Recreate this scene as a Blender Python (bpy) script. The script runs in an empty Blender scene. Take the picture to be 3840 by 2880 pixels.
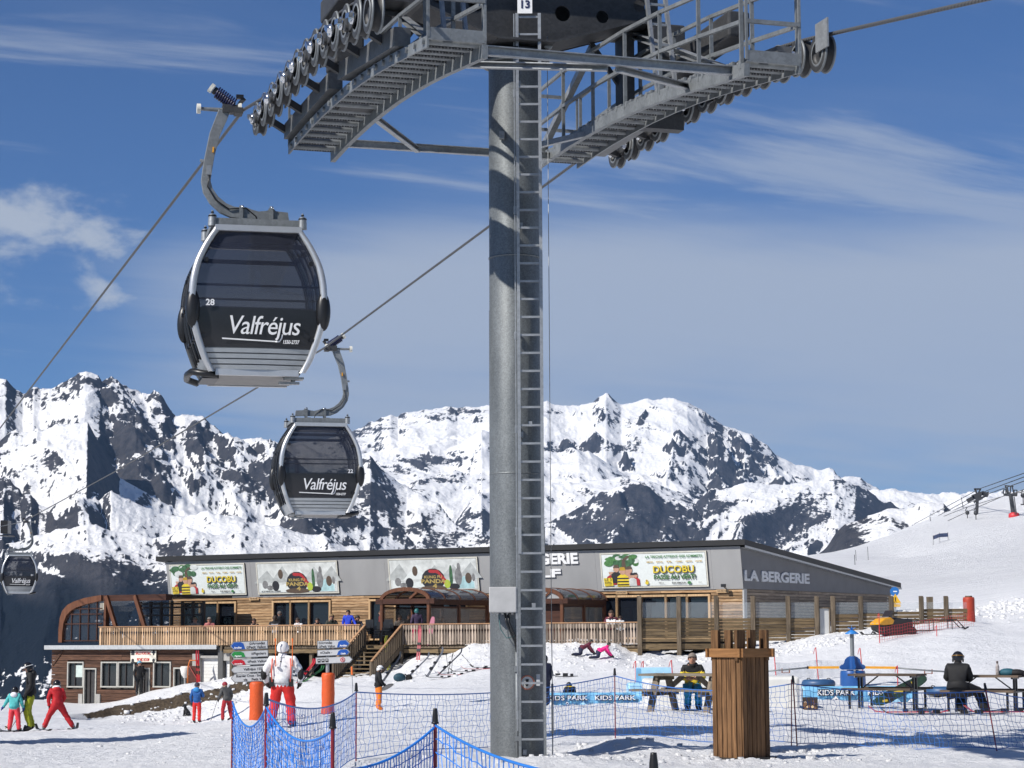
import bpy, bmesh, math, random
import numpy as np
from mathutils import Vector, Matrix, Quaternion
random.seed(7)
R = math.radians
scene = bpy.context.scene
COL = scene.collection

# ------------------------------------------------------------------ camera
EYE = 1.62                      # eye height above the snow at the lift tower
FPX = 8000.0                    # focal length in photograph pixels (3840 wide), a 75 mm lens
PITCH, ROLL = math.atan(947 / FPX), R(0.3)
cam_d = bpy.data.cameras.new('camera')
cam_d.sensor_width = 36.0
cam_d.lens = FPX / 3840 * 36.0
cam_d.clip_start = 0.1
cam_d.clip_end = 40000
cam = bpy.data.objects.new('camera', cam_d)
COL.objects.link(cam)
CAMROT = (Matrix.Rotation(R(90) + PITCH, 3, 'X') @ Matrix.Rotation(-ROLL, 3, 'Z'))
cam.matrix_world = Matrix.Translation((0, 0, EYE)) @ CAMROT.to_4x4()
scene.camera = cam

def at(px, py, Y):
    """point of the place seen at photograph pixel px, py, Y metres ahead"""
    d = CAMROT @ Vector(((px - 1920) / FPX, -(py - 1440) / FPX, -1.0))
    d = d * (Y / d.y)
    return Vector((d.x, d.y, d.z + EYE))

def atD(x, y, Y):               # the same for coordinates in a 2212 px wide view
    return at(x * 3840 / 2212, y * 3840 / 2212, Y)

def pxm(Y):                     # photograph pixels per metre at distance Y
    return FPX / Y

# ------------------------------------------------------------------ sky, sun, exposure
SUN_EL = R(40)
SUN_H = Vector((-0.80, -0.60, 0)).normalized()
SUN_DIR = Vector((SUN_H.x * math.cos(SUN_EL), SUN_H.y * math.cos(SUN_EL), math.sin(SUN_EL)))
world = bpy.data.worlds.new('World')
scene.world = world
world.use_nodes = True
wn, wl = world.node_tree.nodes, world.node_tree.links
wn.clear()
def wnode(t, **kw):
    n = wn.new(t)
    for k, v in kw.items():
        setattr(n, k, v)
    return n
w_out = wnode('ShaderNodeOutputWorld')
w_bg = wnode('ShaderNodeBackground')
w_bg.inputs['Strength'].default_value = 0.078
w_sky = wnode('ShaderNodeTexSky', sky_type='NISHITA', sun_disc=False)
w_sky.sun_elevation = SUN_EL
w_sky.sun_rotation = math.atan2(SUN_H.x, SUN_H.y)
w_sky.altitude = 2200
w_sky.air_density = 1.0
w_sky.dust_density = 0.3
w_sky.ozone_density = 2.2
# thin cirrus and a veil of high cloud, laid on a flat cloud layer above the place
w_geo = wnode('ShaderNodeTexCoord')
w_sep = wnode('ShaderNodeSeparateXYZ')
wl.new(w_geo.outputs['Generated'], w_sep.inputs[0])
def wmath(op, a, b=None, c=None, clamp=False):
    n = wnode('ShaderNodeMath', operation=op, use_clamp=clamp)
    for i, v in enumerate((a, b, c)):
        if v is None:
            continue
        if isinstance(v, (int, float)):
            n.inputs[i].default_value = v
        else:
            wl.new(v, n.inputs[i])
    return n.outputs[0]
zc = wmath('MAXIMUM', wmath('ADD', w_sep.outputs[2], 0.10), 0.04)
u_ = wmath('DIVIDE', w_sep.outputs[0], zc)
v_ = wmath('DIVIDE', w_sep.outputs[1], zc)
def cloud_vec(ux, uy, vx, vy, ox=0.0, oy=0.0):
    c = wnode('ShaderNodeCombineXYZ')
    wl.new(wmath('ADD', wmath('ADD', wmath('MULTIPLY', u_, ux), wmath('MULTIPLY', v_, uy)), ox), c.inputs[0])
    wl.new(wmath('ADD', wmath('ADD', wmath('MULTIPLY', u_, vx), wmath('MULTIPLY', v_, vy)), oy), c.inputs[1])
    return c.outputs[0]
def wnoise(vec, scale, detail, rough, dist=0.0):
    n = wnode('ShaderNodeTexNoise')
    n.inputs['Scale'].default_value = scale
    n.inputs['Detail'].default_value = detail
    n.inputs['Roughness'].default_value = rough
    n.inputs['Distortion'].default_value = dist
    wl.new(vec, n.inputs['Vector'])
    return n.outputs['Fac']
def wramp(fac, lo, hi, smooth=True):
    n = wnode('ShaderNodeMapRange', clamp=True)
    if smooth:
        n.interpolation_type = 'SMOOTHERSTEP'
    n.inputs['From Min'].default_value = lo
    n.inputs['From Max'].default_value = hi
    wl.new(fac, n.inputs['Value'])
    return n.outputs[0]
hs = wnode('ShaderNodeVectorMath', operation='MULTIPLY')
wl.new(w_sky.outputs[0], hs.inputs[0])
hs.inputs[1].default_value = (0.43, 0.645, 0.95)        # clear dry mountain air: a deep blue
streak = wnoise(cloud_vec(0.9, 0.5, -1.6, 3.6), 1.15, 7, 0.6, 0.5)
veil = wnoise(cloud_vec(0.35, 0.12, -0.15, 0.42, 3.1, 1.7), 0.8, 5, 0.55, 0.3)
# cloud bank: denser to the east (ahead and right), thinning overhead
azr = wmath('DIVIDE', w_sep.outputs[0], wmath('MAXIMUM', w_sep.outputs[1], 0.05))
el = w_sep.outputs[2]
hump = wmath('MULTIPLY', wramp(el, 0.035, 0.100), wmath('SUBTRACT', 1.0, wramp(el, 0.150, 0.215)))
bank = wmath('MULTIPLY', hump, wramp(azr, -0.34, 0.0))
sb_ = wmath('MULTIPLY', wmath('MULTIPLY', wramp(el, 0.13, 0.18), wmath('SUBTRACT', 1.0, wramp(el, 0.205, 0.26))), wramp(azr, -0.12, 0.14))
m_streak = wmath('MULTIPLY', wramp(wmath('ADD', streak, wmath('MULTIPLY', sb_, 0.17)), 0.48, 0.82), 0.62)
m_veil = wmath('MULTIPLY', wramp(wmath('ADD', veil, wmath('ADD', wmath('MULTIPLY', bank, 0.32), wmath('MULTIPLY', streak, 0.16))), 0.58, 0.94), 0.85)
# a few small fair-weather clouds low in the west
pv = wnode('ShaderNodeCombineXYZ')
wl.new(wmath('MULTIPLY', azr, 17.0), pv.inputs[0]); wl.new(wmath('MULTIPLY', el, 34.0), pv.inputs[1])
puff = wnoise(pv.outputs[0], 1.0, 8, 0.58, 0.15)
pz = wmath('MULTIPLY', wmath('MULTIPLY', wramp(el, 0.135, 0.160), wmath('SUBTRACT', 1.0, wramp(el, 0.195, 0.225))), wmath('SUBTRACT', 1.0, wramp(azr, -0.20, -0.14)))
m_puff = wmath('MULTIPLY', wramp(wmath('ADD', puff, wmath('MULTIPLY', pz, 0.36)), 0.74, 0.98), 0.95)
cl = wmath('MAXIMUM', wmath('MAXIMUM', m_streak, m_veil), m_puff)
w_mix = wnode('ShaderNodeMix', data_type='RGBA')
wl.new(cl, w_mix.inputs['Factor'])
wl.new(hs.outputs[0], w_mix.inputs['A'])
w_mix.inputs['B'].default_value = (5.3, 5.9, 6.9, 1)
wl.new(w_mix.outputs['Result'], w_bg.inputs['Color'])
wl.new(w_bg.outputs[0], w_out.inputs[0])


sun_d = bpy.data.lights.new('sun', 'SUN')
sun_d.energy = 5.0
sun_d.angle = R(0.53)
sun_d.color = (1.0, 0.955, 0.89)
sun = bpy.data.objects.new('sun', sun_d)
COL.objects.link(sun)
sun.rotation_euler = (-SUN_DIR).to_track_quat('-Z', 'Y').to_euler()

scene.view_settings.view_transform = 'Standard'
scene.view_settings.look = 'None'
scene.view_settings.gamma = 1.0
scene.view_settings.exposure = 0.15
scene.view_settings.use_curve_mapping = False
scene.render.engine = 'CYCLES'
scene.cycles.max_bounces = 8
scene.cycles.transparent_max_bounces = 24
scene.cycles.use_denoising = True
scene.cycles.caustics_reflective = False
scene.cycles.caustics_refractive = False

# ------------------------------------------------------------------ materials
MATS = {}
def new_mat(name):
    m = bpy.data.materials.new(name)
    m.use_nodes = True
    nt = m.node_tree
    b = nt.nodes['Principled BSDF']
    return m, nt.nodes, nt.links, b

def mat(name, col, rough=0.6, metal=0.0, noise=0.12, nscale=8.0, bump=0.0, bscale=40.0, spec=0.5, alpha=None, stretch=None, per_obj=0.0):
    """plain surface with a little procedural variation of tone and relief"""
    if name in MATS:
        return MATS[name]
    m, N, L, b = new_mat(name)
    b.inputs['Roughness'].default_value = rough
    b.inputs['Metallic'].default_value = metal
    b.inputs['Specular IOR Level'].default_value = spec
    tc = N.new('ShaderNodeTexCoord')
    vec = tc.outputs['Object']
    if stretch:
        mp = N.new('ShaderNodeMapping')
        mp.inputs['Scale'].default_value = stretch
        L.new(vec, mp.inputs[0]); vec = mp.outputs[0]
    if noise or per_obj:
        nz = N.new('ShaderNodeTexNoise')
        nz.inputs['Scale'].default_value = nscale
        nz.inputs['Detail'].default_value = 5
        L.new(vec, nz.inputs['Vector'])
        mr = N.new('ShaderNodeMapRange')
        mr.inputs['From Min'].default_value = 0.25; mr.inputs['From Max'].default_value = 0.75
        mr.inputs['To Min'].default_value = 1 - noise; mr.inputs['To Max'].default_value = 1 + noise
        L.new(nz.outputs['Fac'], mr.inputs['Value'])
        fac = mr.outputs[0]
        if per_obj:
            oi = N.new('ShaderNodeObjectInfo')
            m2 = N.new('ShaderNodeMapRange')
            m2.inputs['To Min'].default_value = 1 - per_obj; m2.inputs['To Max'].default_value = 1 + per_obj
            L.new(oi.outputs['Random'], m2.inputs['Value'])
            mm = N.new('ShaderNodeMath'); mm.operation = 'MULTIPLY'
            L.new(fac, mm.inputs[0]); L.new(m2.outputs[0], mm.inputs[1])
            fac = mm.outputs[0]
        vm = N.new('ShaderNodeVectorMath'); vm.operation = 'SCALE'
        vm.inputs[0].default_value = col[:3]
        L.new(fac, vm.inputs['Scale'])
        L.new(vm.outputs[0], b.inputs['Base Color'])
    else:
        b.inputs['Base Color'].default_value = (*col[:3], 1)
    if bump:
        n2 = N.new('ShaderNodeTexNoise')
        n2.inputs['Scale'].default_value = bscale
        n2.inputs['Detail'].default_value = 4
        L.new(vec, n2.inputs['Vector'])
        bp = N.new('ShaderNodeBump')
        bp.inputs['Strength'].default_value = bump
        bp.inputs['Distance'].default_value = 0.02
        L.new(n2.outputs['Fac'], bp.inputs['Height'])
        L.new(bp.outputs[0], b.inputs['Normal'])
    if alpha is not None:
        b.inputs['Alpha'].default_value = alpha
    MATS[name] = m
    return m

def wood(name, dark, light, scale=3.0, axis='X', per_obj=0.18, rough=0.75, grey=0.0):
    """timber: grain drawn out along the board, knots and streaks, each board a little different"""
    if name in MATS:
        return MATS[name]
    m, N, L, b = new_mat(name)
    b.inputs['Roughness'].default_value = rough
    b.inputs['Specular IOR Level'].default_value = 0.25
    tc = N.new('ShaderNodeTexCoord')
    oi = N.new('ShaderNodeObjectInfo')
    mp = N.new('ShaderNodeMapping')
    s = {'X': (0.25, 3.0, 3.0), 'Y': (3.0, 0.25, 3.0), 'Z': (3.0, 3.0, 0.25)}[axis]
    mp.inputs['Scale'].default_value = tuple(scale * k for k in s)
    off = N.new('ShaderNodeVectorMath'); off.operation = 'SCALE'
    off.inputs[0].default_value = (31.0, 17.0, 23.0)
    L.new(oi.outputs['Random'], off.inputs['Scale'])
    L.new(off.outputs[0], mp.inputs['Location'])
    L.new(tc.outputs['Object'], mp.inputs[0])
    nz = N.new('ShaderNodeTexNoise')
    nz.inputs['Scale'].default_value = 2.2; nz.inputs['Detail'].default_value = 7; nz.inputs['Roughness'].default_value = 0.65
    nz.inputs['Distortion'].default_value = 0.6
    L.new(mp.outputs[0], nz.inputs['Vector'])
    cr = N.new('ShaderNodeValToRGB')
    cr.color_ramp.elements[0].position = 0.3; cr.color_ramp.elements[0].color = (*dark, 1)
    cr.color_ramp.elements[1].position = 0.68; cr.color_ramp.elements[1].color = (*light, 1)
    L.new(nz.outputs['Fac'], cr.inputs[0])
    m2 = N.new('ShaderNodeMapRange')
    m2.inputs['To Min'].default_value = 1 - per_obj; m2.inputs['To Max'].default_value = 1 + per_obj
    L.new(oi.outputs['Random'], m2.inputs['Value'])
    vm = N.new('ShaderNodeVectorMath'); vm.operation = 'SCALE'
    L.new(cr.outputs[0], vm.inputs[0]); L.new(m2.outputs[0], vm.inputs['Scale'])
    L.new(vm.outputs[0], b.inputs['Base Color'])
    bp = N.new('ShaderNodeBump'); bp.inputs['Strength'].default_value = 0.35; bp.inputs['Distance'].default_value = 0.01
    L.new(nz.outputs['Fac'], bp.inputs['Height']); L.new(bp.outputs[0], b.inputs['Normal'])
    MATS[name] = m
    return m

def glass(name, tint, alpha, rough=0.03, spec=0.5):
    if name in MATS:
        return MATS[name]
    m, N, L, b = new_mat(name)
    b.inputs['Base Color'].default_value = (*tint, 1)
    b.inputs['Roughness'].default_value = rough
    b.inputs['Specular IOR Level'].default_value = spec
    b.inputs['Alpha'].default_value = alpha
    MATS[name] = m
    return m

# ------------------------------------------------------------------ mesh helpers
class MB:
    """collects shapes, then links them as ONE mesh object"""
    def __init__(self):
        self.v, self.f, self.mi, self.sm = [], [], [], []
        self.cur = 0
        self.M = Matrix.Identity(4)
    def mesh(self, vs, fs, smooth=False):
        o = len(self.v)
        self.v += [tuple(self.M @ Vector(p)) for p in vs]
        for f in fs:
            self.f.append(tuple(i + o for i in f)); self.mi.append(self.cur); self.sm.append(smooth)
        return self
    def box(self, c, s, rot=None, taper=1.0):
        hx, hy, hz = s[0] / 2, s[1] / 2, s[2] / 2
        vs = [Vector((x * hx * (taper if z > 0 else 1), y * hy * (taper if z > 0 else 1), z * hz)) for z in (-1, 1) for y in (-1, 1) for x in (-1, 1)]
        q = rot if rot is not None else Matrix.Identity(3)
        vs = [q @ p + Vector(c) for p in vs]
        return self.mesh(vs, [(0, 2, 3, 1), (4, 5, 7, 6), (0, 1, 5, 4), (2, 6, 7, 3), (0, 4, 6, 2), (1, 3, 7, 5)])
    def bar(self, a, b, w, h=None, up=(0, 0, 1), chan=False):
        """straight bar of rectangular section from a to b"""
        a, b = Vector(a), Vector(b)
        d = (b - a); L_ = d.length
        if L_ < 1e-6: return self
        d.normalize(); up = Vector(up)
        if abs(d.dot(up)) > 0.985: up = Vector((0, 1, 0)) if abs(d.y) < 0.9 else Vector((1, 0, 0))
        x = d.cross(up).normalized(); z = x.cross(d).normalized()
        m = Matrix((x, d, z)).transposed()
        h = h or w
        if chan:                 # open channel: web plus two flanges
            t = min(w, h) * 0.16
            c = (a + b) / 2
            self.box(c, (t, L_, h), m)
            self.box(c + x * (w / 2) + z * (h / 2 - t / 2), (w - t, L_, t), m)
            self.box(c + x * (w / 2) - z * (h / 2 - t / 2), (w - t, L_, t), m)
            return self
        return self.box((a + b) / 2, (w, L_, h), m)
    def tube(self, pts, r, n=8, cap=True, smooth=True, closed=False):
        pts = [Vector(p) for p in pts]
        rs = r if isinstance(r, (list, tuple)) else [r] * len(pts)
        k = len(pts)
        T = []
        for i in range(k):
            if closed:
                t = pts[(i + 1) % k] - pts[i - 1]
            else:
                t = pts[min(i + 1, k - 1)] - pts[max(i - 1, 0)]
            T.append(t.normalized() if t.length > 1e-9 else Vector((0, 0, 1)))
        up = Vector((0, 0, 1))
        if abs(T[0].dot(up)) > 0.95: up = Vector((1, 0, 0))
        x = T[0].cross(up).normalized()
        vs = []
        for i in range(k):
            x = (x - T[i] * x.dot(T[i]))
            if x.length < 1e-6: x = T[i].orthogonal()
            x.normalize()
            y = T[i].cross(x)
            for j in range(n):
                a = 2 * math.pi * j / n
                vs.append(pts[i] + (x * math.cos(a) + y * math.sin(a)) * rs[i])
        fs = []
        for i in range(k if closed else k - 1):
            i2 = (i + 1) % k
            for j in range(n):
                fs.append((i * n + j, i * n + (j + 1) % n, i2 * n + (j + 1) % n, i2 * n + j))
        if cap and not closed:
            fs.append(tuple(range(n - 1, -1, -1)))
            fs.append(tuple((k - 1) * n + j for j in range(n)))
        return self.mesh(vs, fs, smooth)
    def cyl(self, a, b, r, r2=None, n=16, smooth=True):
        a, b = Vector(a), Vector(b)
        d = (b - a).normalized()
        x = d.orthogonal().normalized(); y = d.cross(x)
        r2 = r if r2 is None else r2
        vs = [a + (x * math.cos(2 * math.pi * j / n) + y * math.sin(2 * math.pi * j / n)) * r for j in range(n)]
        vs += [b + (x * math.cos(2 * math.pi * j / n) + y * math.sin(2 * math.pi * j / n)) * r2 for j in range(n)]
        self.mesh(vs, [(j, (j + 1) % n, n + (j + 1) % n, n + j) for j in range(n)], smooth)
        self.mesh(vs, [tuple(range(n - 1, -1, -1)), tuple(range(n, 2 * n))])
        return self
    def lathe(self, prof, c=(0, 0, 0), axis=(0, 0, 1), n=20, smooth=True):
        """prof: (radius, height) pairs turned about axis through c"""
        ax = Vector(axis).normalized(); x = ax.orthogonal().normalized(); y = ax.cross(x); c = Vector(c)
        vs, k = [], len(prof)
        for r_, h_ in prof:
            for j in range(n):
                a = 2 * math.pi * j / n
                vs.append(c + ax * h_ + (x * math.cos(a) + y * math.sin(a)) * r_)
        fs = [(i * n + j, i * n + (j + 1) % n, (i + 1) * n + (j + 1) % n, (i + 1) * n + j) for i in range(k - 1) for j in range(n)]
        return self.mesh(vs, fs, smooth)
    def prism(self, poly, depth, mtx=None):
        """flat outline (x, z) given thickness along y from 0 to depth"""
        n = len(poly)
        vs = [Vector((p[0], 0, p[1])) for p in poly] + [Vector((p[0], depth, p[1])) for p in poly]
        if mtx is not None: vs = [mtx @ p for p in vs]
        fs = [tuple(range(n)), tuple(range(2 * n - 1, n - 1, -1))]
        fs += [(i, i + n, (i + 1) % n + n, (i + 1) % n) for i in range(n)]
        return self.mesh(vs, fs)
    def ball(self, c, r, n=10, m=7, squash=(1, 1, 1)):
        prof = []
        vs, fs = [], []
        for i in range(m + 1):
            th = math.pi * i / m
            for j in range(n):
                a = 2 * math.pi * j / n
                vs.append(Vector((math.sin(th) * math.cos(a) * r * squash[0], math.sin(th) * math.sin(a) * r * squash[1], math.cos(th) * r * squash[2])) + Vector(c))
        for i in range(m):
            for j in range(n):
                fs.append((i * n + j, (i + 1) * n + j, (i + 1) * n + (j + 1) % n, i * n + (j + 1) % n))
        return self.mesh(vs, fs, True)
    def data(self, name, mats):
        me = bpy.data.meshes.new(name)
        me.from_pydata(self.v, [], self.f)
        for m in (mats if isinstance(mats, (list, tuple)) else [mats]):
            me.materials.append(m)
        me.polygons.foreach_set('material_index', self.mi)
        me.polygons.foreach_set('use_smooth', self.sm)
        me.update()
        return me
    def build(self, name, mats, parent=None, bevel=0.0):
        o = bpy.data.objects.new(name, self.data(name, mats))
        COL.objects.link(o)
        if parent is not None: o.parent = parent
        if bevel:
            bv = o.modifiers.new('bevel', 'BEVEL'); bv.width = bevel; bv.segments = 2; bv.limit_method = 'ANGLE'
        return o

def link_mesh(name, me, parent=None, loc=None):
    o = bpy.data.objects.new(name, me)
    COL.objects.link(o)
    if parent is not None: o.parent = parent
    if loc is not None: o.location = loc
    return o

def thing(name, label, cat, loc=(0, 0, 0), rz=0.0, group=None):
    o = bpy.data.objects.new(name, None)
    o.empty_display_size = 0.2
    COL.objects.link(o)
    o.location = loc; o.rotation_euler = (0, 0, rz)
    o['label'] = label; o['category'] = cat
    if group: o['group'] = group
    return o

def tag(o, label, cat, group=None):
    o['label'] = label; o['category'] = cat
    if group: o['group'] = group
    return o

def copy_tree(o, parent=None):
    kids = [c for c in o.children]
    c = o.copy(); COL.objects.link(c)
    if parent is not None: c.parent = parent
    for k in kids: copy_tree(k, c)
    return c

def text_mesh(txt, size, extrude=0.004, shear=0.0, bold=0.0, width=None, align='CENTER', space=1.0):
    """lettering as mesh data in the x-z plane, facing -y"""
    cu = bpy.data.curves.new('text', 'FONT')
    cu.body = txt; cu.size = size; cu.extrude = extrude; cu.shear = shear; cu.offset = bold
    cu.align_x = align; cu.align_y = 'CENTER'; cu.space_character = space
    cu.resolution_u = 3
    o = bpy.data.objects.new('text', cu)
    COL.objects.link(o)
    dg = bpy.context.evaluated_depsgraph_get()
    me = bpy.data.meshes.new_from_object(o.evaluated_get(dg))
    bpy.data.objects.remove(o); bpy.data.curves.remove(cu)
    me.transform(Matrix.Rotation(R(90), 4, 'X'))
    if width and len(me.vertices):
        xs = [v.co.x for v in me.vertices]
        k = width / max(1e-6, max(xs) - min(xs))
        me.transform(Matrix.Diagonal((k, 1, 1, 1)))
    return me

def add_text(name, txt, size, m, parent, loc, rz=0.0, **kw):
    me = text_mesh(txt, size, **kw)
    me.materials.clear(); me.materials.append(m)
    o = link_mesh(name, me, parent)
    o.location = loc; o.rotation_euler = (0, 0, rz)
    return o

# ------------------------------------------------------------------ numpy noise
_rng = np.random.RandomState(3)
_perm = _rng.permutation(512)
_perm = np.concatenate([_perm, _perm])
_gx = np.cos(np.linspace(0, 2 * np.pi, 512, endpoint=False)); _gy = np.sin(np.linspace(0, 2 * np.pi, 512, endpoint=False))
def pnoise(x, y):
    xi = np.floor(x).astype(int); yi = np.floor(y).astype(int)
    xf = x - xi; yf = y - yi
    u = xf * xf * xf * (xf * (xf * 6 - 15) + 10); v = yf * yf * yf * (yf * (yf * 6 - 15) + 10)
    def g(ix, iy, dx, dy):
        h = _perm[(_perm[ix & 511] + iy) & 511]
        return _gx[h] * dx + _gy[h] * dy
    a = g(xi, yi, xf, yf); b = g(xi + 1, yi, xf - 1, yf)
    c = g(xi, yi + 1, xf, yf - 1); d = g(xi + 1, yi + 1, xf - 1, yf - 1)
    return ((a + (b - a) * u) + ((c + (d - c) * u) - (a + (b - a) * u)) * v) * 1.5
def fbm(x, y, o=5, g=0.5, l=2.03):
    s, a, t = 0, 1.0, 0
    for i in range(o):
        s = s + a * pnoise(x + 17.3 * i, y - 9.1 * i); t += a
        a *= g; x = x * l; y = y * l
    return s / t
def ridged(x, y, o=5, g=0.5, l=2.07):
    s, a, t, w = 0, 1.0, 0, 1.0
    for i in range(o):
        n = 1 - np.abs(pnoise(x + 31.7 * i, y + 11.9 * i)) * 1.6
        n = np.clip(n, 0, 1) ** 2
        s = s + a * n * w; t += a
        w = np.clip(n * 1.6, 0, 1); a *= g; x = x * l; y = y * l
    return s / t
def sstep(a, b, x):
    k = np.clip((x - a) / (b - a), 0, 1)
    return k * k * (3 - 2 * k)

def grid_mesh(name, X, Y, Z, attrs, m):
    nr, nc = X.shape
    co = np.stack([X, Y, Z], -1).reshape(-1, 3).astype(np.float32)
    i = np.arange(nr * nc).reshape(nr, nc)
    q = np.stack([i[:-1, :-1], i[:-1, 1:], i[1:, 1:], i[1:, :-1]], -1).reshape(-1, 4)
    me = bpy.data.meshes.new(name)
    me.vertices.add(len(co)); me.vertices.foreach_set('co', co.ravel())
    me.loops.add(q.size); me.loops.foreach_set('vertex_index', q.ravel().astype(np.int32))
    me.polygons.add(len(q))
    me.polygons.foreach_set('loop_start', (np.arange(len(q)) * 4).astype(np.int32))
    me.polygons.foreach_set('loop_total', np.full(len(q), 4, np.int32))
    me.polygons.foreach_set('use_smooth', np.ones(len(q), bool))
    for k, v in attrs.items():
        a = me.attributes.new(k, 'FLOAT', 'POINT')
        a.data.foreach_set('value', v.ravel().astype(np.float32))
    me.materials.append(m)
    me.update(calc_edges=True)
    me.validate()
    o = bpy.data.objects.new(name, me)
    COL.objects.link(o)
    o['kind'] = 'structure'
    return o

# ------------------------------------------------------------------ snow material
def snow_mat(name, detail):
    m, N, L, b = new_mat(name)
    b.inputs['Roughness'].default_value = 0.55
    b.inputs['Specular IOR Level'].default_value = 0.25
    at_ = N.new('ShaderNodeAttribute'); at_.attribute_name = 'dirt'
    geo = N.new('ShaderNodeNewGeometry')
    def nz(scale, det, rough=0.6, vec=None):
        n = N.new('ShaderNodeTexNoise'); n.inputs['Scale'].default_value = scale
        n.inputs['Detail'].default_value = det; n.inputs['Roughness'].default_value = rough
        L.new(vec or geo.outputs['Position'], n.inputs['Vector']); return n.outputs['Fac']
    def mp(scale, rot=0):
        n = N.new('ShaderNodeMapping'); n.inputs['Scale'].default_value = scale; n.inputs['Rotation'].default_value = (0, 0, rot)
        L.new(geo.outputs['Position'], n.inputs[0]); return n.outputs[0]
    # tone: trodden snow with faint grey and cleaner patches
    cr = N.new('ShaderNodeValToRGB')
    cr.color_ramp.elements[0].position = 0.3; cr.color_ramp.elements[0].color = (0.77, 0.775, 0.785, 1)
    cr.color_ramp.elements[1].position = 0.62; cr.color_ramp.elements[1].color = (0.89, 0.893, 0.897, 1)
    n1 = nz(0.9, 9, 0.72)
    tr0 = N.new('ShaderNodeTexNoise'); tr0.inputs['Scale'].default_value = 1.0; tr0.inputs['Detail'].default_value = 8; tr0.inputs['Roughness'].default_value = .72; tr0.inputs['Distortion'].default_value = .4
    L.new(mp((0.010, 0.30, 0.2), R(-40)), tr0.inputs['Vector'])
    mt = N.new('ShaderNodeMath'); mt.operation = 'MULTIPLY_ADD'; mt.inputs[1].default_value = .75; mh = N.new('ShaderNodeMath'); mh.operation = 'MULTIPLY_ADD'; mh.inputs[1].default_value = .55; mh.inputs[2].default_value = -.15
    L.new(tr0.outputs['Fac'], mt.inputs[0]); L.new(n1, mh.inputs[0]); L.new(mh.outputs[0], mt.inputs[2]); L.new(mt.outputs[0], cr.inputs[0])
    # bare earth and grass where the snow has melted off a bank
    ec = N.new('ShaderNodeValToRGB')
    ec.color_ramp.elements[0].color = (0.030, 0.020, 0.012, 1); ec.color_ramp.elements[0].position = 0.3
    ec.color_ramp.elements[1].color = (0.135, 0.100, 0.062, 1); ec.color_ramp.elements[1].position = 0.7
    L.new(nz(7.0, 8, 0.7), ec.inputs[0])
    th = N.new('ShaderNodeMath'); th.operation = 'MULTIPLY_ADD'
    th.inputs[1].default_value = 1.1; L.new(nz(2.3, 7, 0.75), th.inputs[0])
    sub = N.new('ShaderNodeMath'); sub.operation = 'SUBTRACT'; sub.inputs[1].default_value = 1.05
    L.new(at_.outputs['Fac'], th.inputs[2]); L.new(th.outputs[0], sub.inputs[0])
    st = N.new('ShaderNodeMapRange'); st.inputs['From Min'].default_value = 0.0; st.inputs['From Max'].default_value = 0.08
    L.new(sub.outputs[0], st.inputs['Value'])
    mx = N.new('ShaderNodeMix'); mx.data_type = 'RGBA'
    L.new(st.outputs[0], mx.inputs['Factor']); L.new(cr.outputs[0], mx.inputs['A']); L.new(ec.outputs[0], mx.inputs['B'])
    L.new(mx.outputs['Result'], b.inputs['Base Color'])
    # relief: clods and footprints close by, groomer and ski traces on the slope
    a1 = N.new('ShaderNodeMath'); a1.operation = 'MULTIPLY_ADD'; a1.inputs[1].default_value = 0.85
    L.new(nz(4.2, 8, 0.74), a1.inputs[0]); L.new(nz(0.9, 7, 0.66), a1.inputs[2])
    trk = N.new('ShaderNodeTexNoise'); trk.inputs['Scale'].default_value = 1.0; trk.inputs['Detail'].default_value = 5; trk.inputs['Distortion'].default_value = 0.35
    L.new(mp((0.05, 1.5, 0.3), R(-32)), trk.inputs['Vector'])
    tr2 = N.new('ShaderNodeTexNoise'); tr2.inputs['Scale'].default_value = 1.0; tr2.inputs['Detail'].default_value = 7; tr2.inputs['Roughness'].default_value = .7; tr2.inputs['Distortion'].default_value = 0.5
    L.new(mp((0.012, 0.42, 0.2), R(-38)), tr2.inputs['Vector'])
    sy = N.new('ShaderNodeSeparateXYZ'); L.new(geo.outputs['Position'], sy.inputs[0])
    fy = N.new('ShaderNodeMapRange'); fy.inputs['From Min'].default_value = 70; fy.inputs['From Max'].default_value = 200; fy.inputs['To Max'].default_value = 15.0; L.new(sy.outputs[1], fy.inputs['Value'])
    ft = N.new('ShaderNodeMath'); ft.operation = 'MULTIPLY'; L.new(tr2.outputs['Fac'], ft.inputs[0]); L.new(fy.outputs[0], ft.inputs[1])
    a3 = N.new('ShaderNodeMath'); a3.operation = 'ADD'; L.new(ft.outputs[0], a3.inputs[0]); L.new(a1.outputs[0], a3.inputs[1]); a1 = a3
    a2 = N.new('ShaderNodeMath'); a2.operation = 'MULTIPLY_ADD'; a2.inputs[1].default_value = 0.7
    L.new(trk.outputs['Fac'], a2.inputs[0]); L.new(a1.outputs[0], a2.inputs[2])
    bp = N.new('ShaderNodeBump'); bp.inputs['Strength'].default_value = 0.85; bp.inputs['Distance'].default_value = 0.17
    L.new(a2.outputs[0], bp.inputs['Height']); L.new(bp.outputs[0], b.inputs['Normal'])
    return m

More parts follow.
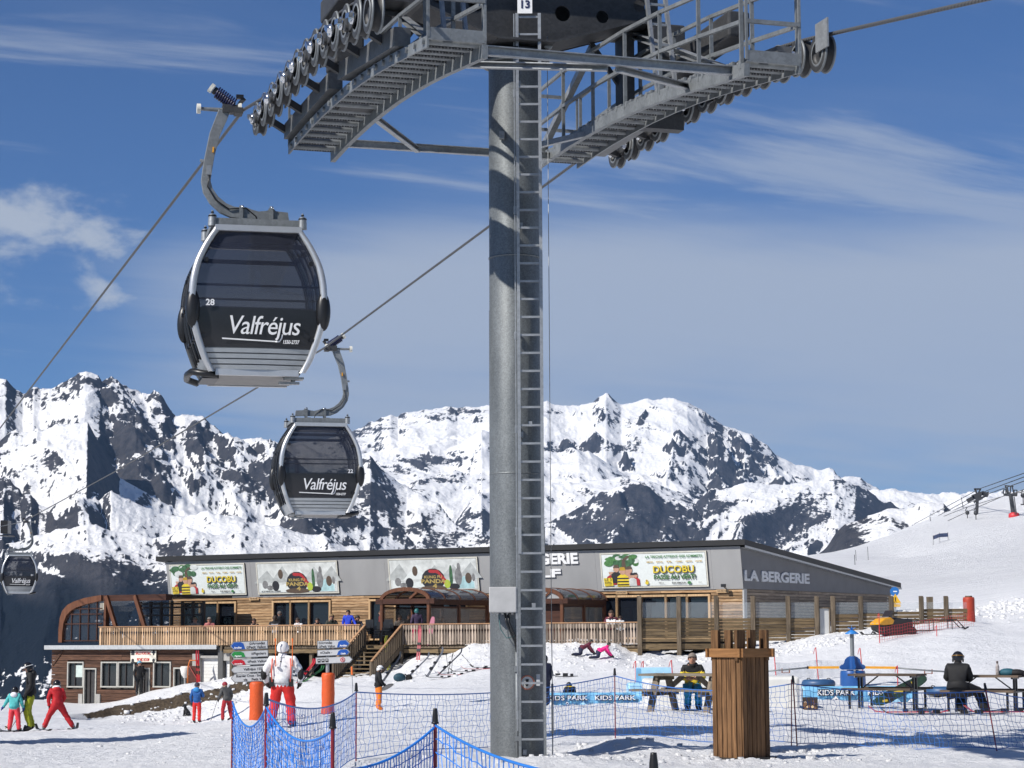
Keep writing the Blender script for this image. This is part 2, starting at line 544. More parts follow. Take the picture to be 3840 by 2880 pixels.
# ------------------------------------------------------------------ near snow: a sheet through measured points
GP = [  # photograph pixel x, y and distance ahead
 (1920, 2880, 26.4), (600, 2880, 28.0), (200, 2880, 29.5), (3200, 2880, 26.6), (3840, 2880, 27.4),
 (1950, 2847, 28.1), (2783, 2849, 28.6), (1336, 2854, 27.8), (2305, 2772, 33.7), (3000, 2780, 33.5), (3700, 2790, 33.0),
 (2500, 2668, 43.5), (2800, 2672, 43.5), (3300, 2655, 47.6), (3600, 2672, 45.0), (3840, 2660, 46.5), (2150, 2642, 50.5), (3150, 2625, 54.5),
 (3199, 2572, 70.0), (3500, 2565, 72), (3840, 2565, 70), (2900, 2575, 68), (2600, 2560, 72), (2250, 2570, 68), (2000, 2600, 60), (1700, 2640, 56),
 (1060, 2725, 47.0), (960, 2700, 51.0), (1230, 2679, 54.0), (1421, 2663, 66), (1330, 2620, 78), (1000, 2690, 70), (1700, 2580, 78),
 (105, 2742, 57.8), (0, 2745, 57.5), (240, 2738, 57.0), (450, 2780, 45.0), (500, 2725, 75), (737, 2711, 95), (854, 2703, 93), (600, 2712, 95), (350, 2700, 95), (150, 2690, 92), (0, 2688, 90),
 (0, 2634, 126), (196, 2633, 124), (380, 2632, 122), (330, 2665, 104), 
 (560, 2600, 107), (700, 2575, 106), (830, 2562, 105), (930, 2548, 104), (1150, 2545, 104), (480, 2618, 110), (560, 2592, 114),(700, 2572, 113),(830, 2556, 112),
 (1341, 2530, 104), (1150, 2570, 96), (1500, 2522, 98), (1700, 2528, 90), (2000, 2530, 88), (2250, 2520, 86), (2500, 2500, 86),
 (1560, 2470, 101), (1800, 2424, 98.5), (2000, 2421, 97), (2150, 2425, 95.5), (2290, 2436, 93.5), (2230, 2470, 91), (1800, 2450, 95.5), (1620, 2490, 97.5), (2350, 2470, 92), (2420, 2482, 91), (2570, 2482, 90.5),
 (2680, 2470, 90), (2800, 2458, 90), (2900, 2445, 90), (3000, 2426, 90.5), (3071, 2405, 91), (3150, 2390, 92), (3329, 2388, 87), (3634, 2333, 95), (3450, 2360, 91), (3560, 2400, 84), (3250, 2425, 84), (2980, 2470, 84), (2760, 2500, 84), (3000, 2520, 78),
 (3840, 2440, 82), (3840, 2330, 98), (3700, 2330, 100), (3840, 2230, 118), (3840, 2380, 90), (3700, 2250, 130), (3500, 2250, 140), (3400, 2240, 150),
 (3300, 2200, 220), (3550, 2150, 260), (3840, 2120, 250), (3500, 2080, 420), (3840, 2010, 430), (3806, 1936, 600), (3350, 2100, 480), (3105, 2095, 620),
 (3300, 2035, 720), (3500, 1952, 800), (3700, 1890, 840), (3840, 1858, 860), (4400, 1700, 900), (4400, 2000, 430), (4400, 2300, 110), (4400, 2560, 70), (4400, 2800, 33), (-500, 2800, 40), (-500, 2760, 60), (-500, 2680, 100),
]
GC = []
for a_, b_, c_ in GP:
    p_ = at(a_, b_, c_)
    GC.append((p_.x / p_.y, math.log(p_.y), p_.z))
for y_ in (1.5, 4, 8, 14, 20):
    for t_ in (-0.5, -0.2, 0, 0.2, 0.5):
        GC.append((t_, math.log(y_), 0.0 if y_ > 2 else 0.02))
for y_, zl_, zr_ in ((4, 0, 0), (8, 0, 0), (14, 0, 0), (20, 0, 0), (33, -.1, .1), (60, -1.2, .6), (100, -2.5, 4), (160, -8, 12), (430, -95, 55)):
    for t_, z_ in ((-.9, zl_), (-.5, zl_), (.5, zr_), (.9, zr_ * 1.4)): GC.append((t_, math.log(y_), z_))
for t_, y_, z_ in [(-0.25, 140, -5), (-0.25, 170, -13), (-0.25, 240, -40), (-0.25, 400, -95), (-0.15, 150, -6), (-0.15, 190, -16), (-0.15, 260, -40), (-0.15, 400, -90),
                   (-0.05, 150, -4), (-0.05, 220, -14), (-0.05, 400, -55), (0.04, 130, -0.5), (0.04, 220, -1.5), (0.04, 420, -18), (0.10, 130, 0.8), (0.1, 250, 3.0), (0.1, 450, 8), (0.1, 620, 10),
                   (-0.5, 140, -8), (-0.5, 260, -45), (-0.5, 400, -95), (-0.05, 900, -190), (-0.25, 900, -230), (-0.5, 900, -230), (0.1, 900, -60), (0.05, 900, -120), (0.05, 620, -60), (-0.1, 620, -150),(-0.3, 620, -160), (0.16, 1000, 15), (0.24, 1050, 50), (0.5, 1050, 120)]:
    GC.append((t_, math.log(y_), z_ + EYE))
_seen = {}
for g_ in GC: _seen[(round(g_[0], 3), round(g_[1], 3))] = g_
GC = np.array(list(_seen.values()))
def _dom(t, l): return np.stack([np.asarray(t) * 9.0, np.asarray(l) * 1.6], -1)
_P = _dom(GC[:, 0], GC[:, 1])
_c2 = 0.05 ** 2
_A = np.sqrt(((_P[:, None] - _P[None]) ** 2).sum(-1) + _c2)
_n = len(_P)
_B = np.zeros((_n + 3, _n + 3)); _B[:_n, :_n] = _A + np.eye(_n) * 0.004
_B[:_n, _n:] = np.c_[np.ones(_n), _P]; _B[_n:, :_n] = _B[:_n, _n:].T
_W = np.linalg.solve(_B, np.r_[GC[:, 2], 0, 0, 0])
def ground_base(X, Y):
    X = np.asarray(X, float); Y = np.maximum(np.asarray(Y, float), 8.0)
    q = _dom(np.clip(X / Y, -.9, .9), np.log(Y))
    sh = q.shape[:-1]; q = q.reshape(-1, 2)
    out = np.empty(len(q))
    for k in range(0, len(q), 20000):
        s = q[k:k + 20000]
        D = np.sqrt(((s[:, None] - _P[None]) ** 2).sum(-1) + _c2)
        out[k:k + 20000] = D @ _W[:_n] + _W[_n] + s @ _W[_n + 1:]
    return out.reshape(sh)
MOUNDS = []   # (x, y, height, rx, ry)
for a_, b_, c_, h_, rx_, ry_ in [(2340, 2800, 30.0, 0.17, 0.55, 0.9), (2120, 2850, 27.0, 0.10, 0.7, 0.7), (1960, 2870, 26.6, 0.05, 0.9, 0.6), (2560, 2850, 29.6, 0.06, 0.9, 1.2), (2780, 2850, 27.9, 0.05, 0.8, 0.25)]:
    p_ = at(a_, b_, c_); MOUNDS.append((p_.x, p_.y, h_, rx_, ry_))
def ground_z(X, Y, fine=True):
    X = np.asarray(X, float); Y = np.asarray(Y, float)
    Z = ground_base(X, Y)
    for mx_, my_, h_, rx_, ry_ in MOUNDS:
        Z = Z + h_ * np.exp(-((X - mx_) / rx_) ** 2 - ((Y - my_) / ry_) ** 2)
    if fine:
        near = 1 - sstep(55, 130, Y)
        Z = Z + near * (0.05 * fbm(X * 0.55, Y * 0.40, 4) + 0.055 * np.maximum(0, ridged(X * 1.5 + 5, Y * .8, 4, .6) - .45) + 0.03 * fbm(X * 3.1 + 5, Y * 1.5, 3))
        # lumpy ploughed banks in front of the terrace and beside the screens
        t = X / np.maximum(Y, 1)
        bank = np.exp(-((Y - 97 + 30 * np.clip(t, -.1, .12)) / 6.5) ** 2) * sstep(-0.175, -0.15, t) * (1 - sstep(0.165, 0.19, t))
        Z = Z + bank * (0.30 * np.abs(fbm(X * 0.75, Y * 0.5, 5, 0.55)) + 0.10 * fbm(X * 2.6, Y * 2.2, 3))
        bl = np.exp(-((X - 20.5) / 4.0) ** 2 - ((Y - 108) / 9) ** 2)
        Z = Z + bl * 0.35 * np.abs(fbm(X * 1.3, Y * .6, 4))
        Z = Z + sstep(105, 250, Y) * sstep(0.08, 0.2, t) * (1.1 * fbm(X * .03, Y * .012, 4) + .25 * fbm((X + .6 * Y) * .02, (Y - .6 * X) * .10, 5))
    return Z
def gz(x, y):
    return float(ground_z(np.array([x]), np.array([y]))[0])
def on_ground(px, py, Y):
    """foot point: seen at px (py only for its bearing), set down on the snow Y metres ahead"""
    p = at(px, py, Y)
    return Vector((p.x, p.y, gz(p.x, p.y)))

tt = np.concatenate([np.linspace(-0.9, -0.27, 40)[:-1], np.linspace(-0.27, 0.27, 520), np.linspace(0.27, 0.9, 40)[1:]])
yy = np.concatenate([np.linspace(-18, 24, 60)[:-1], np.exp(np.linspace(math.log(24), math.log(130), 400))[:-1], np.exp(np.linspace(math.log(130), math.log(1050), 90))])
TT, YY = np.meshgrid(tt, yy)
XX = TT * (YY + 22)
ZZ = ground_z(XX, YY)
# earth showing along the cut bank in front of the picnic room
pts_ = [at(a, b, c) for a, b, c in [(250, 2713, 94), (330, 2704, 97), (420, 2692, 99), (520, 2680, 99.5), (640, 2655, 100), (760, 2640, 100), (870, 2625, 100), (960, 2610, 100), (1050, 2602, 100)]]
bx = np.array([p.x for p in pts_]); by = np.array([p.y for p in pts_])
BYv = np.interp(XX, bx, by)
win_ = sstep(bx[0] - 1, bx[2], XX) * (1 - sstep(bx[-2], bx[-1] + 1, XX))
ZZ = ZZ + win_ * .36 * (sstep(-.7, .5, YY - BYv + .5 * fbm(XX * .9, XX * .2 + 3, 4)) - sstep(.5, 9, YY - BYv)) - win_ * .10 * np.exp(-((YY - BYv + 1.5) / 1.5) ** 2)
dirt = np.exp(-((YY - BYv + .5 * fbm(XX * .9, XX * .2 + 3, 4)) / .62) ** 2) * sstep(bx[0] - 1, bx[2], XX) * (1 - sstep(bx[-2], bx[-1] + 1, XX))
dirt = dirt * 1.15
p_ = at(3280, 2095, 500); dirt = np.maximum(dirt, 0.75 * np.exp(-((XX - p_.x) / 7) ** 2 - ((YY - p_.y) / 4.5) ** 2))
p_ = at(3360, 2080, 440); dirt = np.maximum(dirt, 0.75 * np.exp(-((XX - p_.x) / 7) ** 2 - ((YY - p_.y) / 4.5) ** 2))
# the bank itself: a short steep face below the earth
ZZ = ZZ - 0.0
snow_near = snow_mat('snow', 1.0)
ground = grid_mesh('ground', XX, YY, ZZ, {'dirt': dirt}, snow_near)
from mathutils.bvhtree import BVHTree
def snow_at(x, y, default=None):
    """height of the sheet as built"""
    hit, loc, nor, idx = ground.ray_cast(Vector((x, y, 500)), Vector((0, 0, -1)))
    return loc.z if hit else gz(x, y)
bpy.context.view_layer.update()
def on_ground(px, py, Y, sink=0.0):
    p = at(px, py, Y)
    return Vector((p.x, p.y, snow_at(p.x, p.y) - sink))

# ------------------------------------------------------------------ mountains
def crest(pts):
    q = [atD(x, y, 1000.0) for x, y in pts]
    return np.array([p.x / 1000 for p in q]), np.array([(p.z - EYE) / 1000 for p in q])
left_c = crest([(-700, 1000), (-300, 860), (-120, 830), (-40, 815), (0, 804), (14, 804), (34, 826), (52, 838), (73, 828), (88, 837), (112, 833), (135, 820), (159, 806), (173, 796), (185, 793), (200, 799), (217, 811), (230, 827), (250, 845), (271, 862), (298, 876), (325, 891), (355, 894), (379, 889), (400, 885), (420, 889), (440, 893), (454, 908), (474, 920), (494, 934), (528, 935), (555, 934), (596, 940), (650, 955), (710, 968), (776, 981), (800, 978), (816, 994), (857, 1025), (910, 1053), (950, 1088), (988, 1119), (1022, 1138), (1060, 1155), (1150, 1200), (1300, 1280), (1600, 1400)])
far_c = crest([(300, 1010), (560, 965), (700, 945), (754, 931), (769, 925), (807, 916), (826, 900), (844, 892), (860, 899), (879, 889), (910, 883), (941, 877), (966, 874), (988, 880), (1016, 877), (1035, 874), (1057, 869), (1120, 862), (1182, 858), (1197, 864), (1222, 867), (1254, 866), (1279, 861), (1294, 850), (1308, 846), (1322, 853), (1341, 863), (1377, 857), (1425, 855), (1455, 852), (1485, 859), (1505, 873), (1525, 885), (1545, 901), (1561, 913), (1598, 923), (1622, 931), (1642, 947), (1666, 963), (1682, 981), (1710, 993), (1738, 997), (1758, 1007), (1786, 1007), (1802, 1009), (1812, 1023), (1834, 1018), (1858, 1023), (1886, 1043), (1918, 1061), (1950, 1073), (1990, 1087), (2023, 1077), (2043, 1073), (2087, 1071), (2150, 1062), (2300, 1050), (2800, 1040)])
mid_c = crest([(1000, 1200), (1100, 1165), (1182, 1125), (1240, 1092), (1285, 1066), (1332, 1041), (1365, 1035), (1379, 1036), (1405, 1043), (1433, 1067), (1465, 1075), (1497, 1091), (1533, 1119), (1570, 1150), (1700, 1230)])
spur_c = crest([(1440, 1190), (1480, 1120), (1517, 1084), (1550, 1067), (1606, 1047), (1646, 1043), (1686, 1047), (1740, 1042), (1802, 1030), (1850, 1050), (1900, 1085), (1950, 1110), (2000, 1130), (2300, 1250)])
near_c = crest([(1680, 1260), (1760, 1200), (1786, 1179), (1806, 1147), (1826, 1127), (1862, 1115), (1886, 1105), (1918, 1095), (1966, 1097), (2007, 1083), (2039, 1087), (2059, 1103), (2100, 1130), (2300, 1200)])
tm = np.concatenate([np.linspace(-0.55, -0.255, 70)[:-1], np.linspace(-0.255, 0.255, 1000), np.linspace(0.255, 0.55, 70)[1:]])
ym = np.concatenate([np.linspace(650, 1500, 60)[:-1], np.linspace(1500, 3900, 250)[:-1], np.linspace(3900, 6800, 230)[:-1], np.linspace(6800, 9500, 20)])
TM, YM = np.meshgrid(tm, ym)
XM = TM * YM
wx = 260 * fbm(XM / 1300, YM / 1300, 3); wy = 260 * fbm(XM / 1300 + 40, YM / 1300, 3)
def layer(c, Rc, sf, sb, amp, wl, dip, rough=0.5, crest_keep=0.12):
    """a ridge with its crest line at distance Rc, a face falling towards the viewer and a back"""
    e = np.interp(TM, c[0], c[1])
    Rl = Rc(TM) + 0.0
    zc = e * Rl
    d = Rl - YM
    face = np.where(d > 0, sf * d * (1 - 0.15 * np.clip(d / 2500, 0, 1)), -sb * d)
    xr = (XM + wx) * math.cos(dip) + (YM + wy) * math.sin(dip) * 0.55
    yr = -(XM + wx) * math.sin(dip) + (YM + wy) * math.cos(dip) * 0.55
    n = ridged(xr / wl + 3.3, yr / (wl * 2.1), 7, rough) - 0.42
    k = 1 - (1 - crest_keep) * np.exp(-(d / (wl * 0.5)) ** 2)
    return zc - face + amp * n * k, n
Lz, Ln = layer(left_c, lambda t: 3350 - 1300 * np.clip(t + 0.05, 0, 0.4) / 0.1 * 0.5, 0.34, 0.7, 120, 620, R(30))
Fz, Fn = layer(far_c, lambda t: 6000 + 0 * t, 0.34, 0.7, 175, 900, R(-22))
Mz, Mn = layer(mid_c, lambda t: 4550 + 0 * t, 0.55, 0.7, 110, 420, R(15))
Sz, Sn = layer(spur_c, lambda t: 4700 + 1500 * np.clip(t - 0.1, 0, 0.1), 0.42, 0.6, 150, 480, R(-30))
Nz, Nn = layer(near_c, lambda t: 2400 + 0 * t, 0.36, 0.6, 40, 260, R(-35))
# spurs and benches in front of the two big crests
EX = []
for grp, pts, Rr, sf, sb, am, wl, dp in [
 (0, [(-400, 990), (0, 952), (68, 925), (135, 900), (190, 893), (237, 986), (257, 1020), (315, 1047), (366, 1074), (406, 1104), (508, 1106), (592, 1122), (700, 1180), (900, 1300)], 2850, .36, .55, 55, 420, R(30)),
 (0, [(60, 1100), (210, 1090), (240, 1060), (300, 1075), (372, 1104), (474, 1098), (525, 1108), (600, 1120), (700, 1150), (800, 1180), (900, 1260)], 2550, .34, .5, 50, 380, R(24)),
 (0, [(-400, 1200), (0, 1185), (100, 1150), (220, 1128), (330, 1155), (420, 1142), (520, 1135), (640, 1165), (760, 1195), (900, 1300)], 2250, .33, .45, 45, 340, R(20)),
 (1, [(600, 1020), (700, 1000), (779, 985), (850, 976), (894, 964), (960, 969), (1004, 947), (1040, 927), (1100, 950), (1190, 969), (1250, 967), (1330, 1002), (1400, 1060)], 5350, .33, .3, 80, 560, R(-15)),
 (1, [(700, 1060), (800, 1035), (900, 1022), (1000, 1030), (1100, 1020), (1200, 1035), (1300, 1025), (1400, 1040), (1500, 1080)], 4950, .33, .3, 70, 480, R(-10)),
 ]:
    z_, n_ = layer(crest(pts), lambda t, r_=Rr: r_ + 0 * t, sf, sb, am, wl, dp, .5, .35)
    EX.append((grp, z_, n_))
# buttresses coming down from the crests towards the valley
def rib(grp, top, Y0, bot, Y1, sl, am):
    a, c = atD(*top, Y0), atD(*bot, Y1)
    f = (Y0 - YM) / (Y0 - Y1)
    fc = np.clip(f, -.1, 1.25)
    xl = a.x + (c.x - a.x) * fc + .6 * wx + 28 * fbm(YM / 130 + top[0], YM * 0 + 2, 4)
    zl = (a.z - EYE) + (c.z - a.z) * fc
    dx = np.abs(XM - xl)
    z = zl - sl * dx * (1 - .22 * np.clip(dx / 500, 0, 1)) - np.where(f > 1.25, (f - 1.25) * (Y0 - Y1) * 1.2, 0) - np.where(f < -.1, (-.1 - f) * (Y0 - Y1) * .8, 0)
    n = ridged((XM + .6 * YM) / 170 + top[0], (YM - .3 * XM) / 240, 5, .55) - .42
    EX.append((grp, z + am * n - 10, n))
for q in [(0, (188, 803), 3330, (238, 984), 2960, .62, 34), (0, (300, 884), 3320, (345, 1010), 3020, .66, 30), (0, (400, 893), 3300, (384, 1000), 3020, .68, 28), (0, (455, 918), 3250, (476, 1050), 2950, .62, 28), (0, (532, 944), 3200, (592, 1085), 2880, .62, 28), (0, (52, 848), 3340, (96, 965), 3020, .62, 30), (0, (112, 840), 3340, (150, 930), 3080, .62, 28), (0, (255, 858), 3330, (270, 985), 2980, .66, 28),
          (1, (1308, 856), 5950, (1262, 930), 5620, .8, 60), (1, (1392, 868), 5950, (1325, 1000), 5400, .80, 60), (1, (1455, 862), 5950, (1452, 1010), 5300, .72, 45), (1, (1510, 890), 5900, (1592, 1015), 5400, .85, 60), (1, (1604, 932), 5900, (1650, 1035), 5450, .75, 50), (1, (878, 897), 5950, (846, 970), 5560, .75, 55), (1, (1038, 882), 5950, (996, 950), 5560, .75, 55), (1, (1668, 972), 5900, (1766, 1050), 5500, .7, 45), (1, (965, 882), 5950, (930, 948), 5600, .75, 50), (1, (1230, 874), 5950, (1195, 960), 5560, .75, 50),
          (3, (1600, 1052), 4700, (1560, 1150), 4350, .8, 45), (3, (1690, 1052), 4750, (1655, 1150), 4400, .8, 45), (3, (1780, 1040), 4850, (1730, 1150), 4450, .8, 45), (2, (1370, 1046), 4530, (1330, 1150), 4250, .55, 40), (2, (1460, 1086), 4500, (1440, 1170), 4250, .55, 40)]:
    rib(*q)
STK = np.stack([Lz, Fz, Mz, Sz, Nz] + [e[1] for e in EX])
IDX = STK.argmax(0)
WHO = np.array([0, 1, 2, 3, 4] + [e[0] for e in EX])[IDX]
ZM = STK.max(0)
NZ_ = np.take_along_axis(np.stack([Ln, Fn, Mn, Sn, Nn] + [e[2] for e in EX]), IDX[None], 0)[0]
fine = ridged((XM + .5 * YM) / 130 + 7, (YM * .6 - .5 * XM) / 190, 5, 0.6) - 0.4
ZM = ZM + np.where(WHO == 4, 7, 15) * fine
base = -230 - 20 * fbm(XM / 500, YM / 500, 3)
ZM = np.maximum(ZM, base)
# slope, aspect and where the rock shows through the snow
gy_, gx_ = np.gradient(ZM)
dY = np.gradient(ym)[:, None]; dX = np.gradient(XM, axis=1)
sx = gx_ / dX; sy = gy_ / dY - sx * TM
steep = np.sqrt(sx * sx + sy * sy)
E_ = (ZM) / YM            # elevation angle as seen from the piste
rock = 1.35 * (steep - 0.64)
# strata: bands of cliff dipping across the faces
di = np.where(WHO == 0, R(33), np.where(WHO == 1, R(-12), np.where(WHO == 3, R(40), R(-48))))
H_ = ZM * 1.5
s1 = XM * np.cos(di) + H_ * np.sin(di); s2 = -XM * np.sin(di) + H_ * np.cos(di)
rock += 1.15 * fbm(s1 / 420, s2 / 110, 7, 0.66) + 0.75 * fbm(s1 / 110 + 9, s2 / 30, 6, 0.64)
rock += 0.5 * (NZ_ - 0.05)
def blob(x, y, rx, ry, who, v):
    p = atD(x, y, 1000.0)
    return v * np.exp(-((TM - p.x / 1000) / (rx / 4608)) ** 2 - ((E_ - (p.z - EYE) / 1000) / (ry / 4608)) ** 2) * (WHO == who)
for a in [
 # the peak to the west: cliffs on its dark flank, snowfields and scree fans between
 (185, 815, 45, 28, 0, .35), (235, 850, 40, 26, 0, .55), (285, 900, 45, 30, 0, .5), (15, 830, 25, 25, 0, .4), (110, 860, 60, 18, 0, .3),
 (150, 955, 50, 35, 0, -.7), (60, 915, 40, 30, 0, -.4), (210, 985, 26, 60, 0, .35), (270, 960, 45, 40, 0, .6), (330, 1020, 40, 40, 0, .5), (120, 990, 60, 16, 0, .3), (40, 1010, 50, 22, 0, .45),
 (390, 920, 40, 25, 0, .5), (440, 950, 30, 35, 0, .45), (540, 950, 40, 14, 0, -.5), (560, 1010, 40, 40, 0, .2), (430, 1060, 55, 30, 0, -.8), (470, 1085, 60, 22, 0, -.8), (380, 1010, 14, 50, 0, -.5), (480, 1000, 18, 40, 0, .3),
 (330, 1080, 50, 14, 0, .4), (250, 1110, 80, 25, 0, -.35), (150, 1090, 60, 30, 0, -.3), (370, 1190, 36, 14, 0, .6), (120, 1180, 50, 10, 0, .4), (230, 1200, 50, 25, 0, .1), (450, 1160, 80, 20, 0, -.3),
 (300, 1240, 60, 20, 0, .35), (60, 1290, 110, 28, 0, .9), (60, 1380, 160, 60, 0, 1.3), (330, 1290, 140, 40, 0, .7),
 (900, 1130, 90, 45, 0, .48), (810, 1060, 40, 40, 0, .6), (1000, 1170, 80, 30, 0, .5), (860, 1030, 40, 12, 0, -.3), (740, 1130, 60, 50, 0, .3), (640, 1150, 60, 40, 0, -.1),
 # the massif: a rocky crest, wide snow basins, buttresses below the summit
 (900, 893, 130, 16, 1, .4), (1000, 890, 60, 14, 1, .2), (930, 950, 120, 22, 1, -1.0), (1010, 935, 60, 14, 1, -.8), (900, 998, 90, 14, 1, .6), (1010, 1010, 70, 14, 1, -.2), (930, 1040, 70, 12, 1, .5), (980, 1085, 80, 22, 1, -.5),
 (1300, 858, 90, 12, 1, .45), (1250, 930, 75, 26, 1, -1.1), (1300, 1000, 80, 25, 1, -.9), (1230, 985, 60, 14, 1, .4), (1360, 960, 32, 40, 1, .5), (1400, 905, 26, 30, 1, .5), (1440, 960, 26, 60, 1, -.8), (1500, 930, 30, 40, 1, -.5), (1560, 930, 34, 20, 1, .45), (1520, 900, 26, 14, 1, .4),
 (1480, 990, 20, 40, 1, .5), (1560, 985, 50, 22, 1, -.5), (1620, 960, 26, 14, 1, .5), (1620, 1010, 40, 14, 1, .4), (1700, 1010, 60, 16, 1, -.9), (1800, 1030, 60, 14, 1, -.5), (1900, 1080, 60, 18, 1, .1), (1450, 1040, 60, 14, 1, -.8), (1400, 1010, 60, 12, 1, -.6), (2040, 1080, 50, 10, 1, -.8),
 (1230, 1120, 80, 60, 2, .46), (1400, 1080, 100, 50, 2, .46), (1500, 1150, 60, 40, 2, .42), (1330, 1160, 40, 20, 2, -.2),
 (1580, 1100, 60, 30, 3, .45), (1700, 1100, 60, 40, 3, .4), (1640, 1055, 60, 8, 3, -.4), (1820, 1080, 60, 25, 3, .1), (1600, 1170, 40, 30, 3, -.3), (1720, 1180, 80, 20, 3, .1),
 (1840, 1150, 34, 30, 4, .8), (1900, 1150, 20, 20, 4, .1), (1960, 1110, 50, 10, 4, -.6), (1960, 1140, 60, 10, 4, .3), (2030, 1090, 20, 8, 4, .3)]:
    rock += blob(*a) * .85
rock += np.where(WHO == 0, -0.05, np.where(WHO == 4, 0.28, np.where(WHO == 2, 0.22, -0.11)))

lowv = atD(150, 1275, 1000.0)
forest = sstep((lowv.z - EYE) / 1000 + 0.012, (lowv.z - EYE) / 1000 - 0.008, E_ + 0.012 * fbm(TM * 60, E_ * 90, 4)) * (WHO == 0) * (1 - sstep(-0.11, -0.06, TM))
rock += forest * (0.55 + 0.9 * fbm(TM * 420, E_ * 420, 4))
rock = rock.astype(np.float32)
def mountain_mat():
    m, N, L, b = new_mat('snow_and_rock')
    b.inputs['Roughness'].default_value = 0.8
    b.inputs['Specular IOR Level'].default_value = 0.1
    a = N.new('ShaderNodeAttribute'); a.attribute_name = 'rock'
    fo = N.new('ShaderNodeAttribute'); fo.attribute_name = 'forest'
    geo = N.new('ShaderNodeNewGeometry')
    def nz(scale, det, rough, vec=None):
        n = N.new('ShaderNodeTexNoise'); n.inputs['Scale'].default_value = scale
        n.inputs['Detail'].default_value = det; n.inputs['Roughness'].default_value = rough
        L.new(vec or geo.outputs['Position'], n.inputs['Vector']); return n.outputs['Fac']
    def mth(op, x, y, clamp=False):
        n = N.new('ShaderNodeMath'); n.operation = op; n.use_clamp = clamp
        for i, v in enumerate((x, y)):
            if isinstance(v, (int, float)): n.inputs[i].default_value = v
            else: L.new(v, n.inputs[i])
        return n.outputs[0]
    br = mth('ADD', mth('ADD', mth('MULTIPLY', mth('SUBTRACT', nz(0.034, 6, 0.70), 0.5), 1.7), mth('MULTIPLY', mth('SUBTRACT', nz(0.13, 5, 0.7), 0.5), 1.75)), mth('MULTIPLY', mth('SUBTRACT', nz(0.011, 5, 0.65), 0.5), 1.3))
    mr = N.new('ShaderNodeMapRange'); mr.inputs['From Min'].default_value = 0.02; mr.inputs['From Max'].default_value = 0.16
    L.new(mth('ADD', a.outputs['Fac'], br), mr.inputs['Value'])
    rc = N.new('ShaderNodeValToRGB')
    rc.color_ramp.elements[0].position = 0.3; rc.color_ramp.elements[0].color = (0.014, 0.017, 0.025, 1)
    rc.color_ramp.elements[1].position = 0.72; rc.color_ramp.elements[1].color = (0.080, 0.076, 0.080, 1)
    L.new(nz(0.05, 7, 0.75), rc.inputs[0])
    fm = N.new('ShaderNodeMix'); fm.data_type = 'RGBA'
    L.new(fo.outputs['Fac'], fm.inputs['Factor']); L.new(rc.outputs[0], fm.inputs['A']); fm.inputs['B'].default_value = (0.0045, 0.008, 0.013, 1)
    mx = N.new('ShaderNodeMix'); mx.data_type = 'RGBA'
    L.new(mr.outputs[0], mx.inputs['Factor']); mx.inputs['A'].default_value = (0.86, 0.86, 0.86, 1); L.new(fm.outputs['Result'], mx.inputs['B'])
    L.new(mx.outputs['Result'], b.inputs['Base Color'])
    bp = N.new('ShaderNodeBump'); bp.inputs['Strength'].default_value = 0.65; bp.inputs['Distance'].default_value = 10.0
    L.new(nz(0.06, 7, 0.68), bp.inputs['Height']); L.new(bp.outputs[0], b.inputs['Normal'])
    return m
mountains = grid_mesh('mountains', XM, YM, ZM + EYE, {'rock': rock, 'forest': forest}, mountain_mat())

# ------------------------------------------------------------------ clear mountain air
hz = MB()
hz.box((0, 4600, 430), (13000, 10400, 1420))
hm = bpy.data.materials.new('air'); hm.use_nodes = True
hm.node_tree.nodes.clear()
ho = hm.node_tree.nodes.new('ShaderNodeOutputMaterial'); hv = hm.node_tree.nodes.new('ShaderNodeVolumePrincipled')
hv.inputs['Color'].default_value = (0.36, 0.60, 1.0, 1); hv.inputs['Density'].default_value = 4.2e-5; hv.inputs['Anisotropy'].default_value = 0.0
hm.node_tree.links.new(hv.outputs[0], ho.inputs['Volume'])
haze = hz.build('haze', hm); haze['kind'] = 'stuff'

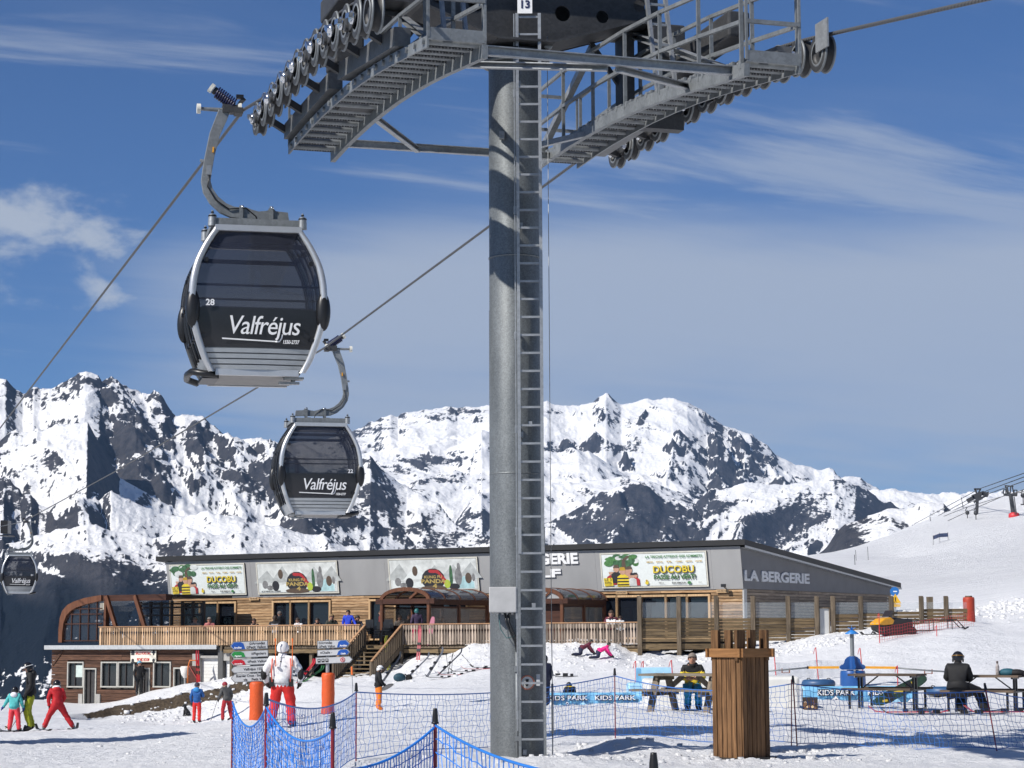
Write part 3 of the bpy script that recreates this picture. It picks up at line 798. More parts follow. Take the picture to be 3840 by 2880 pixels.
# ------------------------------------------------------------------ metals and other shared materials
def galv(name, col, rough=0.45, metal=0.75, spangle=0.22, sc=28.0):
    """hot-dip galvanised steel: spangle, dull streaks"""
    if name in MATS: return MATS[name]
    m, N, L, b = new_mat(name)
    b.inputs['Metallic'].default_value = metal
    tc = N.new('ShaderNodeTexCoord')
    vo = N.new('ShaderNodeTexVoronoi'); vo.inputs['Scale'].default_value = sc
    L.new(tc.outputs['Object'], vo.inputs['Vector'])
    nz = N.new('ShaderNodeTexNoise'); nz.inputs['Scale'].default_value = 2.2; nz.inputs['Detail'].default_value = 6; nz.inputs['Roughness'].default_value = 0.65
    mp = N.new('ShaderNodeMapping'); mp.inputs['Scale'].default_value = (1.6, 1.6, 0.45)
    L.new(tc.outputs['Object'], mp.inputs[0]); L.new(mp.outputs[0], nz.inputs['Vector'])
    sep = N.new('ShaderNodeSeparateColor'); L.new(vo.outputs['Color'], sep.inputs[0])
    a = N.new('ShaderNodeMath'); a.operation = 'MULTIPLY_ADD'; a.inputs[1].default_value = spangle; a.inputs[2].default_value = 1 - spangle * 0.5
    L.new(sep.outputs[0], a.inputs[0])
    c = N.new('ShaderNodeMapRange'); c.inputs['From Min'].default_value = 0.3; c.inputs['From Max'].default_value = 0.7; c.inputs['To Min'].default_value = 0.80; c.inputs['To Max'].default_value = 1.15
    L.new(nz.outputs['Fac'], c.inputs['Value'])
    k = N.new('ShaderNodeMath'); k.operation = 'MULTIPLY'; L.new(a.outputs[0], k.inputs[0]); L.new(c.outputs[0], k.inputs[1])
    v = N.new('ShaderNodeVectorMath'); v.operation = 'SCALE'; v.inputs[0].default_value = col; L.new(k.outputs[0], v.inputs['Scale'])
    L.new(v.outputs[0], b.inputs['Base Color'])
    r = N.new('ShaderNodeMapRange'); r.inputs['To Min'].default_value = rough - 0.1; r.inputs['To Max'].default_value = rough + 0.18
    L.new(nz.outputs['Fac'], r.inputs['Value']); L.new(r.outputs[0], b.inputs['Roughness'])
    MATS[name] = m
    return m
M_STEEL = galv('galvanised_steel', (0.215, 0.23, 0.238), 0.5, 0.35)
M_STEEL_L = galv('galvanised_steel_bright', (0.34, 0.355, 0.365), 0.42, 0.55)
M_COLUMN = galv('galvanised_column', (0.165, 0.178, 0.182), 0.46, 0.45, 0.35, 60.0)
M_STEEL_M = galv('grey_beam_steel', (.15, .155, .16), .5, .35)
M_STEEL_D = galv('weathered_dark_steel', (0.055, 0.056, 0.058), 0.55, 0.3, 0.3)
M_TREAD = None
def tread_mat():
    m, N, L, b = new_mat('perforated_tread')
    b.inputs['Metallic'].default_value = 0.4; b.inputs['Roughness'].default_value = 0.5
    tc = N.new('ShaderNodeTexCoord')
    mp = N.new('ShaderNodeMapping'); mp.inputs['Scale'].default_value = (26, 26, 26); L.new(tc.outputs['Object'], mp.inputs[0])
    vo = N.new('ShaderNodeTexVoronoi'); vo.inputs['Scale'].default_value = 1.0; vo.inputs['Randomness'].default_value = 0.15
    L.new(mp.outputs[0], vo.inputs['Vector'])
    cr = N.new('ShaderNodeValToRGB')
    cr.color_ramp.elements[0].position = 0.22; cr.color_ramp.elements[0].color = (0.42, 0.43, 0.44, 1)
    cr.color_ramp.elements[1].position = 0.42; cr.color_ramp.elements[1].color = (0.10, 0.105, 0.11, 1)
    L.new(vo.outputs['Distance'], cr.inputs[0]); L.new(cr.outputs[0], b.inputs['Base Color'])
    bp = N.new('ShaderNodeBump'); bp.inputs['Strength'].default_value = 1.0; bp.inputs['Distance'].default_value = 0.02; bp.invert = True
    L.new(vo.outputs['Distance'], bp.inputs['Height']); L.new(bp.outputs[0], b.inputs['Normal'])
    return m
M_TREAD = tread_mat()
M_RUBBER = mat('black_rubber', (0.018, 0.018, 0.019), 0.55, noise=0.3)
M_BLACK = mat('black_plastic', (0.012, 0.012, 0.013), 0.38, noise=0.15)
M_WHITE_P = mat('white_plastic', (0.72, 0.70, 0.62), 0.45)
M_SPRING = mat('dark_blue_spring', (0.012, 0.014, 0.06), 0.35)
M_SILVER = mat('silver_paint', (0.56, 0.57, 0.58), 0.32, 0.55, noise=0.05)
M_WHITE = mat('white_print', (0.80, 0.80, 0.80), 0.5, noise=0.04)
M_CHROME = mat('bright_zinc', (0.72, 0.74, 0.76), 0.16, 0.95, noise=0.1)
def rope_mat():
    m, N, L, b = new_mat('steel_rope')
    b.inputs['Roughness'].default_value = 0.55; b.inputs['Metallic'].default_value = 0.3
    tc = N.new('ShaderNodeTexCoord')
    uv = N.new('ShaderNodeAttribute'); uv.attribute_name = 'lay'
    w = N.new('ShaderNodeMath'); w.operation = 'FRACT'; L.new(uv.outputs['Fac'], w.inputs[0])
    cr = N.new('ShaderNodeValToRGB'); cr.color_ramp.elements[0].color = (0.012, 0.012, 0.013, 1); cr.color_ramp.elements[1].color = (0.12, 0.122, 0.126, 1)
    cr.color_ramp.elements[1].position = 0.5
    L.new(w.outputs[0], cr.inputs[0]); L.new(cr.outputs[0], b.inputs['Base Color'])
    return m
M_ROPE = rope_mat()

def plate(outline, holes, t, m_name='plate'):
    """plate with round holes, outline in x-z, thickness t along y (centred)"""
    cu = bpy.data.curves.new('plate', 'CURVE'); cu.dimensions = '2D'; cu.fill_mode = 'BOTH'; cu.extrude = t / 2
    def sp(pts):
        s = cu.splines.new('POLY'); s.points.add(len(pts) - 1)
        for p, q in zip(s.points, pts): p.co = (q[0], q[1], 0, 1)
        s.use_cyclic_u = True
    sp(outline)
    for hx, hy, hr in holes:
        sp([(hx + hr * math.cos(a * math.pi / 10), hy + hr * math.sin(a * math.pi / 10)) for a in range(20)])
    o = bpy.data.objects.new('plate', cu); COL.objects.link(o)
    me = bpy.data.meshes.new_from_object(o.evaluated_get(bpy.context.evaluated_depsgraph_get()))
    bpy.data.objects.remove(o); bpy.data.curves.remove(cu)
    me.transform(Matrix.Rotation(R(90), 4, 'X'))
    return me

# ------------------------------------------------------------------ the lift tower
TX, TY = 0.05, 28.6
UV = Vector((-0.2925, 0.9563, 0)); VV = Vector((0.9563, 0.2925, 0))
TROT = math.atan2(VV.y, VV.x)
def sagged(u, us):              # level beyond us, bending down over the wheels to 17.6 % by u = -3.8
    if u >= us: return 9.37
    if u >= -3.8: return 9.37 - 0.088 / (us + 3.8) * (us - u) ** 2
    return 9.37 - 0.088 * (us + 3.8) - 0.176 * (-3.8 - u)
def rope_z(u): return sagged(u, 0.5)
def tw(v, u, z):                # tower frame to world
    return Vector((TX, TY, 0)) + VV * v + UV * u + Vector((0, 0, z))
CAMI = CAMROT.transposed()
def proj(p):                    # to the 2212 px wide view
    q = CAMI @ (Vector(p) - Vector((0, 0, EYE)))
    return (1920 + FPX * q.x / -q.z) / 1.7360, (1440 - FPX * q.y / -q.z) / 1.7360
tower = thing('lift_tower', 'tall galvanised gondola lift tower with ladder, walkways and wheel trains', 'lift tower', (TX, TY, 0), TROT)
VL, VR = -2.99, 2.79
b = MB()
zs = [(-0.8, .362), (3.0, .360), (6.0, .357), (6.02, .352), (9.2, .350), (9.55, .35)]
b.lathe([(r, z) for z, r in zs], n=40)
b.lathe([(.40, 9.40), (.44, 9.40), (.44, 9.46), (.35, 9.46)], n=40)
b.build('column', M_COLUMN, tower)
b = MB()
for z in (3.78, 6.72):
    b.lathe([(.351, z - .012), (.361, z - .010), (.361, z + .010), (.351, z + .012)], n=40)
b.build('weld_seam', M_COLUMN, tower)

# ladder up the tower, facing the piste
LXW = TROT                     # ladder plane faces the camera: turned back by the tower's rotation
def tl(x, y, z):               # metres right / ahead of the tower axis, in the tower's own frame
    q = Matrix.Rotation(-TROT, 3, 'Z') @ Vector((x, y, 0))
    return (q.x, q.y, z)
lad = MB()
rot_l = Matrix.Rotation(-TROT, 3, 'Z')
for x in (0.042, 0.345):
    lad.box(tl(x, -0.49, 6.35), (0.042, 0.05, 7.3), rot_l)
ladder = lad.build('ladder', M_STEEL_L, tower)
lo = MB()
for x in (0.030, 0.357):
    lo.box(tl(x, -0.47, 1.45), (0.036, 0.05, 3.2), rot_l)
lo.build('ladder_lower_section', M_STEEL, tower)
rg = MB(); rg.box((0, 0, 0), (0.285, 0.03, 0.028))
rme = rg.data('rung', M_STEEL_L)
z = 0.05; first = None
while z < 10.0:
    o = link_mesh('rung', rme, ladder); o.location = tl(0.1935, -0.485, z); o.rotation_euler = (0, 0, -TROT)
    z += 0.2415
b = MB()
b.box(tl(0.0, -0.47, 5.2), (0.016, 0.03, 9.6), rot_l)
for z in (8.9, 7.3, 5.6, 4.35, 3.0, 1.9, .6):
    b.box(tl(0.0, -0.45, z), (0.035, 0.06, 0.10), rot_l)
    for x in (0.05, 0.34):
        b.bar(tl(x, -0.47, z + .02), tl(x, -0.22, z + .02), .02)
b.build('fall_arrest_rail', M_STEEL_L, tower)
b = MB()
b.box(tl(0.36, -0.37, 3.0), (0.012, 0.09, 6.2), rot_l)
b.build('cable_channel', M_STEEL, tower)
b = MB()
b.tube([tl(0.455, -0.25, 9.75), tl(0.455, -0.26, 1.8)], 0.005, 6)
b.tube([tl(0.455, -0.26, 1.8), tl(0.46, -0.26, 1.0)], 0.006, 6)
b.tube([tl(0.46, -0.26, 1.0), tl(0.46, -0.26, .35)], 0.016, 8)
b.tube([tl(0.46, -0.26, .35), tl(0.455, -0.25, -.1)], 0.008, 6)
b.cyl(tl(.47, -.30, 9.62), tl(.47, -.22, 9.62), .055, n=16)
b.build('signal_wire', M_STEEL_L, tower)
# junction box with cables on the tower's face
b = MB(); b.box(tl(-0.185, -0.42, 2.10), (0.36, 0.16, 0.335), rot_l)
jb = b.build('junction_box', mat('light_grey_enclosure', (0.43, 0.43, 0.425), 0.45, noise=0.1), tower, bevel=0.012)
b = MB()
for i in range(5): b.cyl(tl(-0.32 + i * .065, -0.42, 1.905), tl(-0.32 + i * .065, -0.42, 1.935), .016, n=10)
b.build('cable_gland', mat('grey_gland', (0.45, 0.45, 0.43), .5), jb)
for dx in (0.0, 0.035):
    b = MB(); b.tube([tl(-.155 + dx, -.42, 1.92), tl(-.14 + dx, -.43, 1.8), tl(-.03 + dx, -.46, 1.55), tl(.0 + dx * .4, -.44, 1.42)], .016, 8)
    b.build('cable', M_BLACK, tower)
b = MB(); b.tube([tl(-.24, -.42, 1.92), tl(-.22, -.42, 1.72), tl(-.14, -.43, 1.60), tl(-.04, -.46, 1.62)], .006, 6)
b.build('cable', mat('teal_wire', (0.05, 0.13, 0.13), .5), tower)
b = MB(); b.tube([tl(-.005, -.42, 1.42), tl(-.005, -.42, -.1)], .022, 10); b.box(tl(-.005, -.42, 1.2), (.07, .07, .08), rot_l); b.box(tl(-.005, -.42, .3), (.06, .06, .06), rot_l)
b.build('conduit', M_STEEL, tower)
b = MB(); b.box(tl(-.17, -.36, 8.35), (.075, .08, .11), rot_l); b.build('small_box', M_STEEL, tower, bevel=.005)
def sticker(r_, x, y, z, col, nm, inner=None):
    b = MB(); b.cyl(tl(x, y, z), tl(x, y - .004, z), r_, n=24)
    o = b.build(nm, mat(nm + '_print', col, .6), tower)
    if inner:
        b = MB(); b.cyl(tl(x, y - .004, z), tl(x, y - .007, z), r_ * .82, n=24); b.build('sticker_face', mat('sticker_face', (.66, .66, .62), .6, noise=.2), o)
        b = MB()
        for k in range(4):
            a = -0.5 + k * .33
            b.bar(tl(x, y - .009, z - .03), tl(x + .05 * math.sin(a), y - .009, z + .045), .018, .004)
        b.ball(tl(x, y - .008, z - .02), .03, 8, 5, (1, .15, 1)); b.build('hand_mark', M_BLACK, o)
sticker(.095, .13, -.365, 1.02, (.55, .18, .10), 'round_sticker', True)
b = MB(); b.box(tl(.275, -.36, 1.05), (.05, .012, .15), rot_l); b.build('oval_sticker', mat('pale_print', (.5, .53, .56), .6), tower, bevel=.005)
for x, z in ((.06, 9.05), (.08, 7.1), (.07, 4.28), (.19, 4.42), (.22, 2.02), (.09, .12)):
    b = MB(); b.box(tl(x, -.40, z), (.05, .06, .07), rot_l); b.build('bracket', M_STEEL_L, tower)

# number plate 13
b = MB(); b.box(tl(.15, -.53, 10.10), (.20, .012, .22), rot_l)
npl = b.build('number_plate', M_WHITE, tower)
o = add_text('lettering', '13', .15, mat('navy_print', (.01, .014, .07), .5), npl, tl(.15, -.539, 10.11), -TROT, bold=.004)

# cross arm: two dark plates with round holes joined by flanges
arm_pts = [(-2.15, 10.03), (-1.45, 10.0), (-.40, 9.62), (.40, 9.62), (1.5, 9.97), (2.02, 10.0), (2.02, 10.75), (1.2, 10.95), (-1.2, 10.95), (-2.15, 10.75)]
holes = [(-1.75, 10.32, .10), (-1.15, 10.22, .10), (-.62, 10.16, .11), (.62, 10.12, .11), (1.2, 10.12, .09), (1.75, 10.32, .09)]
me = plate(arm_pts, holes, .025); me.materials.append(M_STEEL_D)
arm = link_mesh('cross_arm', me, tower, (0, -.26, 0))
o = link_mesh('arm_web', me, arm, (0, .52, 0))
b = MB()
for (x0, z0), (x1, z1) in zip(arm_pts[:5], arm_pts[1:6]):
    b.bar((x0, -.0, z0), (x1, 0, z1), .70, .03)
for (x0, z0), (x1, z1) in zip(arm_pts[6:9], arm_pts[7:10]):
    b.bar((x0, -.0, z0), (x1, 0, z1), .70, .03)
b.build('arm_flange', M_STEEL_D, arm)
bt = MB()
for a in range(28):
    q = a * math.tau / 28; bt.cyl((.47 * math.cos(q), .47 * math.sin(q), 9.46), (.47 * math.cos(q), .47 * math.sin(q), 9.50), .018, n=6)
bt.lathe([(.36, 9.50), (.52, 9.50), (.52, 9.54), (.36, 9.54)], n=36)
bt.build('flange_bolts', M_STEEL_D, tower)
# hanging posts under the arm ends
for s, v0 in ((1, 1.62), (-1, -1.85)):
    b = MB(); b.box((v0, 0, 9.35), (.16, .34, 1.3)); b.box((v0, 0, 9.94), (.34, .42, .06)); b.bar((v0 - s * .5, .1, 9.9), (v0, .1, 9.2), .06, .06)
    b.build('arm_post', M_STEEL_D, tower)
    b = MB(); b.bar((v0, 0, 8.75), (s * 2.45, 0, 8.75), .22, .22); b.build('arm_outrigger', M_STEEL_D, tower)

# wheel trains
def sheave_mesh():
    b = MB()
    b.cur = 0
    b.cur = 2
    b.lathe([(.145, -.078), (.232, -.075), (.242, -.064)], axis=(1, 0, 0), n=28)
    b.lathe([(.242, .064), (.232, .075), (.145, .078)], axis=(1, 0, 0), n=28)
    b.cur = 0
    b.lathe([(.232, -.0755), (.243, -.064), (.243, -.050), (.215, -.045)], axis=(1, 0, 0), n=28)
    b.lathe([(.215, .045), (.243, .050), (.243, .064), (.232, .0755)], axis=(1, 0, 0), n=28)
    b.cur = 1
    b.lathe([(.225, -.047), (.205, -.016), (.205, .016), (.225, .047)], axis=(1, 0, 0), n=28)
    b.cur = 2
    b.lathe([(0, -.058), (.06, -.058), (.14, -.025), (.147, -.075)], axis=(1, 0, 0), n=28)
    b.lathe([(.147, .075), (.14, .025), (.06, .058), (0, .058)], axis=(1, 0, 0), n=28)
    b.cur = 0
    b.lathe([(.140, -.081), (.165, -.082), (.168, -.077)], axis=(1, 0, 0), n=28)
    b.lathe([(.168, .077), (.165, .082), (.140, .081)], axis=(1, 0, 0), n=28)
    return b.data('sheave', [M_STEEL, M_RUBBER, M_STEEL_D])
SH = sheave_mesh()
def cap_mesh():
    b = MB(); b.ball((0, 0, 0), .085, 12, 8, (.55, 1, 1)); b.bar((-.04, .06, .06), (-.04, -.10, -.04), .05, .06)
    return b.data('hub_cap', M_CHROME)
HC = cap_mesh()
def train(v, u0, u1, n, side):
    tr = MB()
    for ua, ub in ((u0 - .25, (u0 + u1) / 2 + .28), ((u0 + u1) / 2 - .28, u1 + .25)):
        hb = .25 if side > 0 else .45; pa = (v - side * .40, ua, rope_z(ua) - hb); pb = (v - side * .40, ub, rope_z(ub) - hb)
        tr.bar(pa, pb, .19, .22)
    train_o = tr.build('wheel_train', M_STEEL_M, tower)
    us = [u0 + (u1 - u0) * i / (n - 1) for i in range(n)]
    for i, u in enumerate(us):
        o = link_mesh('sheave', SH, train_o, (v, u, rope_z(u) - .225))
    for i in range(0, n - 1, 2):
        ua, ub = us[i], us[i + 1]
        um = (ua + ub) / 2; sl = math.atan2(rope_z(ub) - rope_z(ua), ub - ua)
        za, zb = rope_z(ua) - .225, rope_z(ub) - .225; zm = (za + zb) / 2
        b = MB()
        for dx in (-.095, .095):
            me_pts = [(ua - .09 * (1 if ua < ub else -1), za + .07), (ua - .06, za - .08), (um - .1, zm - .17), (um + .1, zm - .17), (ub + .06, zb - .08), (ub + .05, zb + .07), (um, zm + .05)]
            mt = Matrix(((0, 1, 0), (1, 0, 0), (0, 0, 1)))
            vs = [Vector((v + dx - .01, p[0], p[1])) for p in me_pts] + [Vector((v + dx + .01, p[0], p[1])) for p in me_pts]
            k = len(me_pts)
            b.mesh(vs, [tuple(range(k)), tuple(range(2 * k - 1, k - 1, -1))] + [(q, q + k, (q + 1) % k + k, (q + 1) % k) for q in range(k)])
        b.cyl((v - .14, um, zm - .09), (v + .14, um, zm - .09), .045, n=12)
        b.bar((v - side * .12, um, zm - .10), (v - side * .34, um, rope_z(um) - hb), .09, .09)
        b.build('rocker_beam', M_STEEL_D, train_o)
        for u, zz in ((ua, za), (ub, zb)):
            o = link_mesh('hub_cap', HC, train_o, (v - .115, u, zz)); o.rotation_euler = (R(random.uniform(-25, 25)), 0, 0)
    return train_o
trL = train(VL, 2.9, -4.3, 13, -1)
trR = train(VR, 3.55, -3.9, 13, 1)
for v, u, z, s in ((VL + .45, -3.5, 9.7, (.55, 1.5, .55)), (VL + .3, -1.6, 9.75, (.3, 2.0, .3)), (2.2, -1.5, 9.42, (.30, 2.4, .34)), (2.05, -.3, 9.75, (.5, .6, .5)), (-2.35, .1, 9.5, (.4, .6, .6))):
    b = MB(); b.box((v, u, z), s); b.build('train_housing', M_STEEL_D, tower, bevel=.03)
b = MB(); b.box((VR - .10, -4.1, rope_z(-4.1) - .02), (.02, .34, .36)); b.build('rope_guard', M_STEEL_L, tower)
b = MB(); b.box((VL + .22, -3.1, 9.55), (.03, .6, .55)); b.box((VL + .22, -4.0, 9.35), (.03, .5, .5)); b.box((VL - .05, -3.5, 9.75), (.4, .9, .03)); b.build('rope_guard', M_STEEL, tower)

# walkways with stepped perforated treads
def walk_z(u): return sagged(u, 3.0) - (0.45 + 0.30 * (u + 5.2) / 7.9)
trd = MB(); trd.box((0, 0, 0), (.60, .25, .035)); trd.box((0, -.115, -.02), (.60, .012, .06)); trd.box((0, .115, -.02), (.60, .012, .06))
TRD = trd.data('tread', M_TREAD)
tb = MB(); tb.cyl((-.37, 0, 0), (.37, 0, 0), .038, n=10); tb.box((-.29, .0, .03), (.03, .05, .07)); tb.box((.29, 0, .03), (.03, .05, .07)); TUB = tb.data('tread_tube', M_STEEL)
def walkway(vi, vo, u0, u1, n, rails):
    s = 1 if vo > vi else -1
    c = (vi + vo) / 2
    b = MB()
    K = 10
    for k in range(K):
        ua, ub = u0 + (u1 - u0) * k / K, u0 + (u1 - u0) * (k + 1) / K
        b.bar((vi, ua, walk_z(ua) - .02), (vi, ub, walk_z(ub) - .02), .07, .15)
        b.bar((vo, ua, walk_z(ua) + .05), (vo, ub, walk_z(ub) + .05), .025, .13)
    w = b.build('walkway', M_STEEL, tower)
    for k in range(n):
        u = u0 + (u1 - u0) * (k + .3) / n
        o = link_mesh('tread', TRD, w, (c, u, walk_z(u) + .10))
        o = link_mesh('tread_tube', TUB, w, (c, u - .14, walk_z(u) + .045))
    for vv in rails:
        us = [u0 - .1 + (u1 - u0 + .2) * k / 6 for k in range(7)]
        for u in us:
            b = MB(); b.bar((vv, u, walk_z(u)), (vv, u, walk_z(u) + 1.08), .045, .03); b.build('rail_post', M_STEEL, w)
        b = MB()
        for dz in (.55, 1.06):
            for ua, ub in zip(us[:-1], us[1:]): b.bar((vv, ua, walk_z(ua) + dz), (vv, ub, walk_z(ub) + dz), .045, .045)
        b.build('handrail', M_STEEL, w)
    for u in (u0, u1):
        b = MB()
        for dz in (.55, 1.06): b.bar((vi, u, walk_z(u) + dz), (vo, u, walk_z(u) + dz), .045)
        b.bar((vi, u, walk_z(u) + .14), (vo, u, walk_z(u) + .14), .02, .14)
        for q in (vi, vo): b.bar((q, u, walk_z(u) + .1), (q, u, walk_z(u) + 1.08), .03)
        b.build('end_rail', M_STEEL, w)
    return w
wL = walkway(-1.95, -2.60, 2.70, -5.25, 21, (-1.93,))
wR = walkway(1.10, 1.76, 2.50, -5.45, 21, (1.08, 1.78))
# horizontal bracing between the walkways
def brace(nm, a, c, w=.075, h=.075):
    b = MB(); b.bar(a, c, w, h, chan=True); b.build(nm, M_STEEL_L, tower)
def wp(v, u, dz=0): return (v, u, walk_z(u) + dz)
brace('cross_brace', wp(-1.95, -5.15), wp(1.10, -5.05), .07, .11)
brace('cross_brace', wp(-1.95, 1.75, -.05), wp(1.10, 1.75, -.05), .07, .11)
brace('diagonal_brace', wp(-1.95, -4.1, -.03), wp(-.45, -5.08, -.08))
brace('diagonal_brace', wp(-.35, -5.08, -.08), wp(1.10, -3.6, -.02))
brace('diagonal_brace', wp(-1.95, 0.1, -.05), wp(-.95, 1.72, -.09))
brace('diagonal_brace', wp(1.10, 0.1, -.05), wp(.2, 1.72, -.09))
brace('arm_strut', (1.15, .1, 9.8), wp(1.05, 2.35, .05), .09, .09)
brace('arm_strut', (1.75, -.1, 9.95), wp(1.80, -4.0, .1), .09, .09)
brace('arm_strut', (-1.6, -.1, 9.95), wp(-1.93, -3.9, .1), .09, .09)
for v0, u0_, u1_ in ((1.30, -2.1, -1.5), (-2.05, -4.0, -3.2)):
    b = MB()
    for dv in (0, .26): b.bar((v0 + dv, u0_, walk_z(u0_) + .1), (v0 + dv, u1_, 10.9), .045, .06)
    sl = b.build('short_ladder', M_STEEL_L, tower)
    for k in range(8):
        f = (k + .5) / 8; p = Vector((v0, u0_, walk_z(u0_) + .1)).lerp(Vector((v0, u1_, 10.9)), f)
        b = MB(); b.bar(p, p + Vector((.26, 0, 0)), .03, .03); b.build('rung', M_STEEL_L, sl)

# ------------------------------------------------------------------ haul rope, both strands
def rope(name, pts, label, r=0.025, n=10):
    P = [Vector(p) for p in pts]
    b = MB(); b.tube(P, r, n)
    me = b.data(name, M_ROPE)
    lay = me.attributes.new('lay', 'FLOAT', 'POINT')
    s, vals = 0.0, []
    for i, p in enumerate(P):
        if i: s += (p - P[i - 1]).length
        vals += [s / 0.075 + j * 2.0 / n for j in range(n)]
    lay.data.foreach_set('value', vals)
    o = link_mesh(name, me); tag(o, label, 'cable', 'strands of the gondola haul rope')
    return o
def dens(pts, step=0.5, lim=70):
    out = []
    for a, c in zip(pts[:-1], pts[1:]):
        a, c = Vector(a), Vector(c); k = max(1, int((c - a).length / (step if a.y < lim else 12)))
        out += [a.lerp(c, i / k) for i in range(k)]
    return out + [Vector(pts[-1])]
G1 = atD(525, 238, 31.3)
far1 = atD(0, 925, 78.8); dir1 = (far1 - G1)
arcL = [tw(VL, -36 + .4 * k, rope_z(-36 + .4 * k)) for k in range(97)]
G2 = atD(700, 752, 53.8); G3 = atD(50, 1127, 122.0)
arcR = [tw(VR, -36 + .4 * k, rope_z(-36 + .4 * k)) for k in range(99)]
rope('haul_rope', dens([p for p in arcL] + [G1, far1, G1 + dir1 * 2.6]), 'steel rope strand carrying the large numbered cabin away to the valley side')
F3 = atD(-60, 1150, 190)
rope('haul_rope', dens([p for p in arcR] + [atD(1245, 350, 35.0), G2, G2.lerp(G3, .5) + Vector((0, 0, -.12)), G3, F3]), 'steel rope strand passing behind the tower column, two smaller cabins on it')

# ------------------------------------------------------------------ gondola cabins
M_GLASS_C = glass('tinted_cabin_glass', (0.030, 0.034, 0.050), 0.70, 0.04, 0.55)
M_GLASS_S = glass('tinted_side_glass', (0.025, 0.04, 0.075), 0.82, 0.05, 0.5)
M_PANEL_C = mat('dark_cabin_panel', (0.020, 0.021, 0.025), 0.22, noise=0.08)
M_RIB = mat('ribbed_silver_panel', (0.42, 0.44, 0.45), 0.4, 0.5, noise=0.08)
M_GROOVE = mat('panel_groove', (0.10, 0.105, 0.11), 0.5, 0.3)
M_FLOOR = mat('cabin_floor', (0.22, 0.21, 0.20), 0.6)
M_DARKIN = mat('cabin_interior', (0.03, 0.03, 0.033), 0.7)
M_ORANGE_S = mat('orange_tag', (0.72, 0.33, 0.02), 0.5)
PROF = [(0, .68), (.08, .73), (.15, .77), (.27, .818), (.39, .86), (.5, .898), (.63, .935), (.72, .957), (.81, .974), (.95, .984), (1.09, .987), (1.22, .980), (1.36, .964), (1.5, .935), (1.62, .898), (1.72, .855), (1.82, .806), (1.92, .752), (2.0, .70), (2.1, .63), (2.15, .60)]
def halfw(z):
    return float(np.interp(z, [p[0] for p in PROF], [p[1] for p in PROF]))
def half_d(z):
    return 0.70 + 0.15 * math.sin(math.pi * min(1, max(0, (z + .15) / 2.5))) 
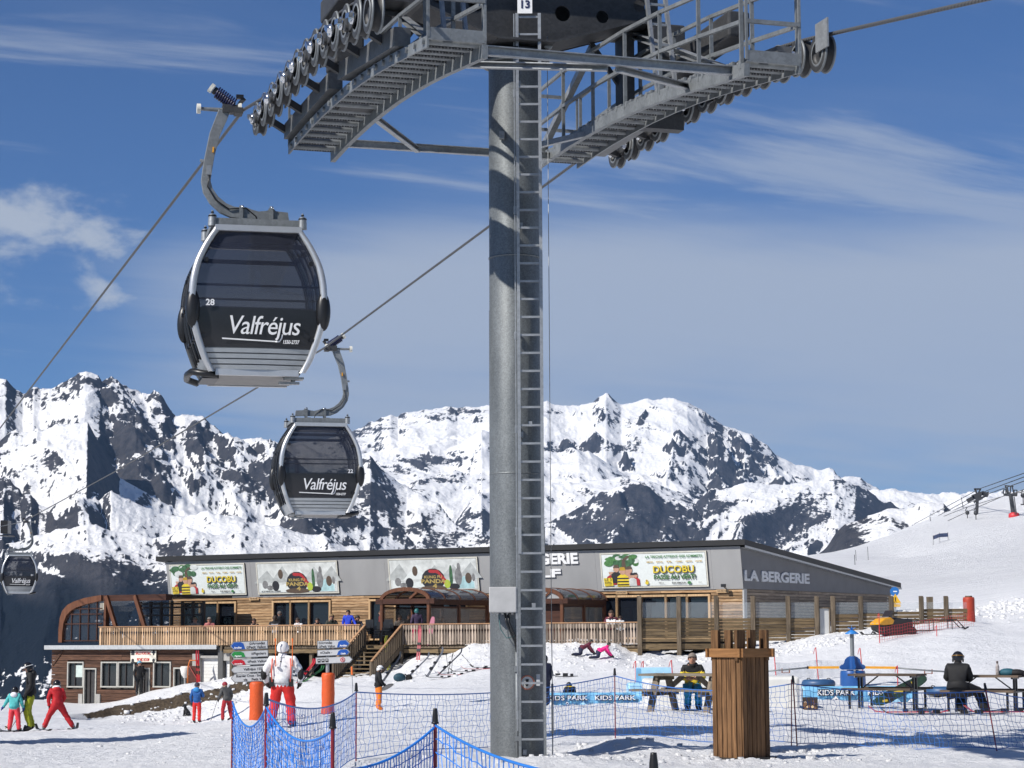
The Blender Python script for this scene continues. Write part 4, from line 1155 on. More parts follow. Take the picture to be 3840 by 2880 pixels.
def cabin(G, ang, hand, number, num_side, label, scale=1.0, tilt=0.0):
    """one cabin hanging from its grip at rope point G; hand +1: the hanger bows out to the west"""
    root = thing('gondola_cabin', label, 'gondola', G, ang, 'gondola cabins on the rope')
    root.scale = (scale,) * 3
    h = hand
    ZT = -4.05                    # cabin floor below the rope
    cx = 0.17 * h
    # --- hanger arm bowed round the rope
    pts = [(-.27, -.035), (-.31, -.15), (-.40, -.39), (-.467, -.715), (-.50, -.93), (-.52, -1.11), (-.49, -1.25), (-.40, -1.395), (-.27, -1.51), (-.14, -1.565), (.0, -1.58)]
    P = [Vector((x * h / .956, 0, z)) for x, z in pts]
    wd = [.17, .17, .155, .14, .14, .14, .15, .16, .17, .17, .17]
    b = MB()
    vs, fs = [], []
    for i, p in enumerate(P):
        t = (P[min(i + 1, len(P) - 1)] - P[max(i - 1, 0)]).normalized()
        nrm = Vector((t.z, 0, -t.x))
        for s, d in ((-1, -1), (1, -1), (1, 1), (-1, 1)):
            vs.append(p + nrm * s * wd[i] * .5 + Vector((0, d * .045, 0)))
    for i in range(len(P) - 1):
        for j in range(4): fs.append((i * 4 + j, i * 4 + (j + 1) % 4, (i + 1) * 4 + (j + 1) % 4, (i + 1) * 4 + j))
    fs += [(0, 1, 2, 3), tuple(len(vs) - 4 + j for j in (3, 2, 1, 0))]
    b.mesh(vs, fs)
    hang = b.build('hanger_arm', M_STEEL, root, bevel=.006)
    b = MB()
    outl = [(-.17, -1.50), (.06, -1.49), (.14, -1.52), (.24, -1.545), (.36, -1.53), (.46, -1.49), (.50, -1.53), (.68, -1.545), (.70, -1.68), (.45, -1.67), (.2, -1.665), (.03, -1.665), (-.17, -1.645)]
    b.prism([(x * h + cx * 0, z) for x, z in outl], .10, Matrix.Translation((0, -.05, 0)))
    b.build('hanger_beam', M_STEEL, root)
    b = MB()
    for x in (-.0, .44): b.ball((x * h, -.07, -1.49), .028, 8, 6)
    b.build('pivot_bolt', M_CHROME, root)
    for x in (-.02, .43):
        b = MB()
        for y in (-.075, .075): b.bar((x * h, y, -1.47), ((x + .0) * h, y, -1.84), .012, .055, up=(1, 0, 0))
        b.bar((x * h, -.08, -1.83), (x * h, .08, -1.83), .035)
        b.build('suspension_link', M_STEEL, root)
    # --- grip
    b = MB()
    b.box((-.20 * h, 0, .0), (.22, .16, .12)); b.box((-.07 * h, 0, -.03), (.12, .22, .09)); b.bar((-.05 * h, 0, .1), (.02 * h, 0, .18), .05, .06)
    b.build('grip', M_STEEL_D, root)
    b = MB()
    a0, a1 = Vector((-.40 * h, 0, .26)), Vector((-.13 * h, 0, .07))
    ax = (a1 - a0).normalized(); n1 = Vector((0, 1, 0)); n2 = ax.cross(n1)
    tp = []
    for k in range(110):
        f = k / 109; a = f * math.tau * 9
        tp.append(a0.lerp(a1, f) + (n1 * math.cos(a) + n2 * math.sin(a)) * .085)
    b.tube(tp, .014, 6)
    b.build('grip_spring', M_SPRING, root)
    b = MB(); b.cyl(a0, a1, .045, n=10); b.cyl(a0 - ax * .05, a0, .06, n=12); b.build('spring_guide', M_BLACK, root)
    for p, axd, rr in ((a0 - ax * .09, ax, .075), (Vector((-.66 * h, 0, -.01)), Vector((1, 0, 0)), .075), (Vector((-.055 * h, 0, .02)), Vector((1, 0, 0)), .085)):
        b = MB(); b.cyl(p - axd * .028, p + axd * .028, rr, n=18); b.build('guide_roller', M_WHITE_P, root)
    b = MB(); b.cyl((-.64 * h, 0, -.01), (-.26 * h, 0, -.015), .026, .034, n=12); b.build('roller_shaft', M_STEEL, root)
    b = MB(); b.box((-.05 * h, 0, .2), (.11, .07, .06)); b.build('grip_lever', M_BLACK, root)
    b = MB(); b.bar((-.44 * h, -.06, -.60), (-.445 * h, -.06, -.68), .02, .04); b.build('warning_tag', M_ORANGE_S, hang)
    b = MB(); b.box((-.55 * h, 0, -.80), (.12, .05, .03)); b.cyl((-.63 * h, 0, -.80), (-.60 * h, 0, -.80), .025, n=10); b.box((-.50 * h, -.055, -.95), (.07, .03, .14)); b.build('hanger_bracket', M_STEEL_L, hang)
    b = MB(); b.tube([(-.49 * h, -.06, -1.0), (-.52 * h, -.06, -1.2), (-.40 * h, -.07, -1.40), (-.2 * h, -.07, -1.53), (.05 * h, -.06, -1.5), (.2 * h, -.05, -1.62), (.3 * h, 0, -1.9)], .010, 6); b.build('hanger_cable', M_BLACK, hang)
    # --- roof frame with four rubber mounts
    ztop = ZT + 2.15
    b = MB()
    for y in (-.58, .58): b.bar((cx - .66, y, ztop + .07), (cx + .66, y, ztop + .07), .09, .11)
    for x in (-.62, .62): b.bar((cx + x, -.58, ztop + .07), (cx + x, .58, ztop + .07), .07, .08)
    b.bar((-.02 * h, -.58, ztop + .09), (-.02 * h, .58, ztop + .09), .08, .10); b.bar((.43 * h, -.58, ztop + .09), (.43 * h, .58, ztop + .09), .08, .10)
    b.build('roof_frame', M_STEEL, root)
    for x in (-.66, .66):
        for y in (-.60, .60):
            b = MB(); b.cyl((cx + x, y, ztop + .0), (cx + x, y, ztop + .14), .065, .058, n=14); b.cyl((cx + x, y, ztop + .155), (cx + x, y, ztop + .175), .05, n=12); b.cyl((cx + x, y, ztop + .175), (cx + x, y, ztop + .235), .014, n=8)
            m_ = b.build('roof_mount', M_STEEL_L, root)
            b = MB(); b.cyl((cx + x, y, ztop + .138), (cx + x, y, ztop + .158), .062, n=14); b.cyl((cx + x, y, ztop + .195), (cx + x, y, ztop + .215), .024, n=8); b.build('rubber_ring', M_BLACK, m_)
    # --- end walls (front and back), each split into window, lower panel and ribs
    def strip(zs, y_sign, inset, off=0.0):
        vs, fs = [], []
        nx = 9
        for z in zs:
            w = halfw(z) - inset
            for k in range(nx):
                f = -1 + 2 * k / (nx - 1)
                y = (half_d(z) + off) - .05 * f * f
                vs.append((cx + f * w, y_sign * y, ZT + z))
        for i in range(len(zs) - 1):
            for k in range(nx - 1):
                q = (i * nx + k, i * nx + k + 1, (i + 1) * nx + k + 1, (i + 1) * nx + k)
                fs.append(q if y_sign < 0 else q[::-1])
        return vs, fs
    for ys in (-1, 1):
        b = MB(); b.mesh(*strip([.92, 1.0, 1.1, 1.2, 1.3, 1.4, 1.5, 1.6, 1.7, 1.8, 1.9, 1.98, 2.06], ys, .06), smooth=True)
        b.build('end_window', M_GLASS_C, root)
        b = MB(); b.mesh(*strip([.36, .43, .5, .58, .65, .73, .8, .86, .92], ys, .06, .002), smooth=True); pan = b.build('lower_panel', M_PANEL_C, root)
        b = MB()
        zz = [.04]
        for k in range(4): zz += [.04 + .08 * k + .055, .04 + .08 * k + .06, .04 + .08 * k + .075, .04 + .08 * k + .08]
        prev = 0.04
        for k in range(4):
            z0 = .04 + .08 * k
            b.cur = 0; b.mesh(*strip([z0, z0 + .062], ys, .06, .012)); b.mesh(*strip([z0 + .062, z0 + .0625], ys, .06, .006))
            b.cur = 1; b.mesh(*strip([z0 + .062, z0 + .08], ys, .06, 0))
        b.build('ribbed_panel', [M_RIB, M_GROOVE], root)
        # silver frame round the end
        fr = MB()
        for s in (-1, 1):
            zs_ = [i * 2.15 / 24 for i in range(25)]
            vs, fs = [], []
            for z in zs_:
                w = halfw(z); y = half_d(z)
                wdt = .105
                for (dx, dy) in ((0, -.02), (-wdt * .15, .05), (-wdt * .85, .055), (-wdt, -.01)):
                    vs.append((cx + s * (w + dx + .02), ys * (y + dy - .02), ZT + z))
            for i in range(24):
                for j in range(3):
                    q = (i * 4 + j, i * 4 + j + 1, (i + 1) * 4 + j + 1, (i + 1) * 4 + j)
                    fs.append(q if s * ys > 0 else q[::-1])
            fr.mesh(vs, fs, True)
        fr.bar((cx - halfw(2.1), ys * (half_d(2.1) + .005), ZT + 2.105), (cx + halfw(2.1), ys * (half_d(2.1) + .005), ZT + 2.105), .07, .085)
        fr.build('end_frame', M_SILVER, root)
        b = MB(); b.box((cx, ys * (half_d(0) - .03), ZT + .0), (1.2, .07, .09)); b.build('bottom_trim', M_SILVER, root)
        for x_, z_ in ((-.76, 1.62), (.76, 1.60), (-.78, .50), (.78, .48)):
            if ys < 0:
                b = MB(); b.cyl((cx + x_, -half_d(z_) - .0, ZT + z_), (cx + x_, -half_d(z_) - .012, ZT + z_), .035, n=12); b.build('fixing_disc', M_BLACK, root)
        for s in (-1, 1):
            b = MB(); b.ball((cx + s * .945, ys * (half_d(.9) - .02), ZT + .90), .11, 14, 12, (.95, .75, 2.6)); b.build('bumper_pad', M_BLACK, root)
    # --- side walls with folding doors
    for s in (-1, 1):
        def sstrip(zs, off, y0=-.70, y1=.70):
            vs, fs = [], []
            ny = 7
            for z in zs:
                for k in range(ny):
                    f = y0 + (y1 - y0) * k / (ny - 1)
                    vs.append((cx + s * (halfw(z) + off - .06 * f * f), f * half_d(z) / .75, ZT + z))
            for i in range(len(zs) - 1):
                for k in range(ny - 1):
                    q = (i * ny + k, i * ny + k + 1, (i + 1) * ny + k + 1, (i + 1) * ny + k)
                    fs.append(q if s < 0 else q[::-1])
            return vs, fs
        b = MB(); b.mesh(*sstrip([.25, .35, .45, .55, .65, .75, .85, .95, 1.05, 1.15, 1.25, 1.38, 1.5, 1.62, 1.75, 1.85, 1.95, 2.06], -.03), smooth=True)
        dr = b.build('folding_door', M_GLASS_S, root)
        b = MB(); b.mesh(*sstrip([.0, .12, .25], -.02)); b.build('side_sill', M_RIB, root)
        b = MB(); b.mesh(*sstrip([2.06, 2.1, 2.15], -.02)); b.build('side_header', M_STEEL_D, root)
        b = MB()
        for y in (-.64, -.34, -.03, .03, .34, .64):
            b.tube([(cx + s * (halfw(z) - .015 - .06 * y * y), y * half_d(z) / .75, ZT + z) for z in np.linspace(.22, 2.08, 14)], .022, 6)
        b.build('door_mullion', M_BLACK, dr)
        b = MB()
        for z in (.5, 1.0, 1.5, 1.9):
            for y in (-.5, -.2, .2, .5): b.box((cx + s * (halfw(z) - .0), y * half_d(z) / .75, ZT + z), (.04, .10, .05))
        b.build('door_hinge', M_BLACK, dr)['kind'] = 'stuff'
    # --- floor, roof, seats
    b = MB(); b.box((cx, 0, ZT + .0), (1.24, 1.24, .06)); b.build('floor', M_FLOOR, root)
    b = MB(); b.box((cx, 0, ZT + 2.12), (1.28, 1.30, .05)); b.build('roof', M_DARKIN, root)
    for ys in (-1, 1):
        b = MB(); b.box((cx, ys * .44, ZT + .48), (1.50, .38, .06)); b.box((cx, ys * .66, ZT + .75), (1.6, .06, .42)); b.build('bench_seat', M_DARKIN, root)
        b = MB(); b.tube([(cx - .9, ys * .66, ZT + 1.28), (cx + .9, ys * .66, ZT + 1.28)], .018, 6); b.build('window_bar', M_DARKIN, root)
        b = MB(); b.bar((cx - .80, ys * .70, ZT + 1.86), (cx + .80, ys * .70, ZT + 1.86), .05, .06); b.build('window_header', M_DARKIN, root)
    # --- step and ski rack under the doors
    b = MB(); b.tube([(cx - h * .56, -.62, ZT - .03), (cx - h * .75, -.62, ZT - .02), (cx - h * .92, -.5, ZT + .02), (cx - h * .95, 0, ZT + .03), (cx - h * .92, .5, ZT + .02), (cx - h * .75, .62, ZT - .02)], .05, 8); b.box((cx - h * .66, -.2, ZT - .06), (.24, .8, .05))
    b.build('side_bumper', M_BLACK, root)
    b = MB(); b.box((cx + h * .56, -.45, ZT - .05), (.28, .22, .03)); b.box((cx + h * .50, -.40, ZT - .11), (.3, .10, .035)); b.cyl((cx + h * .56, -.4, ZT - .1), (cx + h * .56, -.4, ZT - .02), .03, n=8); b.build('door_mechanism', M_STEEL_L, root)
    # --- lettering
    zt = .66; yt = -(half_d(zt) + .012)
    add_text('lettering', 'Valfréjus', .385, M_WHITE, pan_front(root), (cx + .07, yt, ZT + zt), 0, shear=.22, bold=.001, width=1.02, space=.92)
    b = MB(); b.prism([(-.52, .0), (.27, -.03), (.27, -.048), (-.52, -.02)], .005, Matrix.Translation((cx, -(half_d(.46) + .012), ZT + .485))); b.tube([(cx + .25, -(half_d(.46) + .012), ZT + .44), (cx + .31, -(half_d(.46) + .012), ZT + .45), (cx + .335, -(half_d(.46) + .012), ZT + .49), (cx + .35, -(half_d(.5) + .012), ZT + .55)], .012, 6)
    b.build('underline', M_WHITE, pan_front(root))
    add_text('lettering', '1550-2737', .075, M_WHITE, pan_front(root), (cx + .47, -(half_d(.46) + .012), ZT + .44), 0, shear=.2, bold=.002, width=.24)
    add_text('lettering', number, .125, M_WHITE, pan_front(root), (cx + num_side * .70, -(half_d(1.0) + .006), ZT + .985), 0, bold=.003, width=.125)
    return root
def pan_front(root):
    return next(c for c in root.children if c.name.startswith('lower_panel'))
ROPE_ANG = math.atan2(UV.y, UV.x) - R(94)
c28 = cabin(G1, ROPE_ANG, 1, '28', -1, 'large dark glass gondola cabin numbered 28, closest to the tower')
c22 = cabin(G2, ROPE_ANG, -1, '22', 1, 'dark glass gondola cabin numbered 22, above the roof beside the tower', 1.045)
c21 = cabin(G3, ROPE_ANG + R(2), -1, '21', 1, 'small dark gondola cabin hanging over the picnic room end, farthest of the cabins')

# ------------------------------------------------------------------ restaurant building
M_FASCIA = mat('grey_render_board', (0.30, 0.30, 0.30), 0.75, noise=0.10, nscale=1.3, bump=0.15, bscale=20, stretch=(1, 1, .35))
M_ROOFB = mat('black_roof_edge', (0.008, 0.008, 0.009), 0.6)
M_LARCH = wood('larch_cladding', (0.17, 0.085, 0.035), (0.50, 0.340, 0.195), 2.8, 'X', 0.34)
M_LARCH_G = wood('shaded_cladding', (0.14, 0.105, 0.075), (0.33, 0.27, 0.21), 2.2, 'Y', 0.20)  # side wall larch, greyed so its colour carries the shade there
M_TRIM = wood('pale_timber_trim', (0.36, 0.22, 0.11), (0.60, 0.42, 0.24), 2.5, 'Z', 0.12)
M_PICK = wood('picket_timber', (0.27, 0.165, 0.095), (0.52, 0.36, 0.22), 3.0, 'Z', 0.55)
M_PICK_G = wood('grey_picket_timber', (0.16, 0.125, 0.10), (0.42, 0.34, 0.27), 3.0, 'Z', 0.60)
M_RAILW = wood('rail_timber', (0.27, 0.14, 0.07), (0.48, 0.29, 0.16), 2.0, 'X', 0.1)
M_DARKW = wood('dark_brown_boards', (0.038, 0.018, 0.011), (0.135, 0.070, 0.044), 2.0, 'X', 0.30)
M_REDW = wood('red_brown_glulam', (0.075, 0.028, 0.014), (0.165, 0.068, 0.034), 1.2, 'Z', 0.12, rough=0.55)
M_DKREDW = wood('dark_red_timber', (0.030, 0.012, 0.008), (0.075, 0.030, 0.018), 1.2, 'X', 0.12, rough=0.6)
M_OLDW = wood('weathered_plank', (0.060, 0.042, 0.025), (0.225, 0.160, 0.085), 2.2, 'X', 0.30)
M_POSTW = wood('weathered_post', (0.055, 0.042, 0.030), (0.20, 0.155, 0.105), 2.0, 'Z', 0.2)
M_GLASS = glass('window_glass', (0.012, 0.015, 0.022), 0.90, 0.02, 0.6)
M_GLASS_L = glass('clear_screen_glass', (0.55, 0.60, 0.62), 0.13, 0.05, 0.5)
M_GLASS_V = glass('veranda_glass', (0.05, 0.06, 0.08), 0.26, 0.02, 0.6)
M_GLASS_R = glass('smoked_roof_sheet', (0.035, 0.045, 0.075), 0.86, 0.10, 0.6)
M_FRAME_D = mat('dark_window_frame', (0.03, 0.022, 0.02), 0.5)
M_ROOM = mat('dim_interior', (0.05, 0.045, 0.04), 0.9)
M_CONC = mat('concrete', (0.33, 0.32, 0.30), 0.85, noise=0.2, nscale=3)
M_SHUT = mat('white_shutter', (0.70, 0.70, 0.68), 0.55, noise=0.05)
M_PAINTW = mat('white_window_frame', (0.40, 0.39, 0.35), 0.5)
M_CREAM = mat('cream_sign', (0.72, 0.68, 0.57), 0.55, noise=0.06)
M_SIGNRED = mat('sign_red', (0.50, 0.035, 0.025), 0.5)
M_INK = mat('dark_ink', (0.025, 0.025, 0.028), 0.6, noise=0.05)
M_GREYMET = mat('grey_sheet_metal', (0.36, 0.37, 0.38), 0.45, 0.4)

FLOOR = 1.27                       # deck level
A_ = atD(1605, 1272, 100.0)
yb = 128.0
for _ in range(40):
    B_ = atD(366, 1293, yb); yb += (A_.z - B_.z) * 20 if B_.z > 0 else 0
    yb = min(140, max(115, yb))
B_ = atD(366, 1293, yb)
Tv = Vector((A_.x - B_.x, A_.y - B_.y, 0)); BLEN = Tv.length; Tv.normalize()
Iv = Vector((-Tv.y, Tv.x, 0))      # into the building, away from the piste
if Iv.y < 0: Iv = -Iv
BO = Vector((B_.x, B_.y, FLOOR)); BANG = math.atan2(Tv.y, Tv.x)
FB = A_.z - FLOOR                  # underside of the grey band above the deck
def fac(px, py, y0):
    """building coordinates (along, up) of the point seen at pixel px, py on the plane y0 behind the facade"""
    d = at(px, py, 100.0) - Vector((0, 0, EYE)); o = Vector((0, 0, EYE)) - BO
    k = (y0 - o.dot(Iv)) / d.dot(Iv)
    p = o + d * k
    return p.dot(Tv), p.z
def facD(x, y, y0): return fac(x * 1.736, y * 1.736, y0)
def bworld(x, y, z): return BO + Tv * x + Iv * y + Vector((0, 0, z))
bld = thing('restaurant', 'long low mountain restaurant with grey upper band, timber cladding and black roof', 'restaurant', BO, BANG)
L_ = BLEN
LEAN = 0.36
def sidept(x, y):
    d = atD(x, y, 100.0) - Vector((0, 0, EYE)); o = Vector((0, 0, EYE)) - BO
    k = (L_ + .06 - o.dot(Tv)) / d.dot(Tv); p = o + d * k
    return p.dot(Iv), p.z
DEPTH = sidept(1926, 1275)[0]
RT = facD(1592, 1180, -LEAN)[1]     # top of the grey band
RB = sidept(1926, 1266)[1] - .05      # eave at the low back edge
print('depth', DEPTH, RB)
print('facade length', BLEN, 'band', FB, RT, 'yb', yb)
# grey band, leaning out at the top, in panels
xs = [0] + [facD(x, 1250, -.1)[0] for x in (545, 735, 835, 1040, 1290, 1540)] + [L_ + .05]
for x0, x1 in zip(xs[:-1], xs[1:]):
    b = MB()
    b.mesh([(x0 + .004, -.06, FB), (x1 - .004, -.06, FB), (x1 - .004, -LEAN, RT), (x0 + .004, -LEAN, RT), (x0 + .004, .10, FB), (x1 - .004, .10, FB), (x1 - .004, .10, RT), (x0 + .004, .10, RT)],
           [(0, 1, 2, 3), (1, 5, 6, 2), (4, 0, 3, 7), (0, 4, 5, 1)])
    b.build('band_panel', M_FASCIA, bld)
b = MB()     # side band under the sloping roof
b.mesh([(L_ + .06, -.06, FB), (L_ + .06, DEPTH, FB), (L_ + .06, DEPTH, RB), (L_ + .06, .1, RT - .02), (L_ + .06, -LEAN, RT)], [(0, 1, 2, 3, 4)])
b.mesh([(L_ + .06, -.06, FB), (L_ + .06, DEPTH, FB), (L_ - .3, DEPTH, FB), (L_ - .3, -.06, FB)], [(0, 3, 2, 1)])
b.build('side_band', mat('shaded_grey_board', (0.155, 0.155, 0.16), 0.75, noise=0.10, nscale=1.2), bld)  # grey band again, darkened in colour for the shaded side
b = MB()     # mono-pitch roof
e = .16
def rz(y): return RT + .02 + (RB - RT) * (y) / DEPTH
pr = [(-LEAN - .18, RT + .05), (DEPTH + .7, rz(DEPTH + .7)), (DEPTH + .7, rz(DEPTH + .7) + .26), (-LEAN - .18, RT + .31)]
for xa, xb in ((-.55, L_ + .36),):
    b.mesh([(xa, p[0], p[1]) for p in pr] + [(xb, p[0], p[1]) for p in pr], [(0, 1, 2, 3), (7, 6, 5, 4), (0, 4, 5, 1), (1, 5, 6, 2), (2, 6, 7, 3), (3, 7, 4, 0)])
b.build('roof', M_ROOFB, bld)
b = MB(); b.mesh([(L_ + .34, -LEAN - .1, RT - .06), (L_ + .34, DEPTH + .85, rz(DEPTH + .85) - .08), (L_ + .34, DEPTH + .85, rz(DEPTH + .85) + .02), (L_ + .34, -LEAN - .1, RT + .04), (L_ + .05, -LEAN - .1, RT - .06), (L_ + .05, DEPTH + .85, rz(DEPTH + .85) - .08), (L_ + .05, DEPTH + .85, rz(DEPTH + .85) + .02), (L_ + .05, -LEAN - .1, RT + .04)],
                 [(0, 1, 2, 3), (0, 4, 5, 1)])
b.build('verge_board', M_GREYMET, bld)
b = MB()     # body behind the cladding
b.box((L_ / 2, DEPTH / 2 + .25, FB / 2 - .6), (L_ - .4, DEPTH - .5, FB + 1.2))
b.build('wall', M_ROOM, bld)
# window groups: pane edges along the facade
def xf(*ds): return [facD(d, 1330, 0.0)[0] for d in ds]
ztw = facD(650, 1301, 0)[1]
groups = [xf(397, 433, 472, 510), xf(591, 629, 669, 714), xf(800, 829), xf(1266, 1334, 1386, 1440, 1486, 1534)]
gl0, gl1 = xf(855, 1010); groups.insert(3, [gl0, (gl0 + gl1) / 2, gl1])
ZB = .28
for g in groups:
    for a, c in zip(g[:-1], g[1:]):
        w_ = MB()
        for x in (a, c):
            w_.box((x, -.03, (ZB + ztw) / 2), (.11, .14, ztw - ZB))
        w_.box(((a + c) / 2, -.035, ztw + .05), (c - a + .12, .14, .10)); w_.box(((a + c) / 2, -.035, ZB - .04), (c - a + .12, .16, .08))
        f = w_.build('window', M_TRIM, bld)
        b = MB(); b.box(((a + c) / 2, .10, (ZB + ztw) / 2), (c - a - .10, .02, ztw - ZB)); b.build('pane', M_GLASS, f)
        b = MB()
        for x in (a + .08, c - .08): b.box((x, .06, (ZB + ztw) / 2), (.06, .06, ztw - ZB))
        b.box(((a + c) / 2, .06, ztw - .04), (c - a - .1, .06, .07)); b.build('sash', M_FRAME_D, f)
# cladding boards between the windows
brd = 0.148
rows = int(FB / brd)
bme = {}
def board(x0, x1, z, y=-.0, m=None, h=brd, parent=None, nm='cladding_board'):
    b = MB(); b.box((0, 0, 0), (x1 - x0 - .012, .03, h - .022))
    o = b.build(nm, m or M_LARCH, parent or bld); o.location = ((x0 + x1) / 2, y + random.uniform(-.004, .004), z)
    return o
for r in range(rows):
    z = FB - brd * (r + .5)
    cuts = [0.02, L_ - .02]
    segs = [(0.02, L_ - .02)]
    if z - brd / 2 < ztw + .10:
        segs = []; x = .02
        for g in groups:
            segs.append((x, g[0] - .06)); x = g[-1] + .06
        segs.append((x, L_ - .02))
    for s0, s1 in segs:
        n = max(1, round((s1 - s0) / 4.5))
        for k in range(n): board(s0 + (s1 - s0) * k / n, s0 + (s1 - s0) * (k + 1) / n, z)
# side wall cladding
for r in range(rows + 9):
    z = FB - brd * (r + .5)
    for k in range(3):
        y0, y1 = .35 + (DEPTH - .6) * k / 3, .35 + (DEPTH - .6) * (k + 1) / 3
        b = MB(); b.box((0, 0, 0), (.03, y1 - y0 - .012, brd - .022)); o = b.build('cladding_board', M_LARCH_G, bld)
        o.location = (L_ + random.uniform(-.004, .004), (y0 + y1) / 2, z)
b = MB(); b.box((L_ + .0, .16, FB / 2 - .6), (.10, .34, FB + 1.2)); b.build('corner_board', mat('pale_grey_corner', (0.40, 0.40, 0.39), .6), bld)
b = MB(); b.box((L_ + .0, DEPTH - .2, FB / 2 - .6), (.12, .2, FB + 1.2)); b.build('corner_board', mat('pale_grey_corner', (0.40, 0.40, 0.39), .6), bld)
# lettering on the bands
def band_text(txt, size, x, z, width, **k):
    q = (z - FB) / (RT - FB)
    o = add_text('lettering', txt, size, M_WHITE, bld, (x, -.06 - (LEAN - .06) * q - .05, z), 0, extrude=.03, width=width, **k)
    o.rotation_euler = (math.atan2(LEAN - .06, RT - FB), 0, 0)
    return o
x0, z0 = facD(1068, 1208, -.25); x1, _ = facD(1250, 1208, -.25)
band_text('LA BERGERIE', .70, (x0 + x1) / 2, facD(1215, 1208, -.25)[1], x1 - x0, bold=.028)
x0, _ = facD(1120, 1239, -.15); x1, _ = facD(1214, 1239, -.15)
band_text('SELF', .52, (x0 + x1) / 2, facD(1200, 1239, -.15)[1], x1 - x0, bold=.026)
y0, z0 = sidept(1606, 1248); y1, z1 = sidept(1746, 1248)
o = add_text('lettering', 'LA BERGERIE', .66, mat('pale_grey_letters', (.55, .56, .57), .5), bld, (L_ + .09, (y0 + y1) / 2, (z0 + z1) / 2), R(90), extrude=.03, width=abs(y1 - y0), bold=.026)
# little wooden notices
for xd, yd in ((549, 1302 - 2), (1343, 1278), (1561, 1273)):
    x, z = facD(xd, yd, -.1)
    b = MB(); b.box((x, -.11, FB - .09), (.62, .03, .15)); nb = b.build('wooden_notice', M_TRIM, bld)
    add_text('lettering', 'NO PICNIC', .11, M_INK, nb, (x, -.128, FB - .09), 0, width=.5)
for xd in (362, 1567):
    x, z = facD(xd, 1268, -.2)
    b = MB(); b.box((x, -.42, FB + .16), (.2, .16, .14)); b.bar((x, -.1, FB + .02), (x, -.42, FB + .12), .04); b.build('floodlight', M_BLACK, bld)

# ------------------------------------------------------------------ posters on the band (flat print)
P_GREEN = mat('print_green', (0.05, 0.13, 0.06), .5, noise=.6, nscale=9); P_LEAF = mat('print_leaf', (.07, .19, .06), .5, noise=.5, nscale=12)
P_YEL = mat('print_yellow', (0.72, 0.55, 0.04), .5); P_RED = mat('print_red', (0.40, 0.03, 0.035), .5); P_BLK = mat('print_black', (.025, .025, .03), .5, noise=.1)
P_SKIN = mat('print_skin', (.50, .29, .20), .5); P_GREY = mat('print_grey', (.20, .20, .20), .5, noise=.4, nscale=6); P_GOLD = mat('print_gold', (.45, .28, .03), .5); P_BROWN = mat('print_brown', (.10, .07, .05), .5)
P_SNOW = mat('print_snow', (.60, .62, .60), .5, noise=.25, nscale=3); P_ICE = mat('print_ice', (.40, .60, .62), .5, noise=.25, nscale=4); P_PAPER = mat('print_paper', (.70, .74, .72), .5, noise=.06)
P_DGREEN = mat('print_title_green', (.06, .20, .07), .5); P_LIME = mat('print_lime', (.40, .50, .06), .5)
QROT = Matrix.Rotation(math.atan2(LEAN - .06, RT - FB), 3, 'X')
